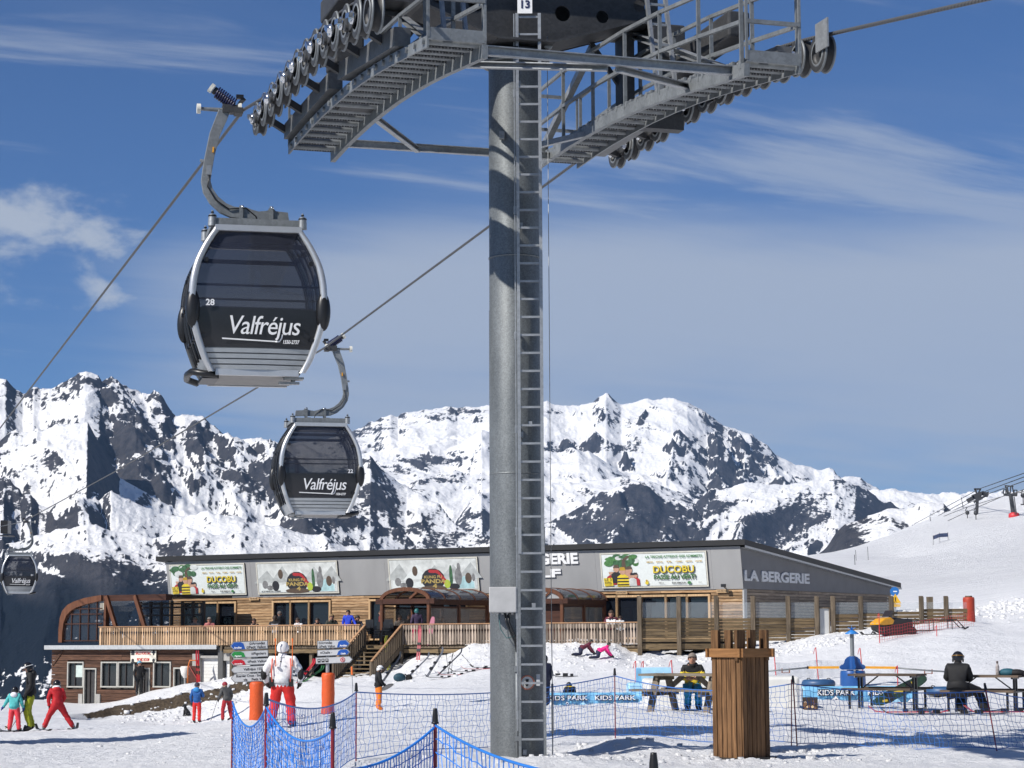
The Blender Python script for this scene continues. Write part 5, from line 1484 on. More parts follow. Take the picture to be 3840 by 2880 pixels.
def poster(xl, xr, label, kind):
    x0 = facD(xl, 1240, -.25)[0]; x1 = facD(xr, 1240, -.25)[0]
    W, H = x1 - x0, (RT - FB) * .86
    q = .07
    root = thing('film_poster', label, 'poster', bworld(x0, -.06 - (LEAN - .06) * q - .045, FB + (RT - FB) * q), BANG, 'film posters on the grey band')
    root.rotation_euler = (math.atan2(LEAN - .06, RT - FB), 0, BANG)
    b = MB(); b.box((W / 2, 0, H / 2), (W, .05, H)); b.build('backing', M_INK, root)
    b = MB()
    for z in (0.03, H - .03): b.box((W / 2, -.03, z), (W, .03, .06))
    for x in (.03, W - .03): b.box((x, -.03, H / 2), (.06, .03, H - .12))
    b.build('frame', mat('cream_frame', (.62, .60, .52), .5), root)
    b = MB(); b.box((W / 2, -.032, H / 2), (W - .16, .014, H - .16)); sh = b.build('printed_sheet', P_PAPER if kind == 0 else P_SNOW, root)
    n = [0]
    def lay(): n[0] += 1; return -.041 - .0009 * n[0]
    def poly(nm, pts, m):
        b = MB(); b.prism([(p[0] * W, p[1] * H) for p in pts], .0006, Matrix.Translation((0, lay(), 0))); b.build(nm, m, sh)
    def disc(x, z, rx, rz_, m, nm='printed_shape'):
        poly(nm, [(x + rx * math.cos(a * math.tau / 14), z + rz_ * math.sin(a * math.tau / 14)) for a in range(14)], m)
    def txt(t, size, x, z, width, m, **k):
        add_text('lettering', t, size * H, m, sh, (x * W, lay(), z * H), 0, extrude=.0004, width=width * W, **k)
    def person(x, z, s, top, hair, st=None):
        poly('printed_figure', [(x - s * .55, z), (x + s * .55, z), (x + s * .5, z + s * 2.6), (x + s * .15, z + s * 3.3), (x - s * .15, z + s * 3.3), (x - s * .5, z + s * 2.6)], top)
        if st:
            for k in range(3): poly('printed_stripe', [(x - s * .53, z + s * (.25 + k * .85)), (x + s * .53, z + s * (.25 + k * .85)), (x + s * .5, z + s * (.62 + k * .85)), (x - s * .5, z + s * (.62 + k * .85))], st)
        disc(x, z + s * 4.1, s * .28, s * 1.0, P_SKIN)
        poly('printed_hair', [(x - s * .30, z + s * 4.3), (x + s * .30, z + s * 4.3), (x + s * .2, z + s * 5.2), (x - s * .2, z + s * 5.2)], hair)
    if kind == 0:
        random.seed(int(xl))
        for k in range(26):
            disc(.06 + .28 * random.random(), .66 + .26 * random.random(), .03 + .03 * random.random(), .05 + .05 * random.random(), random.choice([P_GREEN, P_LEAF, P_LEAF, P_GREEN, P_SNOW]))
        poly('printed_trunk', [(.20, .45), (.25, .45), (.24, .78), (.29, .90), (.26, .91), (.21, .80)], P_BROWN)
        for x, z, s, top, hr, st in ((.10, .10, .085, P_RED, P_SNOW, None), (.15, .14, .10, P_BLK, P_BROWN, None), (.275, .12, .095, P_RED, P_BROWN, None), (.245, .2, .075, P_SKIN, P_BROWN, None), (.33, .07, .07, P_RED, P_BLK, None), (.30, .06, .07, P_SNOW, P_BLK, None), (.21, .05, .105, P_YEL, P_GOLD, P_BLK)):
            person(x, z, s, top, hr, st)
        poly('printed_date_patch', [(.03, .06), (.115, .07), (.108, .30), (.025, .29)], P_YEL)
        txt('LE 3', .115, .068, .245, .065, P_BLK, bold=.004); txt('AVRIL', .085, .069, .155, .072, P_BLK, bold=.003); txt('AU CINÉMA', .04, .070, .095, .066, P_BLK)
        txt('LA TRICHE ATTEINT DES SOMMETS', .095, .70, .865, .53, P_DGREEN, bold=.004)
        for k, tname in enumerate(('SEMOUN', 'EYTA', 'TIL', 'LE GUENNEC', 'ARTUS', 'JAUNE')): txt(tname, .05, .475 + k * .091, .72, .06, P_GOLD, bold=.003)
        txt('DUCOBU', .27, .694, .49, .385, P_INK2, bold=.022); txt('DUCOBU', .27, .69, .50, .38, P_YEL, bold=.008)
        txt('PASSE AU VERT!', .17, .70, .285, .39, P_INK2, bold=.010); txt('PASSE AU VERT!', .17, .697, .292, .385, P_DGREEN, bold=.004)
        txt('TF1+', .055, .57, .125, .05, P_BLK, bold=.002); txt('ÉLIE SEMOUN', .058, .735, .125, .13, P_BLK, bold=.003); disc(.83, .125, .018, .045, P_DGREEN); txt('UGC', .05, .93, .13, .03, P_GREY)
        disc(.435, .14, .016, .05, P_YEL); disc(.435, .20, .010, .03, P_GOLD)
    else:
        random.seed(int(xl))
        for k in range(5):
            x = .1 + .2 * k; poly('printed_peak', [(x - .14, .35), (x + .14, .38), (x + .05 * random.random(), .7 + .22 * random.random())], random.choice([P_PAPER, P_GREY2, P_GREY2]))
        poly('printed_slope', [(.04, .06), (.96, .06), (.96, .32), (.7, .28), (.5, .4), (.25, .25), (.04, .34)], P_PAPER)
        poly('printed_ice', [(.72, .07), (.95, .07), (.95, .25), (.84, .45)], P_ICE)
        # plain dark shapes in the places of the print's figures
        for x, z, rx, rz_, m in ((.10, .30, .035, .13, P_GREY), (.23, .26, .045, .16, P_BLK), (.16, .20, .04, .08, P_GREY), (.30, .62, .03, .15, P_BROWN), (.78, .42, .040, .26, P_GREY), (.79, .70, .018, .14, P_GREY), (.89, .38, .035, .16, P_BROWN), (.945, .40, .016, .12, P_GREY), (.70, .45, .018, .33, P_GREEN), (.73, .14, .06, .09, P_BLK)):
            disc(x, z, rx, rz_, m)
        disc(.50, .36, .13, .33, P_BLK); disc(.50, .60, .05, .05, P_RED); disc(.50, .10, .15, .08, P_BROWN)
        poly('printed_scarf', [(.44, .66), (.56, .64), (.66, .30), (.68, .12), (.63, .16), (.56, .52)], P_RED); disc(.655, .22, .035, .13, P_LIME)
        txt('KUNG FU', .115, .50, .43, .20, P_GOLD2, bold=.006); txt('PANDA', .16, .50, .30, .28, P_GOLD2, bold=.010); txt('4', .16, .515, .16, .05, P_GOLD2, bold=.012)
        if xl < 700: txt('LE 27 MARS AU CINÉMA', .055, .17, .095, .24, P_BLK, bold=.002)
    return root
P_INK2 = mat('print_outline', (.06, .05, .02), .5); P_GREY2 = mat('print_pale_grey', (.42, .44, .43), .5, noise=.3, nscale=4); P_GOLD2 = mat('print_dull_gold', (.42, .31, .10), .5, noise=.2)
poster(369, 531, 'white and yellow comedy film poster at the end of the band above the veranda', 0)
poster(556, 731, 'snowy mountain film poster with gold title, complete with its date line, above the open deck', 1)
poster(841, 1034, 'snowy mountain film poster with gold title above the curved entrance canopy', 1)
poster(1299, 1529, 'white and yellow comedy film poster beside the sloping roof corner', 0)

# ------------------------------------------------------------------ timber deck, railings, stairs
WD = 7.0
xd0 = facD(112, 1392, -WD)[0]; xd1 = facD(1380, 1392, -WD)[0]
deck = thing('deck', 'raised timber terrace running along the restaurant front', 'terrace', BO, BANG)
b = MB(); b.box(((xd0 + xd1) / 2 + 0, -WD / 2 + .1, -.10), (xd1 - xd0, WD - .2, .12)); b.build('floor', M_OLDW, deck)
xs0, xs1 = facD(788, 1392, -WD)[0], facD(868, 1392, -WD)[0]
xm = facD(482, 1392, -WD)[0]
for a, c in ((xm + .02, xs0 - .1), (xs1 + .1, xd1)):
    b = MB(); b.box(((a + c) / 2, -WD + .05, -.30), (c - a, .10, .18)); b.build('rim_beam', M_OLDW, deck)
    b = MB(); b.box(((a + c) / 2, -WD + .12, -.12), (c - a, .08, .10)); b.build('edge_board', M_POSTW, deck)
x = xm + .4
while x < xd1:
    if not (xs0 - .3 < x < xs1 + .2):
        b = MB(); b.box((x, -WD + .2, -1.5), (.16, .16, 2.6)); b.build('support_post', M_POSTW, deck)
    x += 2.4
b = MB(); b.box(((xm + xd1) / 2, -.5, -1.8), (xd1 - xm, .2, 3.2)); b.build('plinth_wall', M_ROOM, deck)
RAILH = 0.95
def picket_mesh(m, h=.92, w=.108):
    b = MB()
    sh = [(.0, .5), (.10, .5), (.13, .32), (.17, .5), (.5, .5), (.64, .36), (.70, .18), (.75, .32), (.80, .5), (1.0, .5)]
    pts = [(w * s, h * f - h) for f, s in sh] + [(-w * s, h * f - h) for f, s in reversed(sh)]
    n = len(pts) // 2
    vs = [(x, y, z) for y in (-.013, .013) for x, z in pts]
    fs = []
    for i in range(n - 1):
        j = 2 * n - 1 - i
        fs.append((i, j, j - 1, i + 1)[::-1]); fs.append(tuple(q + 2 * n for q in (i, j, j - 1, i + 1)))
    fs += [(i, (i + 1) % (2 * n), (i + 1) % (2 * n) + 2 * n, i + 2 * n) for i in range(2 * n)]
    b.mesh(vs, fs)
    return b.data('picket', m)
PK, PKG = picket_mesh(M_PICK), picket_mesh(M_PICK_G)
def railing(x0, x1, y, label, me_, z0=0):
    r_ = thing('deck_railing', label, 'railing', bworld(x0, y, z0), BANG, 'picket railings of the terrace')
    Lr = x1 - x0
    b = MB(); b.box((Lr / 2, 0, RAILH), (Lr + .1, .12, .045)); b.build('top_rail', M_RAILW, r_)
    b = MB(); b.box((Lr / 2, .03, RAILH - .13), (Lr, .04, .09)); b.build('rail', M_POSTW, r_)
    b = MB(); b.box((Lr / 2, .03, .10), (Lr, .04, .09)); b.build('rail', M_POSTW, r_)
    k = max(2, round(Lr / 2.0))
    for i in range(k + 1):
        b = MB(); b.box((Lr * i / k, .06, .33), (.09, .09, 1.2)); b.build('post', M_POSTW, r_)
    n = int(Lr / .150)
    for i in range(n):
        o = link_mesh('picket', me_, r_, ((i + .5) * Lr / n, -.012, RAILH - .03)); o.rotation_euler = (0, R(random.uniform(-.5, .5)), 0)
        o.scale = (1, 1, random.uniform(.985, 1.02))
    return r_
xr0 = facD(215, 1352, -WD)[0]; xr1 = facD(778, 1352, -WD)[0]
xmid = facD(477, 1352, -WD)[0]
railing(xr0, xmid, -WD + .02, 'warm brown picket railing over the picnic room wall', PK)
railing(xmid + .05, xr1, -WD - .03, 'brown picket railing between the picnic room and the terrace stairs', PK)
railing(xs1 + .02, xd1, -WD, 'grey weathered picket railing behind the tower, from stairs to tall screens', PKG)
# stairs going down to the snow
st = thing('stairs', 'timber terrace stairs with picket handrails leading down to the snow', 'stairs', bworld(xs0, -WD, 0), BANG)
ws = xs1 - xs0
n = 9; rise, run = .185, .29
for k in range(n):
    b = MB(); b.box((ws / 2, -run * (k + .5), -rise * (k + 1)), (ws - .12, run + .03, .05)); b.build('step', M_OLDW, st)
for xx in (.0, ws):
    b = MB(); b.bar((xx, 0, -.1), (xx, -run * n, -rise * n - .1), .06, .24); b.build('stringer', M_POSTW, st)
    b = MB(); b.bar((xx, .0, RAILH - .02), (xx, -run * n, -rise * n + RAILH - .05), .11, .045); b.build('handrail', M_RAILW, st)
    for k in range(17):
        f = (k + .5) / 17
        if xx == 0 and k > 3 and False: continue
        b = MB(); b.box((xx, -run * n * f, -rise * n * f + RAILH * .53 - .12), (.025, .11, RAILH * .88)); b.build('baluster', M_POSTW, st)
    for k in (0, 1):
        b = MB(); b.box((xx, -run * n * k, -rise * n * k + .0), (.10, .10, 1.8)); b.build('newel', M_POSTW, st)

# ------------------------------------------------------------------ veranda with bent timber arch
YV = -WD + .35
def vp(x, y): return fac(180 + x / 4.424, 2180 + y / 4.424, YV)
ver = thing('veranda', 'glazed veranda with bent brown timber arch at the deck end', 'veranda', bworld(0, YV, 0), BANG)
outer = [vp(*p) for p in ((168, 1015), (170, 800), (190, 620), (236, 485), (318, 392), (430, 332), (600, 276), (760, 246), (880, 226))]
inner = [vp(*p) for p in ((880, 320), (770, 345), (620, 380), (470, 430), (370, 490), (300, 570), (255, 690), (236, 830), (228, 1015))]
b = MB(); b.prism(outer + inner, .30); b.build('bent_arch', M_REDW, ver)
ib = inner[::-1]
b = MB(); pg = [p for p in inner]; b.prism([(p[0], p[1]) for p in pg] + [vp(880, 1015)][:1] , .012, Matrix.Translation((0, .16, 0))); b.build('end_glazing', M_GLASS_V, ver)
def ztop_at(x):
    xs_ = [p[0] for p in ib]; zs_ = [p[1] for p in ib]
    return float(np.interp(x, xs_, zs_))
for X in (365, 505, 645, 785):
    x = vp(X, 700)[0]; zb = vp(X, 985)[1]; zt_ = ztop_at(x)
    b = MB(); b.box((x, .13, (zb + zt_) / 2), (.05, .06, zt_ - zb)); b.build('mullion', M_DKREDW, ver)
for Y_ in (705, 545, 455, 985):
    z = vp(500, Y_)[1]
    xa = next((x for x in np.linspace(ib[0][0], vp(880, 0)[0], 120) if ztop_at(x) > z), ib[0][0])
    b = MB(); b.box(((xa + vp(880, 0)[0]) / 2, .12, z), (vp(880, 0)[0] - xa, .05, .06)); b.build('transom', M_DKREDW, ver)
xa, xb = vp(870, 270)[0], vp(1935, 270)[0]
zt_, zb_ = vp(1300, 222)[1], vp(1300, 322)[1]
b = MB(); b.box(((xa + xb) / 2, .35, (zt_ + zb_) / 2), (xb - xa, .5, zt_ - zb_)); b.build('roof_beam', M_DKREDW, ver)
xp = vp(940, 600)[0]
b = MB(); b.box((xp, .15, zb_ / 2), (.13, .3, zb_)); b.build('post', M_REDW, ver)
for (x0_, y0_), (x1_, y1_) in (((965, 245), (1112, 735)), ((1440, 235), (1590, 720))):
    p0 = vp(x0_, y0_); p1 = vp(x1_, y1_)
    k = (p1[0] - p0[0]) / (p1[1] - p0[1])
    pe = (p1[0] + k * (0 - p1[1]) * .6, p1[1] * .4)
    b = MB(); b.bar((p0[0], .02, p0[1]), (pe[0], .02, pe[1]), .17, .20); b.build('diagonal_post', M_REDW, ver)
b = MB()   # curved roof skin going back over the veranda
yo = 5.6
for (xa_, za_), (xb_, zb2) in zip(outer[:-1], outer[1:]):
    b.mesh([(xa_, .3, za_ - .02), (xb_, .3, zb2 - .02), (xb_, yo, zb2 - .02), (xa_, yo, za_ - .02)], [(0, 1, 2, 3)])
b.build('curved_roof', M_GLASS_V, ver)
b = MB(); b.box(((xa + xb) / 2 , (.6 + yo) / 2, zt_ - .06), (xb - xa, yo - .6, .10)); b.build('flat_roof', M_ROOFB, ver)
yr = 3.2     # recessed glazing behind the diagonals
for k in range(7):
    x = xa + (xb - xa) * k / 6
    b = MB(); b.box((x, yr, zb_ / 2), (.13, .12, zb_)); b.build('mullion', M_FRAME_D, ver)
for z in (.95, 1.95, zb_ - .12, 1.55, .05):
    b = MB(); b.box(((xa + xb) / 2, yr, z), (xb - xa, .10, .09)); b.build('transom', M_FRAME_D, ver)
b = MB(); b.box(((xa + xb) / 2, yr + .03, zb_ / 2), (xb - xa, .012, zb_)); b.build('front_glazing', M_GLASS_V, ver)
b = MB(); b.box((vp(700, 200)[0], 1.0, vp(700, 430)[1]), (.36, .04, .46)); b.build('notice', M_CREAM, ver)

# ------------------------------------------------------------------ picnic room below the deck
YP = -WD + .28
def pp(x, y): return fac(x / 1.885, 2000 + y / 1.885, YP)
pr_ = thing('picnic_room', 'dark brown boarded picnic room under the deck with white framed windows', 'building', bworld(0, YP, 0), BANG)
xa, ztp = pp(368, 822); xb, _ = pp(1552, 822)
zbt = -4.6
openings = [(485, 590, 912, 1085, 0), (722, 830, 912, 1085, 0), (842, 950, 912, 1085, 0), (1092, 1207, 912, 1085, 0), (1235, 1310, 953, 1085, 0), (600, 678, 957, 1200, 1), (985, 1057, 955, 1200, 1)]
OP = []
for x0, x1, y0, y1, dr in openings:
    a, zt2 = pp(x0, y0); c, zb2 = pp(x1, y1)
    OP.append((a, c, zb2 if not dr else zt2 - 2.05 - (.6 if x0 > 900 else .6), zt2, dr))
b = MB(); b.box(((xa + xb) / 2, 2.4, (ztp + zbt) / 2), (xb - xa - .1, 4.4, ztp - zbt)); b.build('wall', M_ROOM, pr_)
b = MB(); b.box(((xa + xb) / 2 - .1, -.25, pp(900, 805)[1]), (xb - xa + .3, .16, pp(900, 792)[1] - pp(900, 822)[1])); b.build('gutter', mat('pale_grey_gutter', (.46, .47, .47), .45, .2), pr_)
b = MB(); b.box(((xa + xb) / 2 - .1, .0, -.13), (xb - xa + .3, .62, .18)); b.build('eave_board', M_ROOFB, pr_)
h = .185
xsh = pp(1378, 900)[0]
r = 0; z = ztp - h / 2
while z > zbt:
    segs, x = [], xa
    for a, c, zb2, zt2, dr in sorted(OP):
        if zb2 - .06 < z < zt2 + .06:
            segs.append((x, a - .03)); x = c + .03
    segs.append((x, xsh))
    for s0, s1 in segs:
        if s1 - s0 < .1: continue
        n = max(1, round((s1 - s0) / 4))
        for k in range(n):
            board(s0 + (s1 - s0) * k / n, s0 + (s1 - s0) * (k + 1) / n, z, 0, M_DARKW, h, pr_, 'wall_board')
    z -= h
for a, c, zb2, zt2, dr in OP:
    b = MB(); t = .07
    for x in (a, c): b.box((x, -.02, (zb2 + zt2) / 2), (t, .10, zt2 - zb2))
    b.box(((a + c) / 2, -.022, zt2), (c - a + t, .10, t))
    if not dr: b.box(((a + c) / 2, -.03, zb2), (c - a + t, .12, t))
    w_ = b.build('door' if dr else 'window', M_PAINTW, pr_)
    b = MB(); b.box(((a + c) / 2, .10, (zb2 + zt2) / 2), (c - a - t, .03, zt2 - zb2 - t)); b.build('pane', glass('grey_window_glass', (.03, .035, .038), .88, .05, .6) if not dr else mat('door_leaf', (.045, .042, .04), .4), w_)
    b = MB(); b.box(((a * .6 + c * .4), .05, (zb2 + zt2) / 2), (.05, .05, zt2 - zb2 - t)); b.build('mullion', M_FRAME_D, w_)
a, c, zb2, zt2, dr = OP[0]
b = MB(); b.box((a * .35 + c * .65, .07, zt2 - .45), ((c - a) * .45, .02, .62)); b.build('roller_blind', mat('pale_green_blind', (.50, .58, .54), .6), pr_)
b = MB(); b.bar((xa + .08, -.03, pp(0, 930)[1]), (xa + .75, -.03, ztp - .05), .06, .12); b.build('corner_strut', M_DARKW, pr_)
for a in (OP[5][0] - .2, OP[5][1] + .2):
    b = MB(); b.box((a, -.03, pp(0, 1165)[1] - .2), (.26, .14, .95)); b.build('plinth_stone', M_CONC, pr_)
# sign board
a, zt2 = pp(935, 830); c, zb2 = pp(1113, 910)
b = MB(); b.box(((a + c) / 2, -.10, (zt2 + zb2) / 2), (c - a, .05, zt2 - zb2)); sg = b.build('sign_board', M_CREAM, pr_)
zc_ = (zt2 + zb2) / 2
add_text('lettering', 'SALLE HORS SAC', .22, M_SIGNRED, sg, ((a + c) / 2, -.13, zc_ + .16), 0, width=(c - a) * .60, bold=.006)
add_text('lettering', 'PICNIC ROOM', .22, M_SIGNRED, sg, ((a + c) / 2, -.13, zc_ - .17), 0, width=(c - a) * .48, bold=.006)
for fx, fz in ((.09, .2), (.91, .2), (.09, -.2), (.91, -.2)):
    b = MB(); X = a + (c - a) * fx; b.cyl((X, -.126, zc_ + fz), (X, -.132, zc_ + fz), .12 if fx < .5 and fz > 0 else .09, n=12); b.box((X, -.13, zc_ + fz - .10), (.22 if fx < .5 else .10, .006, .08)); b.build('pictogram', M_INK, sg)
# garage shutters and posts at the bank
a, zt2 = pp(1418, 880); c, _ = pp(1553, 880)
def shutter(a, c, zt2):
    b = MB(); b.box(((a + c) / 2, .12, zt2 - 1.5), (c - a, .03, 3.0)); s_ = b.build('roller_shutter', M_SHUT, pr_)
    for k in range(18):
        b = MB(); b.box(((a + c) / 2, .10, zt2 - .08 - k * .165), (c - a - .02, .02, .15)); b.build('shutter_slat', M_SHUT, s_)
shutter(a, c, zt2)
b = MB(); b.box((pp(1398, 900)[0], .0, zt2 - 1.4), (.42, .34, 3.2)); b.build('concrete_pier', M_CONC, pr_)
b = MB(); b.box(((a + c) / 2, .0, zt2 + .05), (c - a + .3, .2, .12)); b.build('shutter_head', M_CONC, pr_)
x1 = pp(1570, 900)[0]
b = MB(); b.box((x1, .0, -1.9), (.30, .30, 3.6)); b.build('steel_post', mat('dark_grey_post', (.08, .08, .078), .6), pr_)
a2, c2 = pp(1590, 880)[0], pp(1760, 880)[0]
shutter(a2, c2, zt2 - .1)
b = MB(); b.box(((a2 + c2) / 2, .05, -.55), (c2 - a2 + .4, .3, .42)); b.build('lintel', M_CONC, pr_)

# ------------------------------------------------------------------ barrel-vaulted entrance canopies
def canopy(px_l, px_r, y_front, length, label, infill=None, bays=4):
    xl = fac(px_l, 2250, y_front)[0]; xr = fac(px_r, 2250, y_front)[0]
    W = xr - xl
    zs = fac((px_l + px_r) / 2, 2250, y_front)[1]; za = fac((px_l + px_r) / 2, 2204, y_front)[1]
    r_ = thing('entrance_canopy', label, 'canopy', bworld(xl, y_front, 0), BANG, 'vaulted canopies on the deck')
    N_ = 14
    def arc(off):
        return [(W / 2 - (W / 2 + off) * math.cos(math.pi * k / N_), zs + (za - zs + off) * math.sin(math.pi * k / N_)) for k in range(N_ + 1)]
    for k in range(bays + 1):
        y = length * k / bays
        wdt = .16 if k in (0, bays) else .08
        b = MB(); b.prism(arc(.03) + arc(-.15 if k == 0 else -.06)[::-1], wdt, Matrix.Translation((0, y, 0))); b.build('roof_rib', M_REDW, r_)
        if k < bays:
            b = MB(); ao = arc(0.0); y2 = length * (k + 1) / bays
            for (xa_, za_), (xb_, zb2) in zip(ao[:-1], ao[1:]):
                b.mesh([(xa_, y + wdt, za_), (xb_, y + wdt, zb2), (xb_, y2, zb2), (xa_, y2, za_)], [(0, 1, 2, 3)])
            b.build('roof_sheet', M_GLASS_R, r_)
    for x in (.08, W - .08):
        b = MB(); b.box((x, length / 2, zs - .10), (.16, length, .26)); b.build('eave_beam', M_DKREDW, r_)
        for k in range(3):
            b = MB(); b.box((x, .08 + (length - .16) * k / 2, (zs - .2) / 2), (.14, .14, zs - .2)); b.build('post', M_REDW, r_)
        for k in range(2):
            ya, yb2 = .2 + (length - .3) * k / 2, .1 + (length - .3) * (k + 1) / 2
            b = MB(); b.box((x, (ya + yb2) / 2, .42), (.06, yb2 - ya, .84)); b.build('side_panel', M_DKREDW, r_)
            b = MB(); b.box((x, (ya + yb2) / 2, 1.30), (.015, yb2 - ya - .2, .86)); b.build('side_pane', glass('porch_glass', (.25, .25, .24), .45, .04, .5), r_)
            b = MB(); b.box((x, (ya + yb2) / 2, .87), (.09, yb2 - ya, .06)); b.box((x, (ya + yb2) / 2, 1.76), (.09, yb2 - ya, .08)); b.build('side_rail', M_DKREDW, r_)
    b = MB(); b.box((W / 2, .08, zs - .06), (W + .5, .14, .24)); b.build('tie_beam', M_DKREDW, r_)
    b = MB(); b.bar((W * .60, .05, zs + .06), (W * .74, .05, za - .22), .12, .10); b.build('gable_strut', M_REDW, r_)
    if infill:
        b = MB(); b.prism(arc(-.10), .03, Matrix.Translation((0, .06, 0))); b.build('gable_panel', M_FASCIA, r_)
        b = MB(); b.box((W / 2, .4, (zs - .2) / 2), (W - .3, .05, zs - .2)); b.build('front_wall', M_DKREDW, r_)
    else:
        b = MB(); b.box((W * .33, length - .2, .42), (W * .62, .06, .84)); b.build('screen_panel', M_DKREDW, r_)
        b = MB(); b.box((W * .33, length - .2, 1.30), (W * .6, .012, .86)); b.build('screen_pane', glass('porch_glass', (.25, .25, .24), .45, .04, .5), r_)
    return r_
canopy(1424, 1610, -5.9, 5.6, 'brown vaulted canopy with dark glass roof, open at its arched end by the stairs')
canopy(1921, 2110, -4.6, 4.4, 'brown vaulted canopy with grey closed gable half hidden by the tower', infill=True, bays=3)

# ------------------------------------------------------------------ wind screens round the right-hand terrace
YF = 94.6
def wpt(px, py, Y=YF): return at(px, py, Y)
scr = thing('wind_screen', 'long weathered plank wind screen with glass panes between tall posts', 'screen fence', (0, 0, 0))
posts = [2396, 2543, 2684, 2821, 2953, 3060, 3121, 3225, 3340, 3452, 3545, 3636]
def yf(px): return YF - .2 + (px - 2396) / 1240 * 1.2
tops = 2235
for i, px in enumerate(posts[:-1]):
    p = wpt(px, tops, yf(px)); zb = (wpt(px, 2445, yf(px)).z if px < 3000 else wpt(px, 2420, yf(px)).z if px < 3200 else wpt(px, 2375, yf(px)).z) - .5
    b = MB(); b.box((p.x, p.y - .06, (p.z + zb) / 2), (.17, .17, p.z - zb)); b.box((p.x + .10, p.y + .06, (p.z + zb) / 2), (.07, .12, p.z - zb - .1)); b.build('post', M_POSTW, scr)
def panel(pa, pb, ptop, pbot, gtop):
    Ya, Yb = yf(pa), yf(pb)
    A, B = wpt(pa, ptop, Ya), wpt(pb, ptop, Yb)
    zt2 = (A.z + B.z) / 2; zb2 = wpt((pa + pb) / 2, pbot, (Ya + Yb) / 2).z
    n = max(3, round((zt2 - zb2) / .15)); hh = (zt2 - zb2) / n
    d = Vector((B.x - A.x, B.y - A.y, 0)); ln = d.length; an = math.atan2(d.y, d.x)
    for k in range(n):
        b = MB(); b.box((0, 0, 0), (ln - .16, .045, hh - .018), taper=1)
        o = b.build('plank', M_OLDW, scr); o.location = ((A.x + B.x) / 2, (A.y + B.y) / 2 + random.uniform(-.012, .012), zb2 + hh * (k + .5)); o.rotation_euler = (0, 0, an)
    if gtop:
        zg = wpt((pa + pb) / 2, gtop, (Ya + Yb) / 2).z
        b = MB(); b.box((0, 0, 0), (ln - .12, .012, zg - zt2)); o = b.build('glass_pane', M_GLASS_L, scr); o.location = ((A.x + B.x) / 2, (A.y + B.y) / 2, (zg + zt2) / 2); o.rotation_euler = (0, 0, an)
spec = [(2317, 2408, 2259), (2317, 2408, 2259), (2318, 2406, 2259), (2317, 2404, 2259), (2318, 2404, 2259), None, (2303, 2386, 2259), (2300, 2380, 2259), (2293, 2372, 2259), (2283, 2345, 2258), (2282, 2338, 2258)]
for (pa, pb), s in zip(zip(posts[:-1], posts[1:]), spec):
    if s: panel(pa, pb, *s)
A = wpt(3071, 2280, yf(3090)); B = wpt(3113, 2392, yf(3090))
b = MB(); b.box(((A.x + B.x) / 2, A.y + .05, (A.z + B.z) / 2), (B.x - A.x, .03, A.z - B.z)); b.build('gate_leaf', glass('frosted_gate', (.62, .63, .62), .75, .3), scr)
b = MB()
for x in (A.x, B.x): b.box((x, A.y, (A.z + B.z) / 2), (.05, .06, A.z - B.z))
b.box(((A.x + B.x) / 2, A.y, A.z), (B.x - A.x, .06, .05)); b.build('gate_frame', M_POSTW, scr)
for (pa, pb) in ((2396, 2543), (2543, 2684), (2684, 2821)):
    A = wpt(pa, 2424, yf(pa)); B = wpt(pb, 2424, yf(pb))
    b = MB(); b.bar((A.x, A.y, A.z), (B.x, B.y, B.z), .06, .24); b.build('rim_beam', M_OLDW, scr)
fl = MB(); A = wpt(2396, 2412, YF); B = wpt(3440, 2412, YF); q = bworld(L_, 0, 0); q2 = bworld(xd1, -WD, 0)
fl.mesh([(q2.x, q2.y + .3, FLOOR - .12), (B.x, B.y + .6, FLOOR - .12), (B.x + 1.2, B.y + 16, FLOOR - .12), (q.x, q.y, FLOOR - .12), (q2.x, q2.y + .3, FLOOR - .3), (B.x, B.y + .6, FLOOR - .3), (B.x + 1.2, B.y + 16, FLOOR - .3), (q.x, q.y, FLOOR - .3)], [(0, 1, 2, 3), (4, 7, 6, 5), (0, 4, 5, 1), (1, 5, 6, 2), (2, 6, 7, 3), (3, 7, 4, 0)])
fl.build('terrace_floor', M_OLDW, scr)
# red padded post at the end of the screens, and a post behind
p = wpt(3634, 2300, 95.8); zg = snow_at(p.x, p.y)
b = MB(); zt2 = wpt(3634, 2240, 95.8).z
b.lathe([(0, zg - .3), (.26, zg - .3), (.27, zg + .1), (.255, zg + .5), (.26, zt2 - .1), (.24, zt2), (.17, zt2 + .01), (0, zt2 + .01)], (p.x, p.y, 0), n=18)
o = b.build('padded_post', mat('red_padding', (0.36, 0.035, 0.012), .6, noise=.15), None); tag(o, 'red padded post closing the end of the plank screens', 'padded post')
b = MB(); b.cyl((p.x, p.y, zt2), (p.x, p.y, zt2 + .07), .16, n=12); b.build('post_top', M_POSTW, o)
p = wpt(3486, 2238, 99); b = MB(); b.box((p.x, p.y, p.z - 1.2), (.26, .26, 2.4)); o = b.build('timber_post', M_POSTW); tag(o, 'short thick timber post standing behind the glass screens', 'post')
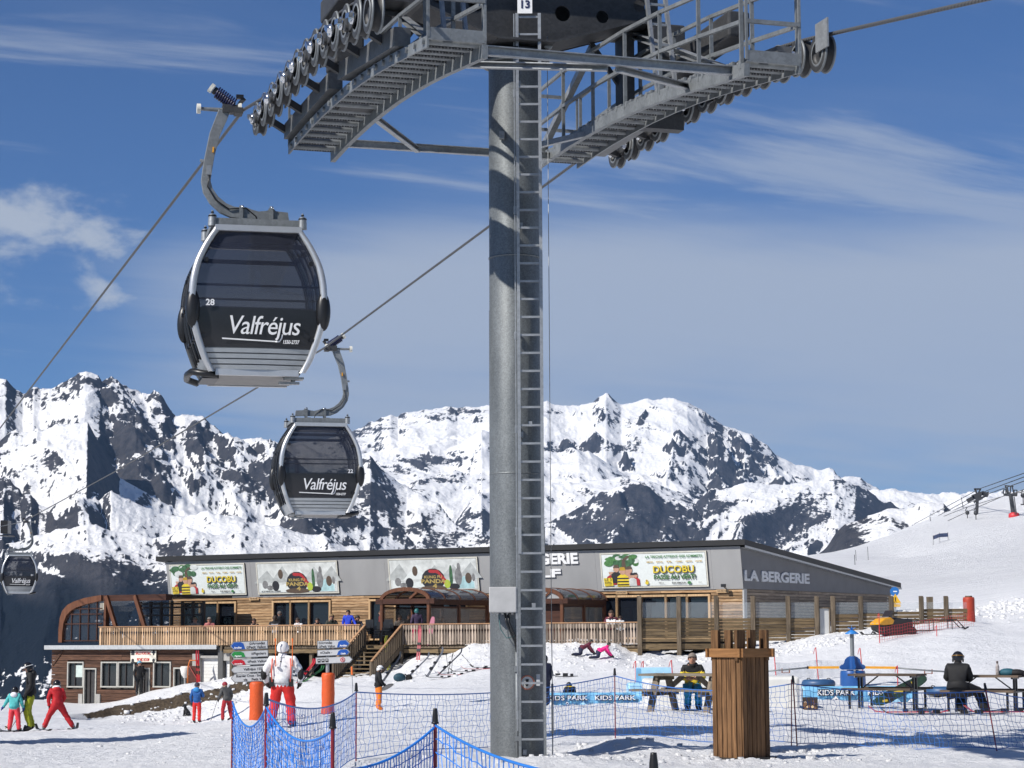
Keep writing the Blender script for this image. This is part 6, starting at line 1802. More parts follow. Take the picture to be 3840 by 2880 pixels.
# two small signs behind the low end of the roof
p = at(3354, 2218, 113); zg = snow_at(p.x, p.y)
sgn = thing('piste_sign', 'round blue piste sign half hidden behind the low roof edge', 'sign', (p.x, p.y, zg))
b = MB(); b.cyl((0, 0, -.3), (0, .0, p.z - zg), .03, n=8); b.build('pole', M_GREYMET, sgn)
b = MB(); b.cyl((0, -.03, p.z - zg), (0, -.05, p.z - zg), .24, n=24); b.build('disc', mat('sign_blue', (.02, .16, .48), .4), sgn)
b = MB(); b.box((.03, -.056, p.z - zg), (.2, .004, .06)); b.build('white_mark', M_WHITE, sgn)
p = at(3357, 2250, 108); zg = snow_at(p.x, p.y)
sgn = thing('warning_sign', 'yellow triangular pedestrian warning sign beside the last screen post', 'sign', (p.x, p.y, zg))
b = MB(); b.cyl((0, 0, -.3), (0, 0, p.z - zg), .03, n=8); b.build('pole', M_GREYMET, sgn)
b = MB(); b.prism([(-.30, p.z - zg - .18), (.30, p.z - zg - .18), (0, p.z - zg + .32)], .02, Matrix.Translation((0, -.06, 0))); b.build('triangle', mat('sign_yellow', (.75, .42, .02), .45), sgn)
b = MB(); zz = p.z - zg; b.cyl((0, -.062, zz + .10), (0, -.068, zz + .10), .035, n=10); b.bar((0, -.066, zz + .06), (0, -.066, zz - .03), .05, .006); b.bar((0, -.066, zz - .03), (-.07, -.066, zz - .13), .03, .006); b.bar((0, -.066, zz - .03), (.07, -.066, zz - .13), .03, .006); b.build('walking_figure', M_INK, sgn)
b = MB(); b.box((0, -.05, zz - .28), (.5, .02, .14)); b.build('text_panel', mat('sign_yellow', (.75, .42, .02), .45), sgn)

# ------------------------------------------------------------------ people
C = lambda n, c, r=.75: mat(n, c, r, noise=.18, nscale=14, bump=.25, bscale=30)
SKIN_ = mat('skin', (.46, .25, .17), .6, noise=.08)
HAIRS = {'brown': mat('brown_hair', (.045, .026, .015), .7, noise=.3), 'grey': mat('grey_hair', (.20, .165, .14), .7, noise=.3), 'black': mat('black_hair', (.014, .012, .011), .6, noise=.3), 'fair': mat('fair_hair', (.22, .14, .06), .7, noise=.3)}
BASE = dict(pelvis=(0, 0, .96), spine=(0, .01, 1.14), chest=(0, .0, 1.34), neck=(0, .0, 1.50), chin=(0, .02, 1.57), head=(0, .025, 1.66), top=(0, .015, 1.76),
            shl=(-.20, 0, 1.44), ell=(-.27, -.03, 1.15), wrl=(-.25, .07, .93), hal=(-.245, .11, .84),
            shr=(.20, 0, 1.44), elr=(.27, -.03, 1.15), wrr=(.25, .07, .93), har=(.245, .11, .84),
            hil=(-.10, 0, .92), knl=(-.115, .03, .51), anl=(-.12, -.02, .12), tol=(-.13, .17, .045),
            hir=(.10, 0, .92), knr=(.115, .03, .51), anr=(.12, -.02, .12), tor=(.13, .17, .045))
RAD = dict(pelvis=.165, spine=.155, chest=.175, neck=.075, chin=.085, head=.105, top=.075, sh=.095, el=.070, wr=.055, ha=.050, hi=.125, kn=.088, an=.078, to=.055)
EDG = [('pelvis', 'spine', 'J'), ('spine', 'chest', 'J'), ('chest', 'neck', 'J'), ('neck', 'chin', 'S'), ('chin', 'head', 'S'), ('head', 'top', 'S')]
for s in 'lr':
    EDG += [('chest', 'sh' + s, 'J'), ('sh' + s, 'el' + s, 'J'), ('el' + s, 'wr' + s, 'J'), ('wr' + s, 'ha' + s, 'G'), ('pelvis', 'hi' + s, 'P'), ('hi' + s, 'kn' + s, 'P'), ('kn' + s, 'an' + s, 'P'), ('an' + s, 'to' + s, 'B')]
def rad(k):
    return RAD[k] if k in RAD else RAD[k[:-1]]
def glove(parent, wr, ha, m, k, inward):
    """hand with four bent fingers and a thumb"""
    d = (ha - wr); d.normalize() if d.length > 1e-6 else None
    side = Vector((inward, 0, 0)); side = (side - d * side.dot(d)); side.normalize()
    fw = d.cross(side)
    b = MB(); b.ball(ha, .048 * k, 8, 6, (1, 1, 1.1))
    for i, ln in enumerate((.075, .088, .083, .062)):
        o = ha + fw * (-.030 + .020 * i) * k + d * .03 * k
        b.tube([o, o + d * ln * .55 * k + side * .008 * k, o + d * ln * .85 * k + side * .035 * k], [.0135 * k, .013 * k, .010 * k], 6)
    o = ha - fw * .035 * k
    b.tube([o, o - fw * .022 * k + d * .03 * k + side * .02 * k, o - fw * .018 * k + d * .065 * k + side * .035 * k], [.015 * k, .014 * k, .011 * k], 6)
    return b.build('hand', m, parent)
def person(label, loc, face, H, jacket, pants, boots=None, gloves=None, skin=None, pose=None, helmet=None, goggles=None, hair='brown', group=None, bulk=1.0, hood=None, hat=None, yoke=None, scale_feet=1.0, long_hair=False, beard=False, name='person', skibase=False):
    J = {k: Vector(v) for k, v in BASE.items()}
    for k, v in (pose or {}).items(): J[k] = Vector(v)
    look = J.pop('look', None)
    k = H / 1.78
    boots = boots or M_BLACK; gloves = gloves or M_BLACK; skin = skin or SKIN_
    root = thing(name, label, 'person', loc, face, group)
    names = list(J); idx = {n: i for i, n in enumerate(names)}
    bm = bmesh.new(); lay = bm.verts.layers.skin.verify()
    vs = []
    for n in names:
        v = bm.verts.new(J[n] * k); r_ = rad(n) * k * (1 if n in ('head', 'chin', 'top', 'neck') else bulk ** .45 if n[:2] in ('sh', 'el', 'wr', 'ha') else bulk)
        v[lay].radius = (r_, r_ * (.80 if n in ('pelvis', 'spine', 'chest') else 1)); v[lay].use_root = (n == 'pelvis'); vs.append(v)
    for a, b_, t in EDG: bm.edges.new((vs[idx[a]], vs[idx[b_]]))
    me = bpy.data.meshes.new('sk'); bm.to_mesh(me); bm.free()
    o = bpy.data.objects.new('sk', me); COL.objects.link(o)
    o.modifiers.new('skin', 'SKIN').use_smooth_shade = True
    sd = o.modifiers.new('sub', 'SUBSURF'); sd.levels = 2; sd.render_levels = 2
    dg = bpy.context.evaluated_depsgraph_get()
    body = bpy.data.meshes.new_from_object(o.evaluated_get(dg))
    bpy.data.objects.remove(o); bpy.data.meshes.remove(me)
    body.materials.clear()
    order = ['J', 'P', 'B', 'G', 'S', 'Y']
    for m in (jacket, pants, boots, gloves, skin, yoke or jacket): body.materials.append(m)
    segs = [(J[a] * k, J[b_] * k, t) for a, b_, t in EDG]
    hem = (J['pelvis'] * .75 + J['spine'] * .25) * k
    up = ((J['chest'] - J['pelvis'])).normalized()
    A_s = np.array([s[0] for s in segs]); D_s = np.array([s[1] - s[0] for s in segs]); LL = (D_s ** 2).sum(1)
    TT_ = [s[2] for s in segs]
    for p in body.polygons:
        c = np.array(p.center)
        f = np.clip(((c - A_s) * D_s).sum(1) / LL, 0, 1)
        d = np.linalg.norm(c - A_s - D_s * f[:, None], axis=1)
        i = int(d.argmin()); t = TT_[i]
        if t == 'J' and i == 0 and (Vector(c) - hem).dot(up) < -0.04 * k: t = 'P'
        if t == 'P' and (Vector(c) - J['pelvis'] * k).dot(up) > -.06 * k and EDG[i][0] == 'pelvis': t = 'J'
        if t == 'J' and yoke and i in (1, 2, 6, 7, 14, 15) and (Vector(c) - J['chest'] * k).dot(up) > .02 * k: t = 'Y'
        p.material_index = order.index(t); p.use_smooth = True
    # wrinkles in the cloth
    n_ = len(body.vertices); co = np.empty(n_ * 3, np.float32); body.vertices.foreach_get('co', co); co = co.reshape(-1, 3)
    no = np.empty(n_ * 3, np.float32); body.vertices.foreach_get('normal', no) if hasattr(body.vertices[0], 'normal') else None
    no = no.reshape(-1, 3)
    sd_ = hash(label) % 97
    w = pnoise(co[:, 2] * 16 / k + sd_, (co[:, 0] + co[:, 1]) * 7 / k) * .016 * k + pnoise(co[:, 2] * 34 / k + sd_, (co[:, 0] - co[:, 1]) * 16 / k) * .009 * k
    w *= (co[:, 2] > .1 * k) * (np.linalg.norm(co - np.array(J['head'] * k), axis=1) > .19 * k)
    co += no * w[:, None]
    body.vertices.foreach_set('co', co.ravel())
    bo = link_mesh('body', body, root)
    # jacket hem and collar
    b = MB(); px_, py_ = rad('pelvis') * bulk * k, rad('pelvis') * .82 * bulk * k
    x = up.orthogonal().normalized()
    hp = hem - up * .03 * k
    xr = Vector((1, 0, 0)); yr_ = up.cross(xr)
    ring = lambda c_, sx_, sy_: [c_ + xr * sx_ * math.cos(a * math.tau / 18) + yr_ * sy_ * math.sin(a * math.tau / 18) for a in range(18)]
    r0, r1, r2 = ring(hp + up * .13 * k, px_ * 1.0, py_ * 1.04), ring(hp, px_ * 1.10, py_ * 1.16), ring(hp - up * .012 * k, px_ * 1.02, py_ * 1.05)
    b.mesh(r0 + r1 + r2, [(i + 18 * q, (i + 1) % 18 + 18 * q, (i + 1) % 18 + 18 * (q + 1), i + 18 * (q + 1)) for q in (0, 1) for i in range(18)], True)
    b.build('jacket_hem', jacket, root)
    b = MB(); nk = J['neck'] * k; hd = (J['chin'] - J['neck']).normalized()
    b.lathe([(.105 * k, -.05 * k), (.10 * k, .02 * k), (.088 * k, .06 * k), (.075 * k, .055 * k)], nk, hd, 14); b.build('collar', hood or yoke or jacket, root)
    if hood:
        b = MB(); b.ball(nk + Vector((0, -.10 * k, -.02 * k)), .13 * k, 12, 8, (1.15, .6, .85)); b.build('hood', hood, root)
    for s, inn in (('l', 1), ('r', -1)):
        glove(root, J['wr' + s] * k, J['ha' + s] * k, gloves, k, inn)
    # head: face, hair, helmet
    hc = J['head'] * k; ax = (J['top'] - J['chin']).normalized(); fwd = Vector((0, 1, 0)); fwd = (fwd - ax * fwd.dot(ax)).normalized(); rt = fwd.cross(ax)
    if look is not None:
        fwd = look.normalized(); fwd = (fwd - ax * fwd.dot(ax)).normalized(); rt = fwd.cross(ax)
    Mx = Matrix((rt, fwd, ax)).transposed()
    def hp_(x_, y_, z_): return hc + Mx @ Vector((x_, y_, z_)) * k
    b = MB()
    b.tube([hp_(0, .095, .005), hp_(0, .128, -.03), hp_(0, .108, -.038)], [.012 * k, .017 * k, .012 * k], 7); b.build('nose', skin, root)
    for s in (-1, 1):
        b = MB(); b.ball(hp_(s * .106, -.0, -.02), .028 * k, 7, 6, (.5, .8, 1.15)); b.build('ear', skin, root)
        if not goggles:
            b = MB(); b.ball(hp_(s * .036, .096, .012), .013 * k, 7, 5); b.build('eye', M_INK, root)
    b = MB(); b.tube([hp_(-.03, .092, -.066), hp_(0, .100, -.068), hp_(.03, .092, -.066)], .007 * k, 5); b.build('mouth', mat('lips', (.28, .09, .07), .6), root)
    def cap(nm, m, r_, zlow, zback, thick=1.0):
        vs, fs = [], []; N_, K_ = 18, 7
        for i in range(K_ + 1):
            for j in range(N_):
                a = math.tau * j / N_
                zl = zlow + (zback - zlow) * (0.5 - 0.5 * math.sin(a))
                z_ = zl + (r_ * 1.12 - zl) * math.sin(math.pi / 2 * i / K_)
                q = math.sqrt(max(0, 1 - (max(z_, 0) / (r_ * 1.12)) ** 2)) if z_ > 0 else 1 - .12 * (-z_ / r_)
                vs.append(hp_(r_ * q * math.cos(a), r_ * 1.10 * q * math.sin(a) - .005, z_ + .01))
        for i in range(K_):
            for j in range(N_): fs.append((i * N_ + j, i * N_ + (j + 1) % N_, (i + 1) * N_ + (j + 1) % N_, (i + 1) * N_ + j))
        bb = MB(); bb.mesh(vs, fs, True); return bb.build(nm, m, root)
    if helmet:
        cap('helmet', helmet, .132, .02, -.085)
        for s in (-1, 1):
            b = MB(); b.ball(hp_(s * .112, -.01, -.045), .05 * k, 8, 6, (.45, .85, 1.1)); b.build('ear_pad', M_BLACK, root)
    elif hat: cap('hat', hat, .124, .01, -.03)
    else: cap('hair', HAIRS[hair], .117, .045, -.09)
    if long_hair:
        b = MB(); b.tube([hp_(0, -.08, .04), hp_(0, -.12, -.08), hp_(0, -.12, -.24), hp_(0, -.1, -.36)], [.10 * k, .115 * k, .10 * k, .05 * k], 10)
        b.build('long_hair', HAIRS[hair], root)
    if goggles:
        b = MB(); b.tube([hp_(.125 * math.cos(a), .135 * math.sin(a) * 1.05, .035) for a in np.linspace(R(15), R(165), 9)], .027 * k, 7); b.build('goggles', goggles, root)
        b = MB(); b.tube([hp_(.135 * math.cos(a), .148 * math.sin(a), .05) for a in np.linspace(0, math.tau, 20)], .009 * k, 5, closed=True); b.build('goggle_strap', goggles, root)
    return root
def ski_mesh(L_=1.6, w=.085):
    b = MB(); N_ = 12
    vs, fs = [], []
    for i in range(N_ + 1):
        f = i / N_; y = -L_ * .45 + L_ * f
        z = .012 + (.13 * ((f - .86) / .14) ** 2 if f > .86 else 0) + (.03 * ((.06 - f) / .06) ** 2 if f < .06 else 0)
        ww = w * (1 - .18 * math.sin(math.pi * f)) * (1 if f < .95 else .7)
        for x, dz in ((-ww / 2, -.008), (ww / 2, -.008), (ww / 2, .008), (-ww / 2, .008)): vs.append((x, y, z + dz))
    for i in range(N_):
        for j in range(4): fs.append((i * 4 + j, i * 4 + (j + 1) % 4, (i + 1) * 4 + (j + 1) % 4, (i + 1) * 4 + j))
    fs += [(3, 2, 1, 0), tuple(N_ * 4 + j for j in range(4))]
    b.mesh(vs, fs)
    return b
def ski_pair(label, loc, rz, m, L_=1.6, gap=.22, rot=None, bind=True, group='skis on the snow', cross=0.0):
    root = thing('ski_pair', label, 'skis', loc, rz, group)
    if rot is not None: root.rotation_mode = 'QUATERNION'; root.rotation_quaternion = rot
    me = ski_mesh(L_).data('ski', m)
    for s in (-1, 1):
        o = link_mesh('ski', me, root, (s * gap / 2, 0, 0)); o.rotation_euler = (0, 0, s * cross)
        if bind:
            b = MB(); b.box((0, .13, .05), (.07, .10, .06)); b.box((0, -.17, .055), (.07, .12, .075)); b.build('binding', M_BLACK, o)
    return root
def stick(label, a, c, m=None, grip=None, group='ski poles', nm='ski_pole'):
    """ski pole from its tip a to its grip c"""
    a, c = Vector(a), Vector(c)
    r_ = thing(nm, label, 'ski pole', a, 0, group)
    d = (c - a)
    b = MB(); b.cyl((0, 0, 0), d * .90, .010, n=6); b.build('shaft', m or M_STEEL_D, r_)
    b = MB(); b.cyl(d * .89, d, .017, n=8); b.build('grip', grip or M_BLACK, r_)
    b = MB(); b.cyl(d * .05, d * .06, .045, n=10); b.build('basket', grip or M_BLACK, r_)
    return r_
C_BLACK = C('black_ski_fabric', (.006, .006, .007)); C_LIME = C('lime_trousers', (.30, .34, .012)); C_TEAL = C('teal_jacket', (.07, .42, .42)); C_PINK = C('coral_trousers', (.72, .05, .07))
C_RED = C('red_suit', (.42, .006, .012)); C_REDT = C('red_trousers', (.60, .020, .016)); C_BLUE = C('blue_jacket', (.012, .09, .30)); C_GREYJ = C('grey_jacket', (.065, .065, .065)); C_WHITEJ = C('white_jacket', (.72, .73, .74))
C_DRED = C('dark_red_trousers', (.34, .010, .018)); C_ORG = C('orange_trousers', (.75, .19, .010)); C_GREYT = C('grey_trousers', (.11, .11, .11)); C_MAROON = C('maroon_jacket', (.11, .012, .03)); C_HOTPINK = C('hot_pink_jacket', (.80, .02, .22)); C_NAVY = C('navy_trousers', (.012, .016, .045))
C_YEL = C('yellow_jacket', (.75, .55, .04)); C_CYAN = C('cyan_trousers', (.01, .24, .46)); C_ROYAL = C('royal_blue_jacket', (.012, .05, .55)); C_PURP = C('purple_jacket', (.05, .03, .07))
H_WHITE = mat('white_helmet', (.74, .74, .74), .3, noise=.04); H_BLACK = mat('black_helmet', (.012, .012, .014), .25); H_TEAL = mat('teal_helmet', (.02, .12, .12), .3); H_BLUE = mat('pale_blue_helmet', (.12, .30, .42), .3); H_RED = mat('red_cap', (.25, .006, .02), .6)
LEFT, BACK, RIGHT, FRONT = R(90), 0.0, R(-90), R(180)     # the way a figure faces: west, away, east, towards us
# --- group at the left edge of the piste
p = on_ground(196, 2740, 57.8)
p = on_ground(112, 2740, 57.8)
person('person in black jacket and lime trousers with white goggles on a black helmet', p, R(100), 1.84, C_BLACK, C_LIME, goggles=mat('white_goggles', (.75, .75, .74), .3), helmet=H_BLACK, hood=C_BLACK,
       pose=dict(head=(0, .09, 1.63), chin=(0, .06, 1.55), top=(0, .11, 1.73), neck=(0, .035, 1.49), chest=(0, .01, 1.33), knl=(-.12, .10, .52), anl=(-.12, -.02, .12), knr=(.12, .07, .52), anr=(.13, -.08, .12), tor=(.13, .12, .045), wrl=(-.2, .12, .98), hal=(-.19, .16, .89), wrr=(.2, .10, .99), har=(.19, .14, .9)))
ski_pair('dark skis under the boots of the skier in lime trousers', p + Vector((0, 0, .0)), R(96), mat('dark_ski', (.02, .02, .022), .3), 1.6, .24, bind=False)
p2 = on_ground(52, 2742, 57.5)
person('small child in teal jacket with white hood and coral trousers', p2, R(-6), 1.17, C_TEAL, C_PINK, gloves=mat('blue_mitten', (.012, .03, .22), .7), helmet=H_BLACK, hood=C('white_hood', (.72, .70, .76)), bulk=1.22,
       pose=dict(ell=(-.34, .02, 1.18), wrl=(-.48, .10, 1.0), hal=(-.55, .12, .93), elr=(.30, .02, 1.15), wrr=(.33, .12, .96), har=(.33, .15, .88), knl=(-.15, .03, .5), anl=(-.19, 0, .12), tol=(-.22, .16, .05), knr=(.16, .03, .5), anr=(.2, 0, .12), tor=(.24, .16, .05)))
k_ = 1.17 / 1.78
ski_pair('short skis under the small child in teal', p2, R(-12), mat('dark_ski', (.02, .02, .022), .3), 1.0, .28, bind=False, cross=.12)
def hand_w(p, face, v, k): return p + Matrix.Rotation(face, 3, 'Z') @ (Vector(v) * k)
g = hand_w(p2, R(-6), (.33, .16, .88), k_); stick('ski pole held by the small child in teal', g + Vector((-.34, -.25, -.60)), g + Vector((.05, .03, .10)))
g = hand_w(p, R(100), (.19, .15, .9), 1.84 / 1.78); stick('pale ski pole held behind by the skier in lime trousers', g + Vector((-.40, -.5, -.85)), g + Vector((.05, .02, .06)), mat('pale_pole', (.5, .45, .2), .5))
p3 = on_ground(212, 2738, 57.0)
person('child in red one piece suit and black helmet standing with legs wide apart', p3, R(16), 1.34, C_RED, C_RED, helmet=H_BLACK, hood=C_RED, boots=mat('grey_boot', (.2, .2, .2), .5), bulk=1.2,
       pose=dict(pelvis=(.02, 0, .86), spine=(0, .03, 1.05), chest=(-.02, .06, 1.25), neck=(-.02, .09, 1.41), chin=(-.01, .12, 1.48), head=(-.01, .13, 1.57), top=(-.01, .13, 1.67), shl=(-.22, .06, 1.35), ell=(-.30, .05, 1.06), wrl=(-.26, .1, .82), hal=(-.24, .12, .74), shr=(.18, .06, 1.35), elr=(.27, .1, 1.1), wrr=(.2, .24, .95), har=(.16, .28, .9),
                 hil=(-.08, 0, .83), knl=(-.26, .04, .50), anl=(-.42, -.02, .12), tol=(-.44, .14, .05), hir=(.12, 0, .83), knr=(.32, .06, .48), anr=(.55, 0, .12), tor=(.60, .16, .05)))
b = MB(); b.lathe([(.10, -.03), (.115, .02), (.10, .06), (.08, .05)], hand_w(Vector((0, 0, 0)), 0, (-.02, .09, 1.43), 1.34 / 1.78), (0, .2, 1), 14)
ch = [o for o in COL.objects if o.name.startswith('person') and o.get('label', '').startswith('child in red one')][0]
b.build('white_scarf', C_WHITEJ, ch)
for s_, x_ in ((-1, -.43), (1, .57)):
    g = hand_w(p3, R(16), (x_, .05, 0), 1.34 / 1.78); b = ski_mesh(1.15); o = b.build('ski', mat('dark_ski', (.02, .02, .022), .3)); o.location = (g.x, g.y, snow_at(g.x, g.y)); o.rotation_euler = (0, 0, R(16) - s_ * .28)
    tag(o, ('inner' if s_ < 0 else 'outer') + ' ski of the child in the red suit', 'ski', 'skis on the snow')
# --- by the bank
p4 = on_ground(737, 2711, 95); person('man in two tone blue jacket and bright red trousers standing by the snow bank', p4, R(-8), 1.76, C_BLUE, C_REDT, hair='brown', hat=mat('dark_beanie', (.03, .03, .05), .8), hood=C('light_blue_hood', (.03, .22, .52)), pose=dict(elr=(.28, .10, 1.18), wrr=(.14, .22, 1.2), har=(.08, .26, 1.22)))
p5 = on_ground(850, 2703, 93); person('skier in grey jacket, red cap and dark red trousers leaning on poles', p5, R(35), 1.74, C_GREYJ, C_DRED, hat=H_RED, pose=dict(pelvis=(0, -.04, .93), spine=(0, .02, 1.11), chest=(0, .10, 1.29), neck=(0, .16, 1.44), chin=(0, .19, 1.5), head=(0, .21, 1.58), top=(0, .22, 1.68), shl=(-.2, .1, 1.39), shr=(.2, .1, 1.39), ell=(-.28, .1, 1.12), wrl=(-.27, .25, .98), hal=(-.27, .29, .92), elr=(.29, .08, 1.12), wrr=(.3, .2, .96), har=(.3, .24, .9), knl=(-.17, .06, .5), anl=(-.2, -.02, .12), knr=(.17, .04, .5), anr=(.22, -.04, .12)))
for v, e, l in (((-.27, .3, .92), (-.25, -.1), 'near'), ((.3, .25, .9), (.28, .1), 'far')):
    g = hand_w(p5, R(35), v, .98); t = g + Vector((e[0] - .12, e[1], 0)); stick('ski pole on the %s side of the skier in grey' % ('downhill' if l == 'near' else 'uphill'), (t.x, t.y, snow_at(t.x, t.y)), g + Vector((0, 0, .1)))
# small black dog sitting
p = on_ground(697, 2704, 97); dog = thing('dog', 'small black dog sitting on the snow near the man in blue', 'dog', p, R(150))
bm_ = MB(); bm_.tube([(0, -.16, .06), (0, -.12, .14), (0, -.02, .25), (0, .05, .36), (0, .08, .44)], [.10, .12, .10, .07, .06], 10); bm_.ball((0, .11, .46), .075, 10, 7, (.9, 1.1, .9)); bm_.tube([(0, .16, .45), (0, .25, .42)], [.045, .03], 8)
for s in (-1, 1): bm_.tube([(s * .06, .05, .26), (s * .065, .07, .12), (s * .065, .09, .02), (s * .065, .13, .02)], [.045, .03, .025, .022], 7); bm_.tube([(s * .09, -.12, .12), (s * .12, .0, .10), (s * .12, -.06, .03), (s * .12, .05, .02)], [.07, .05, .035, .022], 7); bm_.tube([(s * .05, .09, .52), (s * .085, .08, .48), (s * .09, .09, .42)], [.025, .03, .015], 6)
bm_.tube([(0, -.22, .05), (0, -.34, .04), (.08, -.42, .04)], [.03, .025, .01], 6); bm_.build('body', M_RUBBER, dog)
# --- the skier in white
p6 = on_ground(1058, 2727, 47.0); person('skier in white padded jacket, white helmet and red trousers seen from behind', p6, R(-4), 1.83, C_WHITEJ, C_REDT, boots=mat('navy_boot', (.012, .02, .06), .5), gloves=M_BLACK, helmet=H_WHITE, bulk=1.28,
       pose=dict(pelvis=(0, 0, .93), knl=(-.17, .07, .5), anl=(-.24, -.02, .12), tol=(-.27, .16, .05), knr=(.17, .07, .5), anr=(.20, -.02, .12), tor=(.23, .16, .05), hil=(-.12, 0, .9), hir=(.12, 0, .9), shl=(-.24, 0, 1.42), shr=(.24, 0, 1.42), ell=(-.40, -.02, 1.14), wrl=(-.36, .10, .96), hal=(-.34, .14, .90), elr=(.40, -.02, 1.14), wrr=(.36, .10, .96), har=(.34, .14, .90)))
wh = [o for o in COL.objects if o.get('label', '').startswith('skier in white padded')][0]
for s in (-1, 1):
    b = MB(); b.ball((s * .405, -.03, 1.16), .088, 10, 7, (.85, .9, 1.5)); b.build('elbow_patch', C_BLACK, wh)
    b = MB(); b.tube([(s * .20, -.14, 1.50), (s * .215, -.165, 1.2), (s * .20, -.15, .99)], .016, 6); b.build('backpack_strap', C('coral_strap', (.70, .12, .08)), wh)
    b = MB(); b.box((s * .21, -.12, .97), (.09, .08, .16)); b.build('pocket', C_BLACK, wh)
b = MB(); b.box((0, -.215, 1.43), (.035, .01, .03)); b.build('chest_badge', M_BLACK, wh)
for s, px in ((-1, 1033), (1, 1097)):
    q = at(px, 2394, 46.8); q0 = at(px - s * 1, 2500, 46.8)
    o = stick('orange pole standing up above the %s shoulder of the skier in white' % ('west' if s < 0 else 'east'), q0, q, mat('orange_pole', (.80, .16, .02), .45), mat('orange_pole', (.80, .16, .02), .45))
ski_pair('skis under the skier in white', p6, R(2), mat('grey_ski', (.10, .105, .12), .3), 1.65, .42, bind=False)
# --- snowboarder
p7 = on_ground(1419, 2663, 66); person('young snowboarder in black jacket and orange trousers with white helmet', p7, R(-78), 1.36, C_BLACK, C_ORG, boots=C_ORG, helmet=H_WHITE, goggles=M_BLACK, bulk=1.15, pose=dict(elr=(.26, .05, 1.16), wrr=(.2, .22, 1.02), har=(.15, .26, .98), chin=(0, .05, 1.57), head=(0, .07, 1.64), top=(0, .07, 1.74)))
sb = MB()
def board_mesh(L_, w):
    b = MB(); N_ = 20; vs = []; top = []
    pts = [(w / 2 * (1 - .12 * math.cos(math.tau * i / N_) ** 2) * math.cos(math.tau * i / N_ + .0), L_ / 2 * math.sin(math.tau * i / N_)) for i in range(N_)]
    pts = [((w / 2) * math.copysign(abs(math.cos(a)) ** .55, math.cos(a)), (L_ / 2) * math.copysign(abs(math.sin(a)) ** .9, math.sin(a))) for a in [math.tau * i / 24 for i in range(24)]]
    b.prism(pts, .014, Matrix.Translation((0, -.007, 0)))
    return b
q = hand_w(p7, R(-78), (.18, .30, .92), 1.36 / 1.78)
o = board_mesh(1.1, .25).build('snowboard', M_BLACK); o.location = q; o.rotation_euler = (R(78), 0, R(20)); tag(o, 'black snowboard carried under the arm of the young snowboarder', 'snowboard', 'snowboards')
# --- at the foot of the stairs
p8 = on_ground(1341, 2530, 104); person('person in black jacket and grey trousers standing at the foot of the stairs', p8, R(165), 1.74, C_BLACK, C_GREYT, helmet=H_BLACK, pose=dict(elr=(.26, .12, 1.2), wrr=(.08, .26, 1.28), har=(.03, .28, 1.3), ell=(-.26, .12, 1.2), wrl=(-.08, .26, 1.28), hal=(-.03, .28, 1.3)))
p8 = on_ground(1276, 2534, 103); person('person all in black bending behind the shorter signpost', p8, R(60), 1.7, C_BLACK, C_BLACK, hat=M_BLACK, pose=dict(chest=(0, .22, 1.26), spine=(0, .1, 1.12), neck=(0, .32, 1.36), chin=(0, .37, 1.4), head=(0, .42, 1.47), top=(0, .45, 1.55), shl=(-.2, .22, 1.32), shr=(.2, .22, 1.32), ell=(-.25, .3, 1.05), elr=(.25, .3, 1.05), wrl=(-.2, .4, .85), wrr=(.2, .4, .85), hal=(-.2, .44, .78), har=(.2, .44, .78)))
# --- children crawling on the bank
def crawl(px, py, Y, label, jac, pan, dz=0):
    p = on_ground(px, py, Y)
    return person(label, p, R(-72), 1.25, jac, pan, hair='black', bulk=1.15,
       pose=dict(pelvis=(0, -.30, .46), spine=(0, -.10, .52), chest=(0, .14, .62), neck=(0, .28, .72), chin=(0, .34, .77), head=(0, .38, .84), top=(0, .40, .93), shl=(-.19, .16, .64), shr=(.19, .16, .64), ell=(-.24, .30, .42), elr=(.24, .28, .42), wrl=(-.22, .5, .20), wrr=(.2, .48, .2), hal=(-.2, .58, .13), har=(.2, .56, .13),
                 hil=(-.11, -.30, .42), hir=(.11, -.30, .42), knl=(-.14, -.22, .09), knr=(.14, -.42, .09), anl=(-.14, -.62, .08), anr=(.14, -.84, .08), tol=(-.14, -.76, .05), tor=(.14, -.98, .05), look=(0, 1, -.2)))
crawl(2196, 2492, 92.0, 'child in maroon jacket crawling on the snow bank', C_MAROON, C_NAVY)
crawl(2262, 2497, 90.6, 'child in hot pink jacket crawling on the snow bank', C_HOTPINK, C_NAVY)
# --- behind the first banner
p = on_ground(2141, 2606, 53.0, .22); person('person in black and yellow bending down behind the kids park banner', p, R(10), .95, C_BLACK, C_BLACK, helmet=H_BLACK, yoke=C_YEL, bulk=1.3, pose=dict(chest=(0, .25, .9), spine=(0, .12, .86), pelvis=(0, -.1, .72), neck=(0, .36, .98), chin=(0, .4, 1.02), head=(0, .44, 1.08), top=(0, .46, 1.16), shl=(-.2, .26, .95), shr=(.2, .26, .95), ell=(-.24, .4, .7), elr=(.24, .4, .7), wrl=(-.2, .5, .5), wrr=(.2, .5, .5), hal=(-.2, .52, .42), har=(.2, .52, .42), hil=(-.1, -.08, .7), hir=(.1, -.08, .7), knl=(-.12, .1, .42), knr=(.12, .1, .42)))
p = on_ground(2043, 2622, 49.5); person('person in navy half hidden behind the tower ladder', p, R(30), 1.15, C_NAVY, C_NAVY, helmet=H_BLACK, bulk=1.15)
# --- doorway of the picnic room
a_ = bworld(OP[6][0] * .45 + OP[6][1] * .55, YP - .45, 0); p = Vector((a_.x, a_.y, snow_at(a_.x, a_.y))); person('person in black with pale blue helmet in the picnic room doorway', p, R(200), 1.7, C_BLACK, C_BLACK, helmet=H_BLUE)
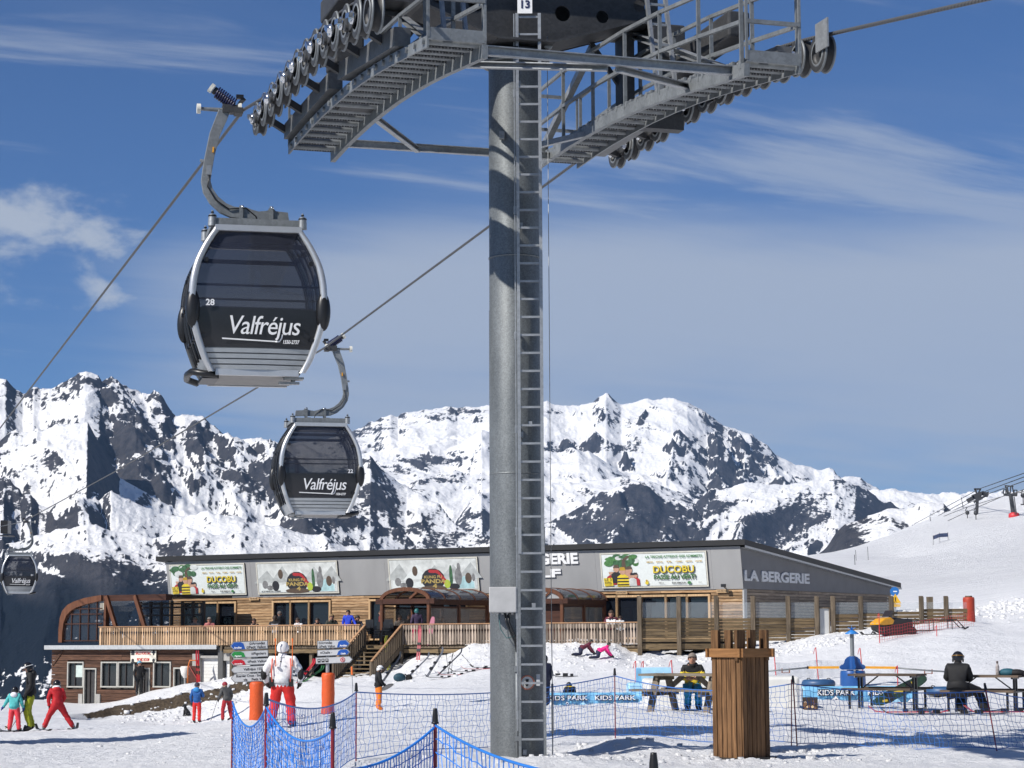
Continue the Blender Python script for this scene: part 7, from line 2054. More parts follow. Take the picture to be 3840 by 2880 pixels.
# --- seated figures, hip at the seat
SIT = dict(pelvis=(0, 0, .56), spine=(0, .0, .74), chest=(0, .05, .95), neck=(0, .08, 1.12), chin=(0, .11, 1.19), head=(0, .12, 1.28), top=(0, .115, 1.38), shl=(-.2, .05, 1.05), shr=(.2, .05, 1.05), ell=(-.27, .12, .80), elr=(.27, .12, .80), wrl=(-.15, .32, .80), wrr=(.15, .32, .80), hal=(-.08, .36, .80), har=(.08, .36, .80),
           hil=(-.1, .02, .55), hir=(.1, .02, .55), knl=(-.13, .42, .55), knr=(.13, .42, .55), anl=(-.13, .40, .12), anr=(.13, .40, .12), tol=(-.14, .55, .045), tor=(.14, .55, .045))
# --- people on the terrace, seen over the railing
def on_deck(px, y0, label, jac, rz, H=1.74, sit=False, **k):
    x, z = fac(px, 2340, y0); p = bworld(x, y0, -.05)
    ps = dict(SIT) if sit else {}
    ps.update(k.pop('pose', {}))
    return person(label, p, rz, H, jac, k.pop('pants', C_BLACK), pose=ps, group='people on the terrace', **k)
on_deck(955, -4.6, 'dark haired person low at the far end of the terrace table', C_BLACK, R(170), sit=True)
on_deck(1030, -5.4, 'person in grey jacket with white stripes sitting on the terrace', C('white_striped_jacket', (.40, .40, .42)), R(5), sit=True, hair='brown', yoke=C_BLACK, H=1.9)
on_deck(1049, -2.4, 'person in dark coat standing at the terrace window', C('charcoal_coat', (.02, .02, .022)), R(30), hat=mat('grey_beanie', (.12, .10, .09), .8))
on_deck(1121, -4.8, 'person in pale jacket sitting low on the terrace', C_WHITEJ, R(150), sit=True, hair='brown')
on_deck(1190, -4.2, 'person in black sitting at the terrace beside the window', C_BLACK, R(185), sit=True, hair='black')
on_deck(1243, -4.9, 'person in dark green jacket sitting on the terrace', C('dark_green_jacket', (.03, .035, .025)), R(190), sit=True, hair='fair', H=1.95)
on_deck(1306, -5.6, 'man in royal blue jacket leaning on the terrace railing', C_ROYAL, R(172), hair='black', H=1.72, pose=dict(ell=(-.34, .05, 1.16), wrl=(-.46, .2, 1.0), hal=(-.5, .24, .97)))
on_deck(1338, -5.2, 'person in grey checked shirt leaning beside the man in royal blue', C('checked_shirt', (.16, .16, .17)), R(200), sit=True, hair='black', H=1.85)
on_deck(1430, -4.0, 'person in red jacket by the canopy post', C('dull_red_jacket', (.16, .02, .02)), R(80), hair='brown', H=1.7)
on_deck(1563, -5.9, 'person in purple jacket, teal helmet and pink trousers under the canopy', C_PURP, R(15), helmet=H_TEAL, pants=C('pink_trousers', (.55, .02, .10)), H=1.72)
on_deck(1500, -1.2, 'person sitting behind the canopy screen glass', C('beige_top', (.3, .26, .22)), R(180), sit=True, H=1.9)
on_deck(1655, -1.5, 'person in grey sitting behind the long canopy pane', C('grey_top', (.2, .2, .2)), R(180), sit=True, H=1.8)
on_deck(1535 - 0 - 1, -2.0, 'person standing in shade under the canopy', C_BLACK, R(180), H=1.5)
on_deck(2293, -5.0, 'long haired person in maroon jacket reading a white sheet on the terrace', C_MAROON, R(176), long_hair=True, sit=True, H=1.98, pose=dict(wrl=(-.12, .30, 1.0), wrr=(.12, .30, 1.0), hal=(-.10, .33, 1.02), har=(.10, .33, 1.02)))
x, z = fac(2293, 2320, -5.35); b = MB(); b.box((0, 0, 0), (.42, .015, .26)); o = b.build('menu_sheet', M_WHITE); o.location = bworld(x, -5.42, .98); o.rotation_euler = (R(-20), 0, R(-5)); tag(o, 'white menu sheet held by the long haired person', 'menu')
on_deck(2326, -5.4, 'child in white jacket and sunglasses at the terrace railing', C_WHITEJ, R(178), H=1.30, goggles=M_BLACK, hair='brown')
on_deck(733, -4.6, 'fair haired person sitting before the first terrace window', C('beige_jacket', (.28, .22, .17)), R(175), sit=True, hair='fair', H=1.85)
on_deck(787, -4.2, 'grey haired person sitting before the first terrace window', C('pink_jacket', (.4, .12, .12)), R(175), sit=True, hair='grey', H=1.85)

# ------------------------------------------------------------------ signposts with padded feet
M_SIGNG = mat('sign_grey_white', (0.50, 0.51, 0.52), .4, noise=.05); M_SB = mat('arrow_blue', (.012, .08, .36), .4); M_SG = mat('arrow_green', (.02, .24, .05), .4); M_SR = mat('arrow_red', (.50, .012, .025), .4); M_EDGE = mat('sign_edge_grey', (.16, .165, .17), .4, .4)
M_PAD = mat('orange_padding', (0.60, 0.085, 0.012), .55, noise=.14, nscale=10, bump=.5, bscale=26)
def z2(x, y): return 800 + x / 1.885, 2000 + y / 1.885
def signpost(label, padpx, padtop, padbot, Y, postx, posttop, boards, dirn):
    p = on_ground(padpx, padbot, Y); r_ = thing('signpost', label, 'signpost', p, 0, 'piste signposts')
    s = FPX / Y
    hp = (at(padpx, padtop, Y) - p).z
    b = MB(); n_ = 14
    b.lathe([(.0, -.2), (.165, -.2), (.17, .05), (.16, .3), (.168, hp * .5), (.158, hp * .75), (.172, hp - .06), (.150, hp), (.06, hp + .01), (0, hp + .01)], n=22)
    b.build('padding', M_PAD, r_)
    b = MB(); zt = (at(postx, posttop, Y) - p).z; xo = (at(postx, posttop, Y) - p).x
    b.cyl((xo * .4, 0, -.1), (xo, 0, zt), .045, n=12); b.build('post', M_GREYMET, r_)
    for (x0, x1, y0, y1, acc, accname, lines) in boards:
        a0, a1 = z2(x0, (y0 + y1) / 2), z2(x1, (y0 + y1) / 2)
        c = at((a0[0] + a1[0]) / 2, a0[1], Y - .09) - p
        W = (a1[0] - a0[0]) / s; H = (y1 - y0) / 1.885 / s
        br = thing_part(r_, 'sign_board', c, dirn * R(4))
        tip = H * .42
        def outline(w, h, t):
            q = [(-w / 2 + t, -h / 2), (w / 2, -h / 2), (w / 2, h / 2), (-w / 2 + t, h / 2), (-w / 2, 0)]
            return q if dirn < 0 else [(-a, z) for a, z in q][::-1]
        b = MB(); b.prism(outline(W, H, tip), .03, Matrix.Translation((0, .0, 0))); bd = b.build('board_edge', M_EDGE, None)
        bd.name = 'sign_board'; bd.parent = r_; bd.location = c; bd.rotation_euler = (0, R(-2.0), dirn * R(-5)); bpy.data.objects.remove(br)
        b = MB(); b.prism(outline(W - .035, H - .03, tip * .95), .004, Matrix.Translation((0, -.006, 0))); b.build('board_face', M_SIGNG, bd)
        if acc:
            w2 = W * .40; b = MB(); q = [(-W / 2 + tip + .02, -H / 2 + .02), (-W / 2 + w2, -H / 2 + .02), (-W / 2 + w2 - .04, H / 2 - .05), (-W / 2 + w2 - .10, H / 2 - .02), (-W / 2 + tip + .02, H / 2 - .02), (-W / 2 + .03, 0)]
            if dirn > 0: q = [(-a, z) for a, z in q][::-1]
            b.prism(q, .004, Matrix.Translation((0, -.011, 0))); b.build('arrow_tip', acc, bd)
            if accname: add_text('lettering', accname, H * .30, M_WHITE, bd, (dirn * (W * .29), -.013, -H * .22), 0, extrude=.0006, bold=.002)
        for (t, fx, fz, w_, hh) in lines:
            add_text('lettering', t, H * hh, M_INK, bd, (fx * W, -.009, fz * H), 0, extrude=.0006, width=w_ * W, bold=H * .008)
        if acc:     # little lift pictograms before the names
            for (t, fx, fz, w_, hh) in lines:
                b = MB(); X = (fx - w_ / 2) * W - H * .17; b.box((X, -.0085, fz * H), (H * .22, .003, H * .26)); pi = b.build('pictogram', M_INK, bd)
                b = MB(); b.box((X, -.0105, fz * H), (H * .07, .002, H * .16)); b.build('pictogram_mark', M_SIGNG, pi)
    return r_
def thing_part(par, nm, loc, rz):
    o = bpy.data.objects.new(nm, None); COL.objects.link(o); o.parent = par; o.location = loc; return o
signpost('taller signpost with five arrows to the west on an orange padded foot', 961, 2557, 2702, 51.0, 958, 2402,
  [(118, 385, 762, 822, M_SB, 'Arolles', [('Arrondaz', .25, .20, .34, .46), ('Petit Vallon', .22, -.24, .44, .46)]), (120, 388, 828, 878, M_SG, 'Pigniers', [('Pigniers', .27, .02, .32, .50)]),
   (122, 390, 885, 932, M_SR, 'Arrondaz', [('Petit Vallon', .22, .02, .44, .50)]), (125, 390, 937, 985, None, None, [('Valfréjus 1550 m', .15, 0, .62, .52)]), (125, 395, 990, 1050, None, None, [('Boarder Cross - Snowpark', .06, .22, .84, .40), ('via    Petit Vallon', .15, -.22, .64, .42)])], -1)
signpost('shorter signpost with three arrows to the east on an orange padded foot', 1230, 2524, 2680, 54.0, 1228, 2398,
  [(733, 968, 755, 812, M_SB, 'Arolles', [('Arrondaz', -.21, .20, .34, .46), ('Petit Vallon', -.17, -.24, .42, .46)]), (733, 968, 820, 865, M_SB, 'Challe', [('Challe -', -.20, .02, .30, .52)]), (722, 985, 872, 920, None, None, [])], 1)
sp = [o for o in COL.objects if o.get('label', '').startswith('shorter signpost')][0]
bd = [c for c in sp.children if c.name.startswith('sign_board')][2]
for k in range(3):
    b = MB(); b.box((-.38 + k * .10, -.009, 0), (.075, .004, .09)); pc = b.build('pictogram', M_INK, bd)
    b = MB(); b.cyl((-.38 + k * .10, -.010, .01), (-.38 + k * .10, -.0125, .01), .02, n=10); b.build('pictogram_mark', M_SIGNG, pc)
b = MB(); b.lathe([(.045, -.003), (.06, -.003), (.06, .003), (.045, .003)], (.22, -.010, 0), (0, 1, 0), 20); b.bar((.185, -.012, .035), (.255, -.012, -.035), .014, .004); b.box((.22, -.010, 0), (.03, .003, .05)); b.build('no_walking_mark', M_SR, bd)

# ------------------------------------------------------------------ blue safety nets
M_NETB = mat('blue_net_cord', (.012, .19, .66), .5, noise=.1); M_NETD = mat('blue_net_cord_faded', (.025, .14, .46), .5, noise=.1); M_POLE = mat('dark_red_pole', (.20, .012, .022), .45); M_CAPB = M_BLACK
def netpole(px, ptop, Y, label, lean=(0, 0), r=.0135, cap=True, pole=None, below=.3):
    t = at(px, ptop, Y); zg = snow_at(t.x, t.y)
    foot = Vector((t.x + lean[0], t.y + lean[1], zg))
    r_ = thing('net_pole', label, 'pole', foot, 0, 'poles of the blue safety nets')
    d = t - foot
    b = MB(); b.cyl(-d.normalized() * below, d, r, n=8); b.build('shaft', pole or M_POLE, r_)
    if cap:
        u_ = d.normalized(); b = MB(); b.lathe([(.022, -.075), (.020, -.03), (.015, .01), (.014, .018), (0, .02)], d, u_, 12); b.lathe([(.022, -.075), (.028, -.08), (.025, -.09), (r, -.09)], d, u_, 12); b.build('net_clip', M_CAPB, r_)
    return r_, foot, t
def net(A0, A1, B0, B1, nx, nz_, sag, label, m, r=.0042, sagb=0.03, jit=.42, rope_r=.009, belly=.0):
    """net hung between two poles: A0/A1 bottom and top at one pole, B0/B1 at the other"""
    A0, A1, B0, B1 = map(Vector, (A0, A1, B0, B1))
    def P(f, g):
        t = A1.lerp(B1, f); t.z -= sag * 4 * f * (1 - f)
        bt = A0.lerp(B0, f); bt.z += sagb * math.sin(f * 9) - .0
        q = bt.lerp(t, g)
        q.y += belly * 4 * f * (1 - f) * math.sin(math.pi * g)
        return q
    d = (B1 - A1).normalized()
    J_ = {}
    for i in range(nx + 1):
        for j in range(nz_ + 1):
            q = P(i / nx, j / nz_)
            if 0 < i < nx and j < nz_: q += d * random.uniform(-jit, jit) * (B1 - A1).length / nx
            if 0 < j < nz_: q.z += random.uniform(-jit, jit) * .4 * (A1 - A0).length / nz_
            J_[i, j] = q
    b = MB()
    for j in range(nz_ + 1):
        if j == nz_: b.tube([J_[i, j] for i in range(nx + 1)], rope_r, 6)
        elif j == 0: b.tube([J_[i, j] for i in range(nx + 1)], rope_r * .7, 5)
        else: b.tube([J_[i, j] for i in range(nx + 1)], r, 3, smooth=False)
    for i in range(0, nx + 1): b.tube([J_[i, j] for j in range(nz_ + 1)], r, 3, smooth=False)
    o = b.build('safety_net', m); tag(o, label, 'safety net', 'blue safety nets'); return o
N1 = netpole(872, 2628, 21.0, 'dark red net pole without clip at the west end of the dense blue net', r=.010, cap=False)
N2 = netpole(999, 2606, 18.0, 'dark red net pole in front of the skier in white')
N3 = netpole(1248, 2682, 14.6, 'dark red net pole under the orange foot of the shorter signpost')
N4 = netpole(1632, 2666, 15.2, 'dark red net pole with large black clip west of the tower foot')
N5 = netpole(2451, 2838, 9.4, 'black clip of a net pole rising from the bottom edge of the picture')
P1 = netpole(1336, 2566, 27.8, 'thin net pole between the shorter signpost and the tower', r=.009)
P2 = netpole(2305, 2510, 33.7, 'thin net pole between the tower and the picnic table', r=.009)
P3 = netpole(2973, 2538, 32.0, 'net pole with black clip beside the wooden box', r=.010, lean=(.03, -.1))
P3b = netpole(2968, 2548, 31.9, 'second thin pole leaning on the net pole beside the wooden box', r=.008, lean=(-.04, -.15), cap=False)
P4 = netpole(3693, 2566, 31.0, 'leaning net pole in front of the person in black', r=.010, lean=(.09, -.25))
pe = at(3990, 2628, 33.5); PE = (None, Vector((pe.x, pe.y, snow_at(pe.x, pe.y))), pe)
def lo(P, dz): return P[1] + Vector((0, 0, dz))
def tp_(P, dz=-.10): return P[2] + Vector((0, 0, dz))
net(lo(N1, .02), tp_(N1, -.01), lo(N2, .02), tp_(N2), 34, 22, .20, 'dense gathered blue net between the two poles at its west end', M_NETB, .0035, jit=.38)
net(lo(N2, .02), tp_(N2), lo(N3, .02), tp_(N3), 44, 17, .16, 'bright blue net in front of the skier in white', M_NETB, .0036, jit=.38)
net(lo(N3, .02), tp_(N3, -.36), lo(N4, .02), tp_(N4, -.11), 36, 10, .09, 'bright blue net slung low between two front poles west of the tower', M_NETB, .0042, jit=.32)
net(lo(N4, .02), tp_(N4), lo(N5, -.1), tp_(N5, -.10), 40, 10, .10, 'bright blue net running down past the tower foot', M_NETB, .0042, jit=.32)
net(lo(N2, .05), tp_(N2, -.03), lo(P1, .03), tp_(P1), 60, 11, .14, 'faded blue net from the front corner pole to the thin pole west of the tower', M_NETD, .0031, belly=.15)
net(lo(P1, .03), tp_(P1), lo(P2, .10), tp_(P2), 72, 10, .13, 'faded blue net passing behind the tower column', M_NETD, .0031)
net(lo(P2, .05), tp_(P2), lo(P3, .03), tp_(P3), 42, 10, .16, 'faded blue net in front of the picnic table and wooden box', M_NETD, .0033)
net(lo(P3, .03), tp_(P3), lo(P4, .03), tp_(P4), 46, 10, .07, 'faded blue net in front of the metal legged table', M_NETD, .0035)
net(lo(P4, .03), tp_(P4), PE[1], PE[2], 18, 10, .03, 'faded blue net running off past the person in black', M_NETD, .0035)
b = MB(); q = N5[2]; b.lathe([(.030, -.125), (.042, -.12), (.042, -.10), (.030, -.095)], q, (0, .1, 1), 14); b.build('rope_loop', mat('hemp_rope', (.22, .13, .07), .8, noise=.3), N5[0]).matrix_parent_inverse = Matrix.Translation(-N5[1])

# ------------------------------------------------------------------ the castle-like timber box
M_BOXW = wood('larch_box_board', (.042, .020, .009), (.215, .115, .052), 3.0, 'Z', .38); M_BOXR = wood('larch_box_rail', (.10, .045, .017), (.33, .165, .065), 2.0, 'X', .1)
p = on_ground(2782, 2849, 28.5); bx = thing('timber_box', 'tall square larch box with battlement posts standing on the snow by the net', 'wooden box', p, R(41))
Sd, Hb = .52, 1.50
for f in range(4):
    q = Matrix.Rotation(f * math.pi / 2, 4, 'Z')
    for k in range(6):
        b = MB(); x = -Sd / 2 + Sd * (k + .5) / 6; w_ = Sd / 6 - .012
        b.box((0, 0, 0), (w_, .025, Hb)); o = b.build('board', M_BOXW, bx)
        o.matrix_local = q @ Matrix.Translation((x, -Sd / 2 + random.uniform(-.004, .004), Hb / 2 - .06 + random.uniform(-.006, .006)))
    b = MB(); b.box((.0, -Sd / 2 - .03, 1.40), (Sd + .16, .035, .115)); o = b.build('top_rail', M_BOXR, bx); o.matrix_local = q
    b = MB(); b.box((0, -Sd / 2 - .045, -.01), (Sd + .10, .06, .10)); o = b.build('base_rail', mat('dark_base', (.03, .025, .02), .7), bx); o.matrix_local = q
    for x, w_ in ((-Sd / 2 + .02, .13), (0, .10)):
        b = MB(); b.box((x, -Sd / 2 + .05, 1.50), (w_, .05, .40)); o = b.build('battlement', M_BOXW, bx); o.matrix_local = q
b = MB(); b.box((0, 0, 1.36), (Sd - .05, Sd - .05, .03)); b.build('lid', M_BOXW, bx)
b = MB(); b.box((0, 0, .65), (Sd - .06, Sd - .06, 1.3)); b.build('dark_filler', mat('painted_gap_shade', (.012, .01, .008), .9), bx)  # near-black filler: shade of the hollow painted in behind the board gaps

# ------------------------------------------------------------------ A-frame picnic table and its sitter
M_PIC = wood('grey_picnic_timber', (.085, .070, .055), (.25, .215, .17), 2.0, 'X', .2); M_PICZ = wood('grey_picnic_leg', (.085, .070, .055), (.23, .19, .145), 2.0, 'Z', .2)
p = on_ground(2590, 2664, 43.6); tb_ = thing('picnic_table', 'weathered grey timber A frame picnic table with attached benches', 'picnic table', p, R(-30))
for k in range(6):
    b = MB(); b.box((0, -.36 + .144 * k, .74), (1.92, .135, .045)); b.build('top_plank', M_PIC, tb_)
for s in (-1, 1):
    for k in range(2):
        b = MB(); b.box((0, s * (.66 + .14 * k), .44), (1.92, .13, .045)); b.build('bench_plank', M_PIC, tb_)
for x in (-.62, .62):
    for s in (-1, 1):
        b = MB(); b.bar((x, s * .24, .73), (x, s * .62, -.06), .05, .14, up=(1, 0, 0)); b.build('leg', M_PICZ, tb_)
    b = MB(); b.box((x + .05, 0, .68), (.05, .78, .09)); b.box((x - .05, 0, .38), (.05, 1.62, .12)); b.build('cross_bar', M_PICZ, tb_)
    b = MB(); b.bar((x * .93, 0, .38), (x * .25, 0, .72), .05, .10); b.build('brace', M_PICZ, tb_)
fp = p + Vector((.12, .86, 0)); fp.z = snow_at(fp.x, fp.y)
person('grey haired man in black and yellow jacket and cyan trousers seated at the picnic table', fp, R(176), 1.48, C_YEL, C_CYAN, hair='grey', yoke=C_BLACK, hood=C_BLACK, gloves=SKIN_, bulk=1.2, pose=dict(SIT, look=Vector((.1, 1, 0))))

# ------------------------------------------------------------------ white and blue soft blocks, banners of the children's park
M_TARP = mat('white_tarpaulin', (.72, .71, .67), .5, noise=.06, nscale=3, bump=.5, bscale=5); M_BANB = mat('banner_blue', (.17, .43, .66), .45, noise=.3, nscale=3); M_BANL = mat('banner_pale_blue', (.36, .62, .80), .45, noise=.2, nscale=4); M_TITLE = M_WHITE
def block(px0, px1, pt, pb, Y, d, m, nm, label, cat):
    a, c = at(px0, pt, Y), at(px1, pb, Y); zb = min(c.z, snow_at((a.x + c.x) / 2, Y)) - .05
    b = MB(); n = 6
    b.box(((a.x + c.x) / 2, Y + d / 2, (a.z + zb) / 2), (c.x - a.x, d, a.z - zb)); o = b.build(nm, m, None, bevel=.06); tag(o, label, cat); return o
def banner(px0, px1, pt, pb, Y, label, n_txt):
    a, c = at(px0, pt, Y), at(px1, pb, Y)
    W, H = c.x - a.x, a.z - c.z
    zg = min(c.z, snow_at((a.x + c.x) / 2, Y) + .0)
    r_ = thing('park_banner', label, 'banner', (a.x, Y, zg - .02), 0, 'kids park banners'); H = a.z - zg + .02
    NX = 24; vs = []; fs = []
    for j in range(4):
        for i in range(NX + 1):
            vs.append((W * i / NX, .05 * math.sin(i * 1.3) * .6 + .03 * math.sin(i * 2.9 + j), H * j / 3))
    fs = [(j * (NX + 1) + i, j * (NX + 1) + i + 1, (j + 1) * (NX + 1) + i + 1, (j + 1) * (NX + 1) + i) for j in range(3) for i in range(NX)]
    b = MB(); b.mesh(vs, fs, True); o = b.build('cloth', M_BANB, r_); so = o.modifiers.new('thick', 'SOLIDIFY'); so.thickness = .02
    random.seed(len(label))
    for k in range(9):
        x = W * (k + random.random() * .7) / 9; h_ = H * random.uniform(.15, .42); b = MB(); b.prism([(x - h_ * .9, .01), (x + h_ * .9, .01), (x + h_ * .1, h_)], .003, Matrix.Translation((0, -.062, 0))); b.build('printed_peak', M_BANL if k % 2 else M_WHITE, r_)
    for fx in n_txt:
        for dx, m_, bo, dy in ((0, M_INK, .055, -.066), (0, M_WHITE, .006, -.071)):
            add_text('lettering', 'KIDS PARK', H * .46, m_, r_, (fx * W, dy, H * .60), 0, extrude=.001, bold=H * bo, width=.95)
        b = MB(); b.cyl((fx * W, -.066, H * .22), (fx * W, -.070, H * .22), H * .11, n=14); e_ = b.build('round_mark', M_WHITE, r_)
        b = MB(); b.prism([(fx * W - H * .07, H * .16), (fx * W + H * .07, H * .16), (fx * W, H * .28)], .002, Matrix.Translation((0, -.073, 0))); b.build('mark_peak', M_INK, e_)
    for x in (0.02, W - .02):
        b = MB(); b.cyl((x, .03, -.1), (x, .03, H + .02), .018, n=8); b.build('stake', M_GREYMET, r_)
    return r_
banner(2052, 2425, 2598, 2644, 50.5, 'blue kids park banner low on the snow between the tower and the picnic table', (.20, .68))
banner(3006, 3445, 2574, 2628, 54.5, 'blue kids park banner in front of the blue carousel drum', (.29, .72))
block(2355, 2424, 2562, 2606, 53, .9, M_BANL, 'soft_block', 'pale blue soft block behind the end of the kids park banner', 'play block')
block(2423, 2690, 2548, 2638, 47.5, 1.6, M_TARP, 'soft_block', 'large white soft block behind the picnic table', 'play block')
block(2872, 3000, 2538, 2634, 46.5, 1.5, M_TARP, 'soft_block', 'large white soft block behind the wooden box', 'play block')
a, c = at(3008, 2592, 45.8), at(3066, 2632, 45.8)
r_ = thing('picture_panel', 'small panel printed with stacked logs leaning by the white block', 'panel', (a.x, 45.8, snow_at(a.x, 45.8)), R(-8)); Wp, Hp = c.x - a.x, .27
b = MB(); b.box((Wp / 2, 0, Hp / 2 - .02), (Wp, .05, Hp)); b.build('board', mat('log_print_dark', (.03, .02, .016), .6), r_)
random.seed(4)
for k in range(14):
    b = MB(); x, z = random.uniform(.04, Wp - .04), random.uniform(.02, Hp - .06); b.cyl((x, -.026, z), (x, -.031 - k * .0006, z), random.uniform(.018, .035), n=9); b.build('log_end', random.choice([mat('log_print_pale', (.62, .45, .25), .6), mat('log_print_brown', (.16, .08, .04), .6)]), r_)
# upright banner with red stakes and white netting behind
a, c = at(2384, 2503, 62), at(2518, 2556, 62); zg = snow_at(c.x, 62)
r_ = thing('backdrop_banner', 'pale blue mountain banner hung on thin red stakes behind the picnic table', 'banner', (a.x, 62, zg)); Wb, Hb2 = c.x - a.x, a.z - zg
b = MB(); b.box((Wb / 2, 0, Hb2 / 2 + .1), (Wb, .02, Hb2 - .2)); b.build('cloth', M_BANL, r_)
for q in ([(.55, .12), (1.0, .12), (.78, Hb2 * .8)], [(.02, .12), (.3, .12), (.16, Hb2 * .4)], [(.38, .12), (.7, .12), (.5, Hb2 * .5)]):
    b = MB(); b.prism([(x_ * Wb, z_) for x_, z_ in q], .004, Matrix.Translation((0, -.016, 0))); b.build('printed_peak', M_WHITE, r_)
b = MB(); b.box((Wb * .08, -.013, Hb2 / 2 + .1), (Wb * .14, .004, Hb2 - .26)); b.build('printed_edge', M_BANB, r_)
M_THINRED = mat('thin_red_stake', (.55, .03, .035), .5)
def stake(px, pt, Y, label, dx=.0):
    t = at(px, pt, Y); zg = snow_at(t.x, t.y); r_ = thing('red_stake', label, 'stake', (t.x + dx, t.y, zg), 0, 'thin red stakes')
    b = MB(); b.cyl((0, 0, -.2), (-dx, 0, t.z - zg), .016, n=6); b.build('shaft', M_THINRED, r_)
    b = MB(); b.tube([(-dx, 0, t.z - zg), (-dx - .04, 0, t.z - zg - .05), (-dx - .08, 0, t.z - zg - .22)], .010, 5); b.build('hook', M_THINRED, r_)
    return r_, t, zg
for px, pt, Y, lb, dx in ((2384, 2478, 63, 'thin red stake at the west edge of the pale blue banner', 0), (2412, 2479, 63, 'thin red stake behind the pale blue banner', 0), (2518, 2475, 63, 'thin red stake at the east edge of the pale blue banner', .05)): stake(px, pt, Y, lb, dx)
ST = [stake(px, pt, Y, lb, dx) for px, pt, Y, lb, dx in ((2902, 2438, 72, 'thin red stake just above the wooden box corner', .08), (3059, 2428, 73, 'thin red stake between the box and the carousel', .08), (3225, 2430, 74, 'thin red stake just behind the carousel mast', .09))]
stake(3365, 2496, 69, 'short thin red stake at the carousel arm end')
M_VEIL = glass('white_netting', (.75, .77, .80), .30, .7, .1)
for (r0, t0, g0), (r1, t1, g1), lb in ((ST[0], ST[1], 'translucent white netting behind the wooden box'), (ST[1], ST[2], 'translucent white netting behind the carousel')):
    b = MB(); vs = []
    for i in range(13):
        f = i / 12; q = t0.lerp(t1, f); g_ = g0 + (g1 - g0) * f
        for j, z in enumerate((g_ + .05, g_ + (q.z - g_) * .62)): vs.append((q.x, q.y + .05 * math.sin(i * 2), z - (.05 * math.sin(math.pi * f) if j else 0)))
    b.mesh(vs, [(2 * i, 2 * i + 2, 2 * i + 3, 2 * i + 1) for i in range(12)], True); o = b.build('white_netting', M_VEIL); tag(o, lb, 'netting', 'white netting on red stakes'); o.modifiers.new('thick', 'SOLIDIFY').thickness = .01

# ------------------------------------------------------------------ tubing carousel
M_CARB = mat('carousel_blue', (.015, .08, .27), .38, noise=.08); M_CARB2 = mat('carousel_light_blue', (.03, .20, .55), .4, noise=.08); M_YBAR = mat('yellow_bar', (.78, .36, .02), .45)
p = on_ground(3199, 2573, 70.0); cs = thing('tubing_carousel', 'blue snow tubing carousel with yellow arms and a small umbrella cap', 'carousel', p)
s = 70 / FPX   # metres per photograph pixel here
zc2 = lambda py: (at(3199, py, 70.0) - p).z
b = MB(); b.lathe([(0, -.1), (.41, -.1), (.415, .0), (.41, zc2(2530)), (.395, zc2(2518)), (.38, zc2(2515)), (0, zc2(2514))], n=26); b.build('drum', M_CARB, cs)
b = MB(); b.cyl((0, 0, zc2(2514)), (0, 0, zc2(2512)), .2, n=16); b.build('bearing', M_BLACK, cs)
zb_, zt_ = zc2(2511), zc2(2461)
fin = [(.0, zb_), (.36, zb_), (.425, zb_ + .05), (.43, zb_ + .10), (.37, zb_ + .155), (.31, zb_ + .17), (.27, zb_ + .24), (.25, zb_ + .32), (.17, zt_ - .03), (.10, zt_), (.0, zt_)]
for k in range(4):
    b = MB(); b.prism(fin, .03, Matrix.Rotation(k * math.pi / 2 + .06, 4, 'Z') @ Matrix.Translation((0, -.015, 0))); b.build('fin', M_CARB, cs)
b = MB(); b.cyl((0, 0, zb_), (0, 0, zt_), .11, n=16); b.build('hub', M_CARB, cs)
b = MB(); b.cyl((0, 0, zt_), (0, 0, zc2(2377)), .068, n=16)
for k in range(6): b.ball((.0, -.066, zt_ + .08 + k * .11), .014, 6, 4)
b.build('mast', M_STEEL, cs)
b = MB(); b.cyl((0, 0, zt_), (0, 0, zt_ + .02), .095, n=16); b.build('mast_collar', M_STEEL_L, cs)
b = MB(); b.lathe([(.215, zc2(2378)), (.22, zc2(2375)), (.10, zc2(2366)), (.03, zc2(2362)), (0, zc2(2362))], n=20); b.build('umbrella_cap', M_CARB2, cs)
b = MB()
for k in range(6):
    a_ = k * math.pi / 3 + .2; b.tube([(0, 0, zc2(2363)), (.07 * math.cos(a_), .07 * math.sin(a_), zc2(2356)), (.14 * math.cos(a_), .14 * math.sin(a_), zc2(2353))], [.014, .012, .004], 6)
b.tube([(0, 0, zc2(2363)), (0, 0, zc2(2345))], [.014, .004], 6); b.build('crown_spikes', M_CARB2, cs)
b = MB()
for k in range(3): b.cyl((-.01, -.42 - .02 * k, zb_ - .02 - k * .1), (-.01, -.47, zb_ - .02 - k * .1), .035, n=10)
b.build('winch_fitting', M_STEEL_L, cs)
for sgn, (pa, ya), (pb, yb2), (pc, yc), (pd, yd) in ((-1, (3148, 2502.5), (3035, 2502.5), (2950, 2510), (2830, 2519)), (1, (3247, 2503), (3360, 2505), (3480, 2516), (3640, 2527))):
    A, B, C1, D1 = (Vector(((px - 3199) * s, 0, zc2(py))) for px, py in ((pa, ya), (pb, yb2), (pc, yc), (pd, yd)))
    b = MB(); b.bar(A, B, .075, .078); b.build('yellow_arm', M_YBAR, cs)
    b = MB(); b.cyl(B, B + Vector((sgn * .05, 0, 0)), .045, n=10); b.build('arm_end', M_BLACK, cs)
    b = MB(); b.tube([B, C1, D1], .026, 8); b.build('tow_rod', M_STEEL, cs)
    b = MB(); q = C1 + Vector((sgn * .0, 0, -.10)); b.bar(q - Vector((.12, 0, 0)), q + Vector((.12, 0, 0)), .02)
    for dx in (-.12, .12): b.bar(q + Vector((dx, 0, -.01)), q + Vector((dx, 0, .14)), .035)
    b.build('tow_handle', mat('brown_handle', (.22, .09, .05), .6), cs)
M_TUBE = mat('blue_tube_cover', (.030, .085, .19), .45, noise=.15); M_TUBEB = mat('black_tube_base', (.02, .02, .022), .5)
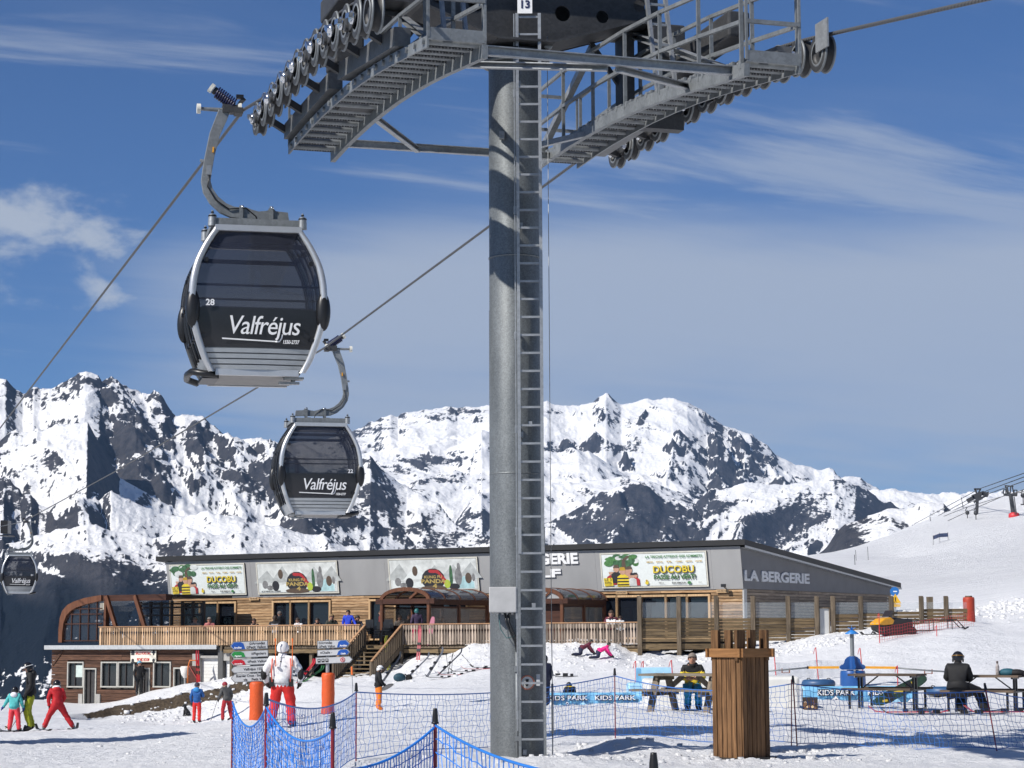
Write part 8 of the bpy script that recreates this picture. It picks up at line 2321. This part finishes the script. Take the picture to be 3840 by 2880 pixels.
for px, py, Y, lb in ((3069, 2560, 68.0, 'blue inflatable snow tube west of the carousel drum'), (3536, 2583, 65.0, 'blue inflatable snow tube beside the person in black')):
    p = on_ground(px, py, Y); r_ = thing('snow_tube', lb, 'snow tube', p, 0, 'inflatable snow tubes')
    b = MB(); b.lathe([(.20 + .20 + .135 * math.cos(a), .135 + .135 * math.sin(a)) for a in np.linspace(-.15, math.pi + .3, 12)], n=26); b.build('cover', M_TUBE, r_)
    b = MB(); b.lathe([(.40 + .136 * math.cos(a), .135 + .135 * math.sin(a)) for a in np.linspace(-math.pi * .98, -.15, 9)], n=26); b.lathe([(0, .03), (.3, .03), (.3, .04), (0, .04)], n=20); b.build('base', M_TUBEB, r_)
    for x_ in (-.38, .25):
        b = MB(); b.tube([(x_, -.1, .26), (x_ + .03, -.1, .31), (x_ + .10, -.1, .30), (x_ + .12, -.1, .26)], .014, 6); b.build('handle', M_BLACK, r_)

# ------------------------------------------------------------------ tables on black metal legs, right
M_TTOP = wood('dark_table_plank', (.045, .032, .024), (.15, .11, .08), 2.0, 'X', .2); M_LEG = mat('black_table_steel', (.014, .014, .016), .4, .3)
def steel_table(px, py, Y, rz, label):
    p = on_ground(px, py, Y); r_ = thing('steel_leg_table', label, 'picnic table', p, rz, 'tables on black steel legs')
    for k in range(4):
        b = MB(); b.box((0, -.30 + .2 * k, .74), (1.55, .19, .045)); b.build('top_plank', M_TTOP, r_)
    for s_ in (-1, 1):
        b = MB(); b.box((0, s_ * .72, .44), (1.55, .24, .045)); b.build('bench_plank', M_TTOP, r_)
        for x in (-.62, .62):
            b = MB(); b.box((x, s_ * .74, .20), (.045, .045, .48)); b.build('bench_leg', M_LEG, r_)
            b = MB(); b.box((x, s_ * .10, .34), (.045, .045, .76)); b.build('leg', M_LEG, r_)
    for x in (-.62, .62):
        b = MB(); b.box((x, 0, .41), (.04, 1.55, .035)); b.box((x, 0, .70), (.04, .6, .035)); b.build('cross_bar', M_LEG, r_)
    for x in (-1, 1):
        b = MB(); b.bar((x * .62, 0, .41), (x * .2, 0, .72), .025); b.build('brace', M_LEG, r_)
    return r_, p
tA, pA = steel_table(3330, 2656, 47.4, R(-28), 'plank table on black steel legs in front of the carousel')
tB, pB = steel_table(3700, 2664, 45.6, R(-26), 'plank table on black steel legs where the person in black sits')
def tbw(P, rz, v): return P + Matrix.Rotation(rz, 3, 'Z') @ Vector(v)
q = tbw(pB, R(-26), (-.40, -.74, 0)); q.z = pB.z - .05
person('person dressed all in black seated with back to us, goggles on a black helmet', q, R(-14), 1.66, C_BLACK, C_BLACK, helmet=H_BLACK, goggles=mat('amber_goggles', (.30, .15, .02), .2), bulk=1.5,
       pose=dict(SIT, chest=(0, .09, .95), neck=(0, .15, 1.11), chin=(0, .2, 1.18), head=(0, .22, 1.26), top=(0, .22, 1.36), knr=(.42, .20, .54), anr=(.55, .12, .14), tor=(.66, .20, .05), hir=(.13, .02, .55), knl=(.02, .40, .50), anl=(.04, .18, .12), tol=(.05, .32, .05)))
q = tbw(pB, R(-26), (.28, -.1, .763)); b = MB(); b.cur = 0
b.lathe([(0, 0), (.038, 0), (.040, .02), (.040, .16), (.034, .20), (.020, .235), (.018, .25)], n=16); b.cur = 1; b.lathe([(.021, .245), (.023, .25), (.023, .295), (.0, .297)], n=16)
o = b.build('bottle', [mat('marbled_bottle', (.36, .32, .30), .3, .2, noise=.6, nscale=24), mat('bottle_cap', (.10, .08, .075), .35, .6)]); o.location = q; o.rotation_euler = (0, 0, 0); tag(o, 'slim metal drinking bottle standing on the plank table', 'bottle')
q = tbw(pB, R(-26), (.55, .0, .765)); r_ = thing('bag', 'teal and black bag lying on the plank table beside the bottle', 'bag', q, R(-20))
b = MB(); b.ball((-.08, 0, .05), .17, 12, 8, (1.1, .7, .55)); b.build('teal_part', mat('teal_bag', (.012, .085, .12), .7, noise=.2), r_); b = MB(); b.ball((.10, 0, .045), .16, 12, 8, (1.2, .7, .50)); b.ball((.28, 0, .03), .07, 8, 6); b.build('black_part', C_BLACK, r_)

# ------------------------------------------------------------------ skis, boards, sticks and bags lying about
M_SKID = mat('dark_ski', (.02, .02, .022), .3); M_SKIR = mat('red_ski', (.42, .02, .03), .3); M_SKIG = mat('grey_ski', (.10, .105, .12), .3); M_SKIY = mat('yellow_ski', (.55, .55, .08), .35); M_SKIW = mat('white_red_ski', (.42, .10, .11), .3); M_SKIGR = mat('green_ski', (.03, .20, .05), .35)
def lie(px, py, Y, rz, m, label, L_=1.6, gap=.14): return ski_pair(label, on_ground(px, py, Y, -.015), rz, m, L_, gap)
lie(3480, 2683, 43.2, R(88), M_SKID, 'dark skis with bindings lying by the person in black', 1.75)
lie(3420, 2676, 43.9, R(80), M_SKIR, 'dark red skis lying in front of the metal legged table', 1.6)
lie(3790, 2670, 43.6, R(92), M_SKIR, 'red skis lying at the right table leg', 1.7)
lie(3640, 2684, 43.0, R(94), M_SKIG, 'grey skis lying under the boots of the person in black', 1.7)
def z7(x, y): return 1350 + x / 4.046, 2150 + y / 4.046
def lean_ski(x0, y0, x1, y1, Y, m, label, pair=True, L_=1.6, dy=.35):
    """skis stuck in the snow bank: tail at the first pixel, tip towards the second"""
    a = on_ground(*z7(x0, y0), Y); t = at(*z7(x1, y1), Y + dy)
    d = (t - a).normalized(); q = d.to_track_quat('Y', 'Z')
    return ski_pair(label, a + d * (L_ * .45 - .15), 0, m, L_, .10, rot=q, group='skis leaning on the snow bank', cross=.02)
lean_ski(350, 1470, 545, 1365, 93.5, M_SKID, 'black skis stuck in the bank by the teal backpack', L_=1.7)
lean_ski(700, 1510, 985, 1325, 92, M_SKIG, 'grey skis propped beside the teal backpack', L_=1.7)
lean_ski(1020, 1510, 1225, 1245, 91, M_SKIG, 'pale grey skis standing at a slant in the bank', L_=1.6)
lean_ski(1180, 1505, 1485, 1258, 91, M_SKID, 'black skis standing at a slant in the bank', L_=1.75)
for (a, c, lb) in (((1350, 1475), (1305, 1228), 'thin ski pole standing in the bank beside the black skis'), ((1385, 1470), (1412, 1205), 'second thin ski pole standing beside the black skis'), ((1722, 1508), (1545, 1235), 'lone ski pole leaning in the bank near the tower'), ((1330, 1400), (1405, 1225), 'third thin ski pole crossing the black skis')):
    A = on_ground(*z7(*a), 90.5); Bq = at(*z7(*c), 90.8); stick(lb, A, Bq)
q = on_ground(*z7(600, 1515), 91.5); r_ = thing('backpack', 'teal backpack lying in the snow before the canopy', 'backpack', q, R(20))
b = MB(); b.ball((0, 0, .16), .24, 12, 9, (1.15, .7, .8)); b.build('bag', mat('dark_teal_bag', (.012, .05, .075), .7, noise=.3), r_); b = MB(); b.ball((.42, 0, .15), .15, 10, 7); b.tube([(.2, -.1, .3), (.32, -.1, .22), (.5, -.1, .05)], .03, 6); b.build('strap', C_BLACK, r_)
for i, (x, y, m, rz) in enumerate(((1290, 1520, M_SKID, 86), (1480, 1540, M_SKIR, 95), (1660, 1555, M_SKID, 82), (1830, 1545, M_SKIR, 92), (1960, 1560, M_SKID, 80))):
    lie(*z7(x, y), 88.5 + .2 * i, R(rz), m, ['black skis lying below the slanting black skis', 'dark red skis lying in the middle of the row', 'black skis lying under the lone ski pole', 'red skis lying near the tower column', 'black skis lying last in the row at the tower'][i], 1.5)
def z22(x, y): return 800 + x / 1.885, 2000 + y / 1.885
for (a, c, m, lb) in (((600, 985), (705, 925), M_SKIR, 'red skis stuck up behind the skier in white'), ((612, 1000), (730, 940), M_SKID, 'black skis behind the skier in white'), ((640, 1015), (735, 985), M_SKIGR, 'green skis low behind the skier in white')):
    A = on_ground(*z22(*a), 99); t = at(*z22(*c), 99.8); d = (t - A).normalized(); ski_pair(lb, A + d * .6, 0, m, 1.7, .12, rot=d.to_track_quat('Y', 'Z'), group='skis leaning on the snow bank')
for (a, c, m, lb, Y, L_) in (((880, 1215), (915, 868), M_SKIW, 'white and red skis leaning upright on the grey railing', 99.2, 1.75), ((440, 1325), (385, 985), M_SKIY, 'yellow skis leaning upright on the stair handrail', 100.6, 1.7)):
    A = on_ground(*z7(*a), Y); t = at(*z7(*c), Y + .25); d = (t - A).normalized(); ski_pair(lb, A + d * (L_ * .45 - .1), 0, m, L_, .09, rot=d.to_track_quat('Y', 'Z'), group='skis leaning on the terrace', cross=.02)
q = on_ground(2125, 2540, 84); r_ = thing('ski_bindings_heap', 'small heap of dark ski gear on the open snow', 'ski gear', q); b = MB(); b.bar((-.45, 0, .03), (.45, .1, .05), .09, .03); b.box((-.05, 0, .10), (.2, .1, .14)); b.box((.2, 0, .09), (.12, .1, .12)); b.build('gear', M_BLACK, r_)
lie(2078, 2525, 86, R(60), M_SKID, 'dark skis lying just right of the tower column', 1.5)
# snow marker with an orange flag and a lamp pole
A = on_ground(1326, 2632, 70); t = at(1319, 2500, 70); r_ = thing('marker_pole', 'thin marker pole with orange top beside the shorter signpost', 'marker', A)
b = MB(); b.cyl((0, 0, -.2), t - A, .014, n=8); b.build('shaft', M_GREYMET, r_); d = t - A
b = MB(); b.cyl(d * .80, d, .03, n=8); b.build('orange_top', mat('orange_pole', (.80, .16, .02), .45), r_); b = MB(); b.box((.0, -.02, .02), (.11, .03, .09)); b.build('tag_plate', M_GREYMET, r_)
# gear by the picnic room
def z1(x, y): return x / 1.885, 2000 + y / 1.885
A = on_ground(*z1(1308, 1090), 107); r_ = thing('wrapped_lamp', 'lamp wrapped in white plastic on a pole by the picnic room wall', 'lamp', A)
b = MB(); zt = at(*z1(1308, 1020), 107).z - A.z; b.cyl((0, 0, -.2), (0, 0, zt), .035, n=8); b.build('pole', M_GREYMET, r_); b = MB(); b.lathe([(.08, zt - .02), (.20, zt + .15), (.26, zt + .45), (.22, zt + .55), (0, zt + .57)], n=12); b.build('wrapping', M_TARP, r_)
A = on_ground(*z1(1365, 1090), 106.5); r_ = thing('rescue_sled', 'orange framed rescue sled standing against the picnic room pier', 'sled', A)
b = MB(); b.tube([(-.28, 0, 0), (-.26, 0, .8), (-.18, 0, 1.12), (.18, 0, 1.12), (.26, 0, .8), (.28, 0, 0)], .035, 8); b.build('frame', mat('orange_frame', (.55, .14, .02), .5), r_); b = MB(); b.box((0, .05, .45), (.42, .08, .8)); b.build('canvas', mat('brown_canvas', (.10, .035, .025), .8, noise=.3), r_); b = MB(); b.bar((-.2, -.06, .85), (.2, -.06, .2), .06, .03); b.build('strap', mat('faded_red', (.45, .10, .08), .6), r_)
A = on_ground(*z1(1402, 1080), 106); t = at(*z1(1398, 955), 106.3); d = (t - A).normalized(); ski_pair('red skis upright against the white shutter pier', A + d * .7, 0, M_SKIR, 1.75, .10, rot=d.to_track_quat('Y', 'Z'), group='skis leaning on the terrace')
# snowboards
o = board_mesh(1.45, .28).build('snowboard', mat('dark_green_board', (.015, .05, .03), .3, noise=.8, nscale=6)); q = at(3372, 2592, 50.2); o.location = q; o.rotation_euler = (R(20), R(62), R(24)); tag(o, 'dark green snowboard with yellow print leaning on the metal legged table', 'snowboard', 'snowboards')
for k in range(3):
    b = MB(); b.box((.06 - .06 * k, -.012, -.35 + .33 * k), (.05, .004, .22), Matrix.Rotation(.3, 3, 'Y')); b.build('printed_mark', mat('board_yellow', (.70, .50, .04), .4), o)
for z in (-.28, .26):
    b = MB(); b.box((0, -.05, z), (.24, .09, .12)); b.build('binding', M_BLACK, o)
q = on_ground(3362, 2580, 57); b = MB(); b.cur = 0; b.lathe([(.13, 0), (.15, .02), (.07, .25), (.11, .33), (.10, .42), (0, .44)], n=14); o = b.build('marker_cone', mat('orange_cone', (.72, .10, .02), .5)); o.location = q; tag(o, 'orange marker cone behind the leaning snowboard', 'cone')
x_, z_ = fac(1619, 2330, -6.3); o = board_mesh(1.4, .28).build('snowboard', mat('dusty_pink_board', (.42, .14, .20), .4)); o.location = bworld(x_, -6.4, .62); o.rotation_euler = (R(-10), R(6), BANG); tag(o, 'dusty pink snowboard leaning under the canopy behind the railing', 'snowboard', 'snowboards')
# stacked black terrace chairs by the stairs
x0_, _ = fac(1378, 2380, -6.2)
for i, (dx, dy, n_) in enumerate(((0, 0, 4), (.62, .15, 3), (1.2, -.1, 4))):
    for k in range(n_):
        c_ = thing('terrace_chair', 'black terrace chair in the ' + ('stack nearest the stairs', 'middle stack by the stairs', 'stack nearest the canopy post')[i], 'chair', bworld(x0_ + dx, -6.2 + dy, -.02 + k * .12), BANG + R(random.uniform(-25, 25)), 'stacked black terrace chairs')
        for sx in (-1, 1):
            for sy in (-1, 1):
                b = MB(); b.cyl((sx * .21, sy * .2, 0), (sx * .2, sy * .18, .44), .014, n=6); b.build('leg', M_LEG, c_)
        b = MB(); b.box((0, 0, .45), (.44, .42, .025)); b.build('seat', M_BLACK, c_); b = MB(); b.box((0, .21, .68), (.42, .025, .36)); b.build('backrest', M_BLACK, c_)
# terrace tables behind the railing
for i, (px, y0_) in enumerate(((965, -3.9), (1075, -4.4), (1165, -3.6))):
    x_, _ = fac(px, 2360, y0_); t_ = thing('terrace_table', ['timber terrace table nearest the veranda side', 'timber terrace table before the three pane window', 'timber terrace table nearest the man in royal blue'][i], 'table', bworld(x_, y0_, -.04), BANG, 'tables on the terrace')
    b = MB(); b.box((0, 0, .78), (1.6, .75, .05)); b.build('top', M_OLDW, t_)
    for sx in (-.65, .65): b = MB(); b.box((sx, 0, .38), (.08, .6, .76)); b.build('leg', M_POSTW, t_)
# lumps of snow thrown up round the box, tower and banks
b = MB(); random.seed(11)
def lump(x, y, r0):
    z = snow_at(x, y) - r0 * .25; q = [random.uniform(.7, 1.25) for _ in range(8)]
    vs = [Vector((r0 * q[i] * (-1 if i & 1 else 1) * .8, r0 * q[(i + 3) % 8] * (-1 if i & 2 else 1) * .8, r0 * q[(i + 5) % 8] * (-.5 if i & 4 else 1) * .8)) + Vector((x, y, z)) for i in range(8)]
    b.mesh(vs, [(0, 2, 3, 1), (4, 5, 7, 6), (0, 1, 5, 4), (2, 6, 7, 3), (0, 4, 6, 2), (1, 3, 7, 5)], True)
for k in range(420):
    c_ = random.choice([(2790, 2856, 28.2, 1.0, .35), (2020, 2860, 27.6, .8, .5), (2340, 2800, 30.2, .9, .9), (2980, 2852, 31, .4, .3)]); q = at(*c_[:3]); lump(q.x + random.gauss(0, c_[3]), q.y + random.gauss(0, c_[4]), abs(random.gauss(.0, .022)) + .008)
for k in range(700):
    f = random.random(); q = at(1560 + 900 * f, 2480, 96 - 5 * f); lump(q.x + random.gauss(0, .6), q.y + random.gauss(0, 3.0), abs(random.gauss(0, .040)) + .015)
for k in range(500):
    f = random.random(); q = at(2640 + 620 * f, 2440, 89.5); lump(q.x + random.gauss(0, .6), q.y + random.gauss(0, 1.6), abs(random.gauss(0, .042)) + .015)
for k in range(900): lump(random.uniform(-9, 11) , random.uniform(27, 60), abs(random.gauss(0, .014)) + .006)
for k in range(260):
    f = random.random(); q = at(450 + 600 * f, 2660, 98.8); lump(q.x, q.y + random.gauss(0, 2.2), abs(random.gauss(0, .045)) + .015)
q = at(3790, 2290, 108)
for k in range(600): lump(q.x + random.gauss(0, 3.0), q.y + random.gauss(0, 3.5), abs(random.gauss(0, .075)) + .02)
o = b.build('snow_lumps', snow_near); o['kind'] = 'stuff'

# ------------------------------------------------------------------ snow scooter and sled by the screens
p = on_ground(3340, 2388, 87.5); sm = thing('snowmobile', 'yellow and black snowmobile parked by the plank wind screen', 'snowmobile', p, R(212)); sm.scale = (.86,) * 3
M_SMY = mat('scooter_yellow', (.70, .33, .015), .3, noise=.1); M_SMB = mat('scooter_black', (.02, .018, .018), .4)
b = MB(); b.prism([(.1, .50), (.6, .46), (1.0, .48), (.96, .58), (.62, .78), (.25, .84), (.0, .70)], .70, Matrix.Translation((0, -.37, 0))); b.build('hood', M_SMY, sm, bevel=.06)
b = MB(); b.prism([(-1.25, .40), (.25, .34), (.2, .62), (-.15, .82), (-.55, .78), (-1.2, .74)], .5, Matrix.Translation((0, -.25, 0))); b.build('seat', M_SMB, sm, bevel=.05)
b = MB(); b.prism([(-1.35, .06), (-1.2, .0), (.25, .0), (.9, .25), (.98, .46), (-1.2, .40), (-1.4, .22)], .62, Matrix.Translation((0, -.31, 0))); b.build('track', M_SMB, sm)
b = MB(); b.prism([(.12, .84), (.30, .86), (.08, 1.16), (.0, 1.12)], .5, Matrix.Translation((0, -.25, 0))); b.build('windshield', mat('smoked_screen', (.03, .025, .025), .15), sm)
b = MB(); b.tube([(-.12, -.38, 1.02), (.0, 0, .98), (-.12, .38, 1.02)], .02, 6); b.build('handlebar', M_SMB, sm)
for s_ in (-1, 1):
    b = MB(); b.prism([(.35, .02), (1.35, .02), (1.5, .16), (1.44, .17), (1.3, .06), (.35, .06)], .13, Matrix.Translation((0, s_ * .45 - .065, 0))); b.build('ski', M_SMB, sm); b = MB(); b.bar((.8, s_ * .45, .06), (.65, s_ * .25, .45), .05); b.build('suspension', M_STEEL_D, sm)
    b = MB(); b.box((-.4, s_ * .30, .30), (1.3, .12, .04)); b.build('running_board', M_STEEL_D, sm); b = MB(); b.box((.93, s_ * .16, .53), (.08, .14, .08)); b.build('headlight', M_CHROME, sm)
b = MB(); b.tube([(-1.3, .26, .80), (-1.55, .26, .66), (-1.55, -.26, .66), (-1.3, -.26, .80)], .02, 6); b.build('rack', M_STEEL_D, sm)
p = on_ground(3475, 2366, 89.5); sl = thing('towed_sled', 'black tubular rescue sled frame behind the snowmobile', 'sled', p, R(186))
b = MB()
for s_ in (-1, 1): b.tube([(1.5, s_ * .3, .42), (-1.2, s_ * .3, .46), (-1.55, s_ * .3, .1)], .025, 6); b.tube([(1.2, s_ * .3, .02), (-1.4, s_ * .3, .02), (-1.7, s_ * .3, .16)], .035, 6)
for x in (-1.0, -.2, .6): b.bar((x, -.3, .03), (x, -.3, .44), .03); b.bar((x, .3, .03), (x, .3, .44), .03); b.bar((x, -.3, .44), (x, .3, .44), .03)
b.build('frame', M_SMB, sl)
for px, pt, Y, lb in ((3296, 2300, 84.5, 'thin red stake in front of the snowmobile'), (3512, 2345, 86, 'thin red stake behind the towed sled')): stake(px, pt, Y, lb)
A = at(3296, 2330, 84.5); Bq = at(3650, 2315, 92); b = MB(); 
a0 = Vector((A.x, A.y, snow_at(A.x, A.y))); b0 = Vector((Bq.x, Bq.y, snow_at(Bq.x, Bq.y)))
for j in range(6): b.tube([a0.lerp(b0, i / 14) + Vector((0, 0, j * .12 - .03 * (i % 2))) for i in range(15)], .006, 3)
for i in range(40): b.tube([a0.lerp(b0, i / 39), a0.lerp(b0, i / 39) + Vector((0, 0, .6))], .006, 3)
o = b.build('red_net', M_THINRED); tag(o, 'low red safety net along the snowmobile', 'safety net')

# ------------------------------------------------------------------ drag lift on the right-hand slope
def z6(x, y): return 3300 + x / 3.53, 1780 + y / 3.53
def hill(x, y, Y): return on_ground(*z6(x, y), Y)
pb_ = hill(1775, 535, 600); s = 600 / FPX / 3.53
py_ = thing('lift_pylon', 'grey drag lift pylon with a red padded foot high on the slope', 'lift tower', pb_)
tt_ = at(*z6(1712, 150), 600) - pb_
b = MB(); b.cyl((0, 0, -.5), tt_ * .72, .7, .55, n=12); b.build('mast', M_STEEL_D, py_)
b = MB(); b.lathe([(0, -1), (1.6, -.6), (1.5, .8), (.9, 1.2), (0, 1.3)], n=12); b.build('padding', M_THINRED, py_)
b = MB()
for x0, y0, x1, y1 in ((1640, 265, 1815, 270), (1660, 150, 1690, 265), (1750, 155, 1775, 265), (1650, 145, 1765, 155), (1685, 170, 1710, 280), (1730, 160, 1720, 280)):
    b.bar(at(*z6(x0, y0), 600) - pb_, at(*z6(x1, y1), 600) - pb_, .3 if y0 != 265 else .7)
b.build('head_frame', M_STEEL_D, py_)
b = MB()
for x in (1635, 1665, 1775, 1812): b.bar(at(*z6(x, 200), 600) - pb_, at(*z6(x, 262), 600) - pb_, .25)
b.bar(at(*z6(1632, 200), 600) - pb_, at(*z6(1668, 198), 600) - pb_, .25); b.bar(at(*z6(1775, 205), 600) - pb_, at(*z6(1815, 205), 600) - pb_, .25); b.build('platform_rail', M_STEEL_D, py_)
b = MB()
for x0, x1 in ((1755, 1790), (1775, 1808)): b.bar(at(*z6(x0, 290), 597) - pb_, at(*z6(x1, 530), 597) - pb_, .22)
b.build('ladder', M_STEEL_D, py_)
cr_ = hill(1270, 330, 640); stn = thing('chairlift_tower', 'dark wheel assembly of the chairlift crossing the slope skyline', 'lift head', cr_)
for nm, segs in (('frame', ((1245, 190, 1335, 190), (1255, 190, 1300, 290), (1330, 190, 1280, 290), (1160, 345, 1440, 230), (1180, 320, 1300, 262), (1240, 365, 1430, 268))), ('wheel_train', ((1155, 350, 1245, 300), (1270, 335, 1345, 300), (1350, 240, 1430, 275), (1220, 295, 1360, 245)))):
    b = MB()
    for x0, y0, x1, y1 in segs: b.bar(at(*z6(x0, y0), 640) - cr_, at(*z6(x1, y1), 640) - cr_, .45 if nm == 'frame' else 1.0, .45 if nm == 'frame' else 1.2)
    b.build(nm, M_STEEL_D, stn)
b = MB(); b.bar(at(*z6(1290, 270), 640) - cr_, Vector((0, 0, -1.5)), .8); b.build('mast', M_STEEL_D, stn)
def line(pts, label, r=.12):
    b = MB(); b.tube([at(*z6(x, y), Y) for x, y, Y in pts], r, 5); o = b.build('lift_cable', M_STEEL_D); tag(o, label, 'cable', 'cables over the slope')
line([(1906, -20, 520), (1320, 185, 640), (850, 440, 800), (450, 655, 900)], 'upper chairlift cable above the slope skyline')
line([(1906, 30, 520), (1430, 205, 640), (1150, 340, 660), (500, 690, 780)], 'middle chairlift cable reaching the dark wheel assembly')
line([(1906, 85, 520), (1430, 255, 640), (1000, 460, 720), (500, 700, 800)], 'lower chairlift cable behind the grey pylon')
line([(1906, 195, 480), (1800, 235, 600), (1150, 430, 640), (720, 600, 680)], 'upper drag lift cable through the grey pylon', .09)
line([(1906, 225, 480), (1650, 275, 600), (1270, 440, 620), (780, 665, 640)], 'lower drag lift cable through the grey pylon', .09)
for i, (x, y0, y1, Y) in enumerate(((1160, 430, 625, 630), (1272, 435, 628, 615), (526, 680, 820, 680), (540, 700, 848, 670), (1898, 200, 400, 560))):
    A = at(*z6(x, y0), Y); Bq = at(*z6(x, y1), Y); h_ = thing('drag_bar', ['drag lift bar hanging west of its twin in mid slope', 'drag lift bar hanging east of its twin in mid slope', 'drag lift bar low on the slope, upper of two', 'drag lift bar low on the slope, lower of two', 'drag lift bar at the very edge behind the pylon'][i], 'drag bar', Bq, 0, 'drag lift bars')
    L3 = A.z - Bq.z
    b = MB(); b.tube([(0, 0, 0), (0, 0, L3 * .55), (-.5, 0, L3 * .8), (0, 0, L3)], .14, 5); b.build('rod', M_STEEL_D, h_); b = MB(); b.ball((0, 0, L3 * .62), .65, 8, 6); b.build('spring_box', M_STEEL_D, h_); b = MB(); b.bar((-.7, 0, .1), (.7, 0, .1), .3); b.build('bar', M_STEEL_D, h_)
def hit(x, y):
    for Y in range(150, 800, 4):
        q = at(*z6(x, y), Y)
        if q.z <= snow_at(q.x, q.y): return Y
    return 420
Yb = hit(800, 912); print('banner at', Yb)
A, Bq, Cq = (at(*z6(x, y), Y) for x, y, Y in ((704, 860, Yb), (790, 828, Yb + 4), (900, 822, Yb + 8))); bn = thing('slope_banner', 'blue banner on thin posts in the middle of the slope', 'banner', (A.x, A.y, snow_at(A.x, A.y)))
o0 = Vector(bn.location)
b = MB()
for P_, Q_ in ((A, Bq), (Bq, Cq)):
    P_, Q_ = P_ - o0, Q_ - o0; b.mesh([P_, Q_, Q_ + Vector((0, 0, .9)), P_ + Vector((0, 0, .9)), P_ + Vector((0, .1, 0)), Q_ + Vector((0, .1, 0)), Q_ + Vector((0, .1, .9)), P_ + Vector((0, .1, .9))], [(0, 1, 2, 3), (7, 6, 5, 4), (0, 3, 7, 4), (1, 5, 6, 2), (3, 2, 6, 7), (0, 4, 5, 1)])
b.build('cloth', mat('deep_blue_banner', (.015, .05, .17), .5, noise=.5, nscale=.8), bn)
for P_ in (A, Bq, Cq):
    b = MB(); q = P_ - o0; b.cyl((q.x, q.y, -1.0), (q.x, q.y, q.z + 1.1), .045, n=6); b.build('post', M_STEEL_D, bn)
for i, (x, y0, y1, Y) in enumerate(((660, 560, 710, 660), (1075, 300, 420, 700))):
    A = at(*z6(x, y0), Y); Bq = at(*z6(x + 30, y1), Y); b = MB(); b.cyl((0, 0, -1), A - Bq, .12, n=5); o = b.build('piste_marker', M_STEEL_D); o.location = Bq; tag(o, ['thin piste marker low beside the paired drag bars', 'thin piste marker under the chairlift cables'][i], 'marker', 'thin markers on the slope')
for i, (px, pt, pb2, Y) in enumerate(((3204, 2080, 2130, 330), (3253, 2050, 2082, 420), (3208, 2062, 2085, 430))):
    A = at(px, pt, Y); Bq = on_ground(px + 3, pb2, Y); b = MB(); b.cyl((0, 0, -.5), A - Bq, .05, n=5); o = b.build('piste_marker', M_STEEL_D); o.location = Bq; tag(o, ['thin dark pole just above the roof slope', 'thin dark pole higher on the slope above the roof', 'thin dark pole between the two above the roof'][i], 'marker', 'thin markers on the slope')
# far lift tower at the left edge
q = at(-14, 1985, 150); r_ = thing('far_lift_tower', 'dark wheel train of the next gondola tower at the very edge', 'lift tower', q)
b = MB(); b.bar((.9, -1.5, .1), (.2, 2.5, .25), .5, .9); b.bar((.1, 0, .5), (-2.4, 0, .8), .5, .9); b.build('wheel_train', M_SMB, r_)
b = MB(); b.cyl((-2.6, 0, .6), (-2.6, 0, -24), .4, .5, n=14); b.build('column', M_STEEL, r_)
b = MB(); b.bar((.9, -1.4, -.5), (.5, 2.2, -.4), .6, .08); b.build('walkway', M_STEEL_D, r_)

# ------------------------------------------------------------------ unseen hut added outside the frame to cast a shadow over the snow
hx, hy = -12.6, 42.8; hz_ = snow_at(hx, hy); ht = thing('shadow_hut', 'small timber piste hut standing just beyond the west edge of the view', 'hut', (hx, hy, hz_), R(20))
b = MB(); b.box((0, 0, 2.1), (2.2, 3.0, 4.6)); b.build('wall', M_DARKW, ht)
b = MB(); b.prism([(-1.5, 4.3), (1.5, 4.3), (0, 5.6)], 3.8, Matrix.Translation((0, -1.9, 0))); b.build('roof', M_ROOFB, ht)
b = MB(); b.box((1.12, 0, 1.0), (.06, .9, 2.0)); b.build('door', M_POSTW, ht)
b = MB(); b.box((0, -1.52, 2.6), (.9, .06, .8)); b.build('window', M_GLASS, ht)
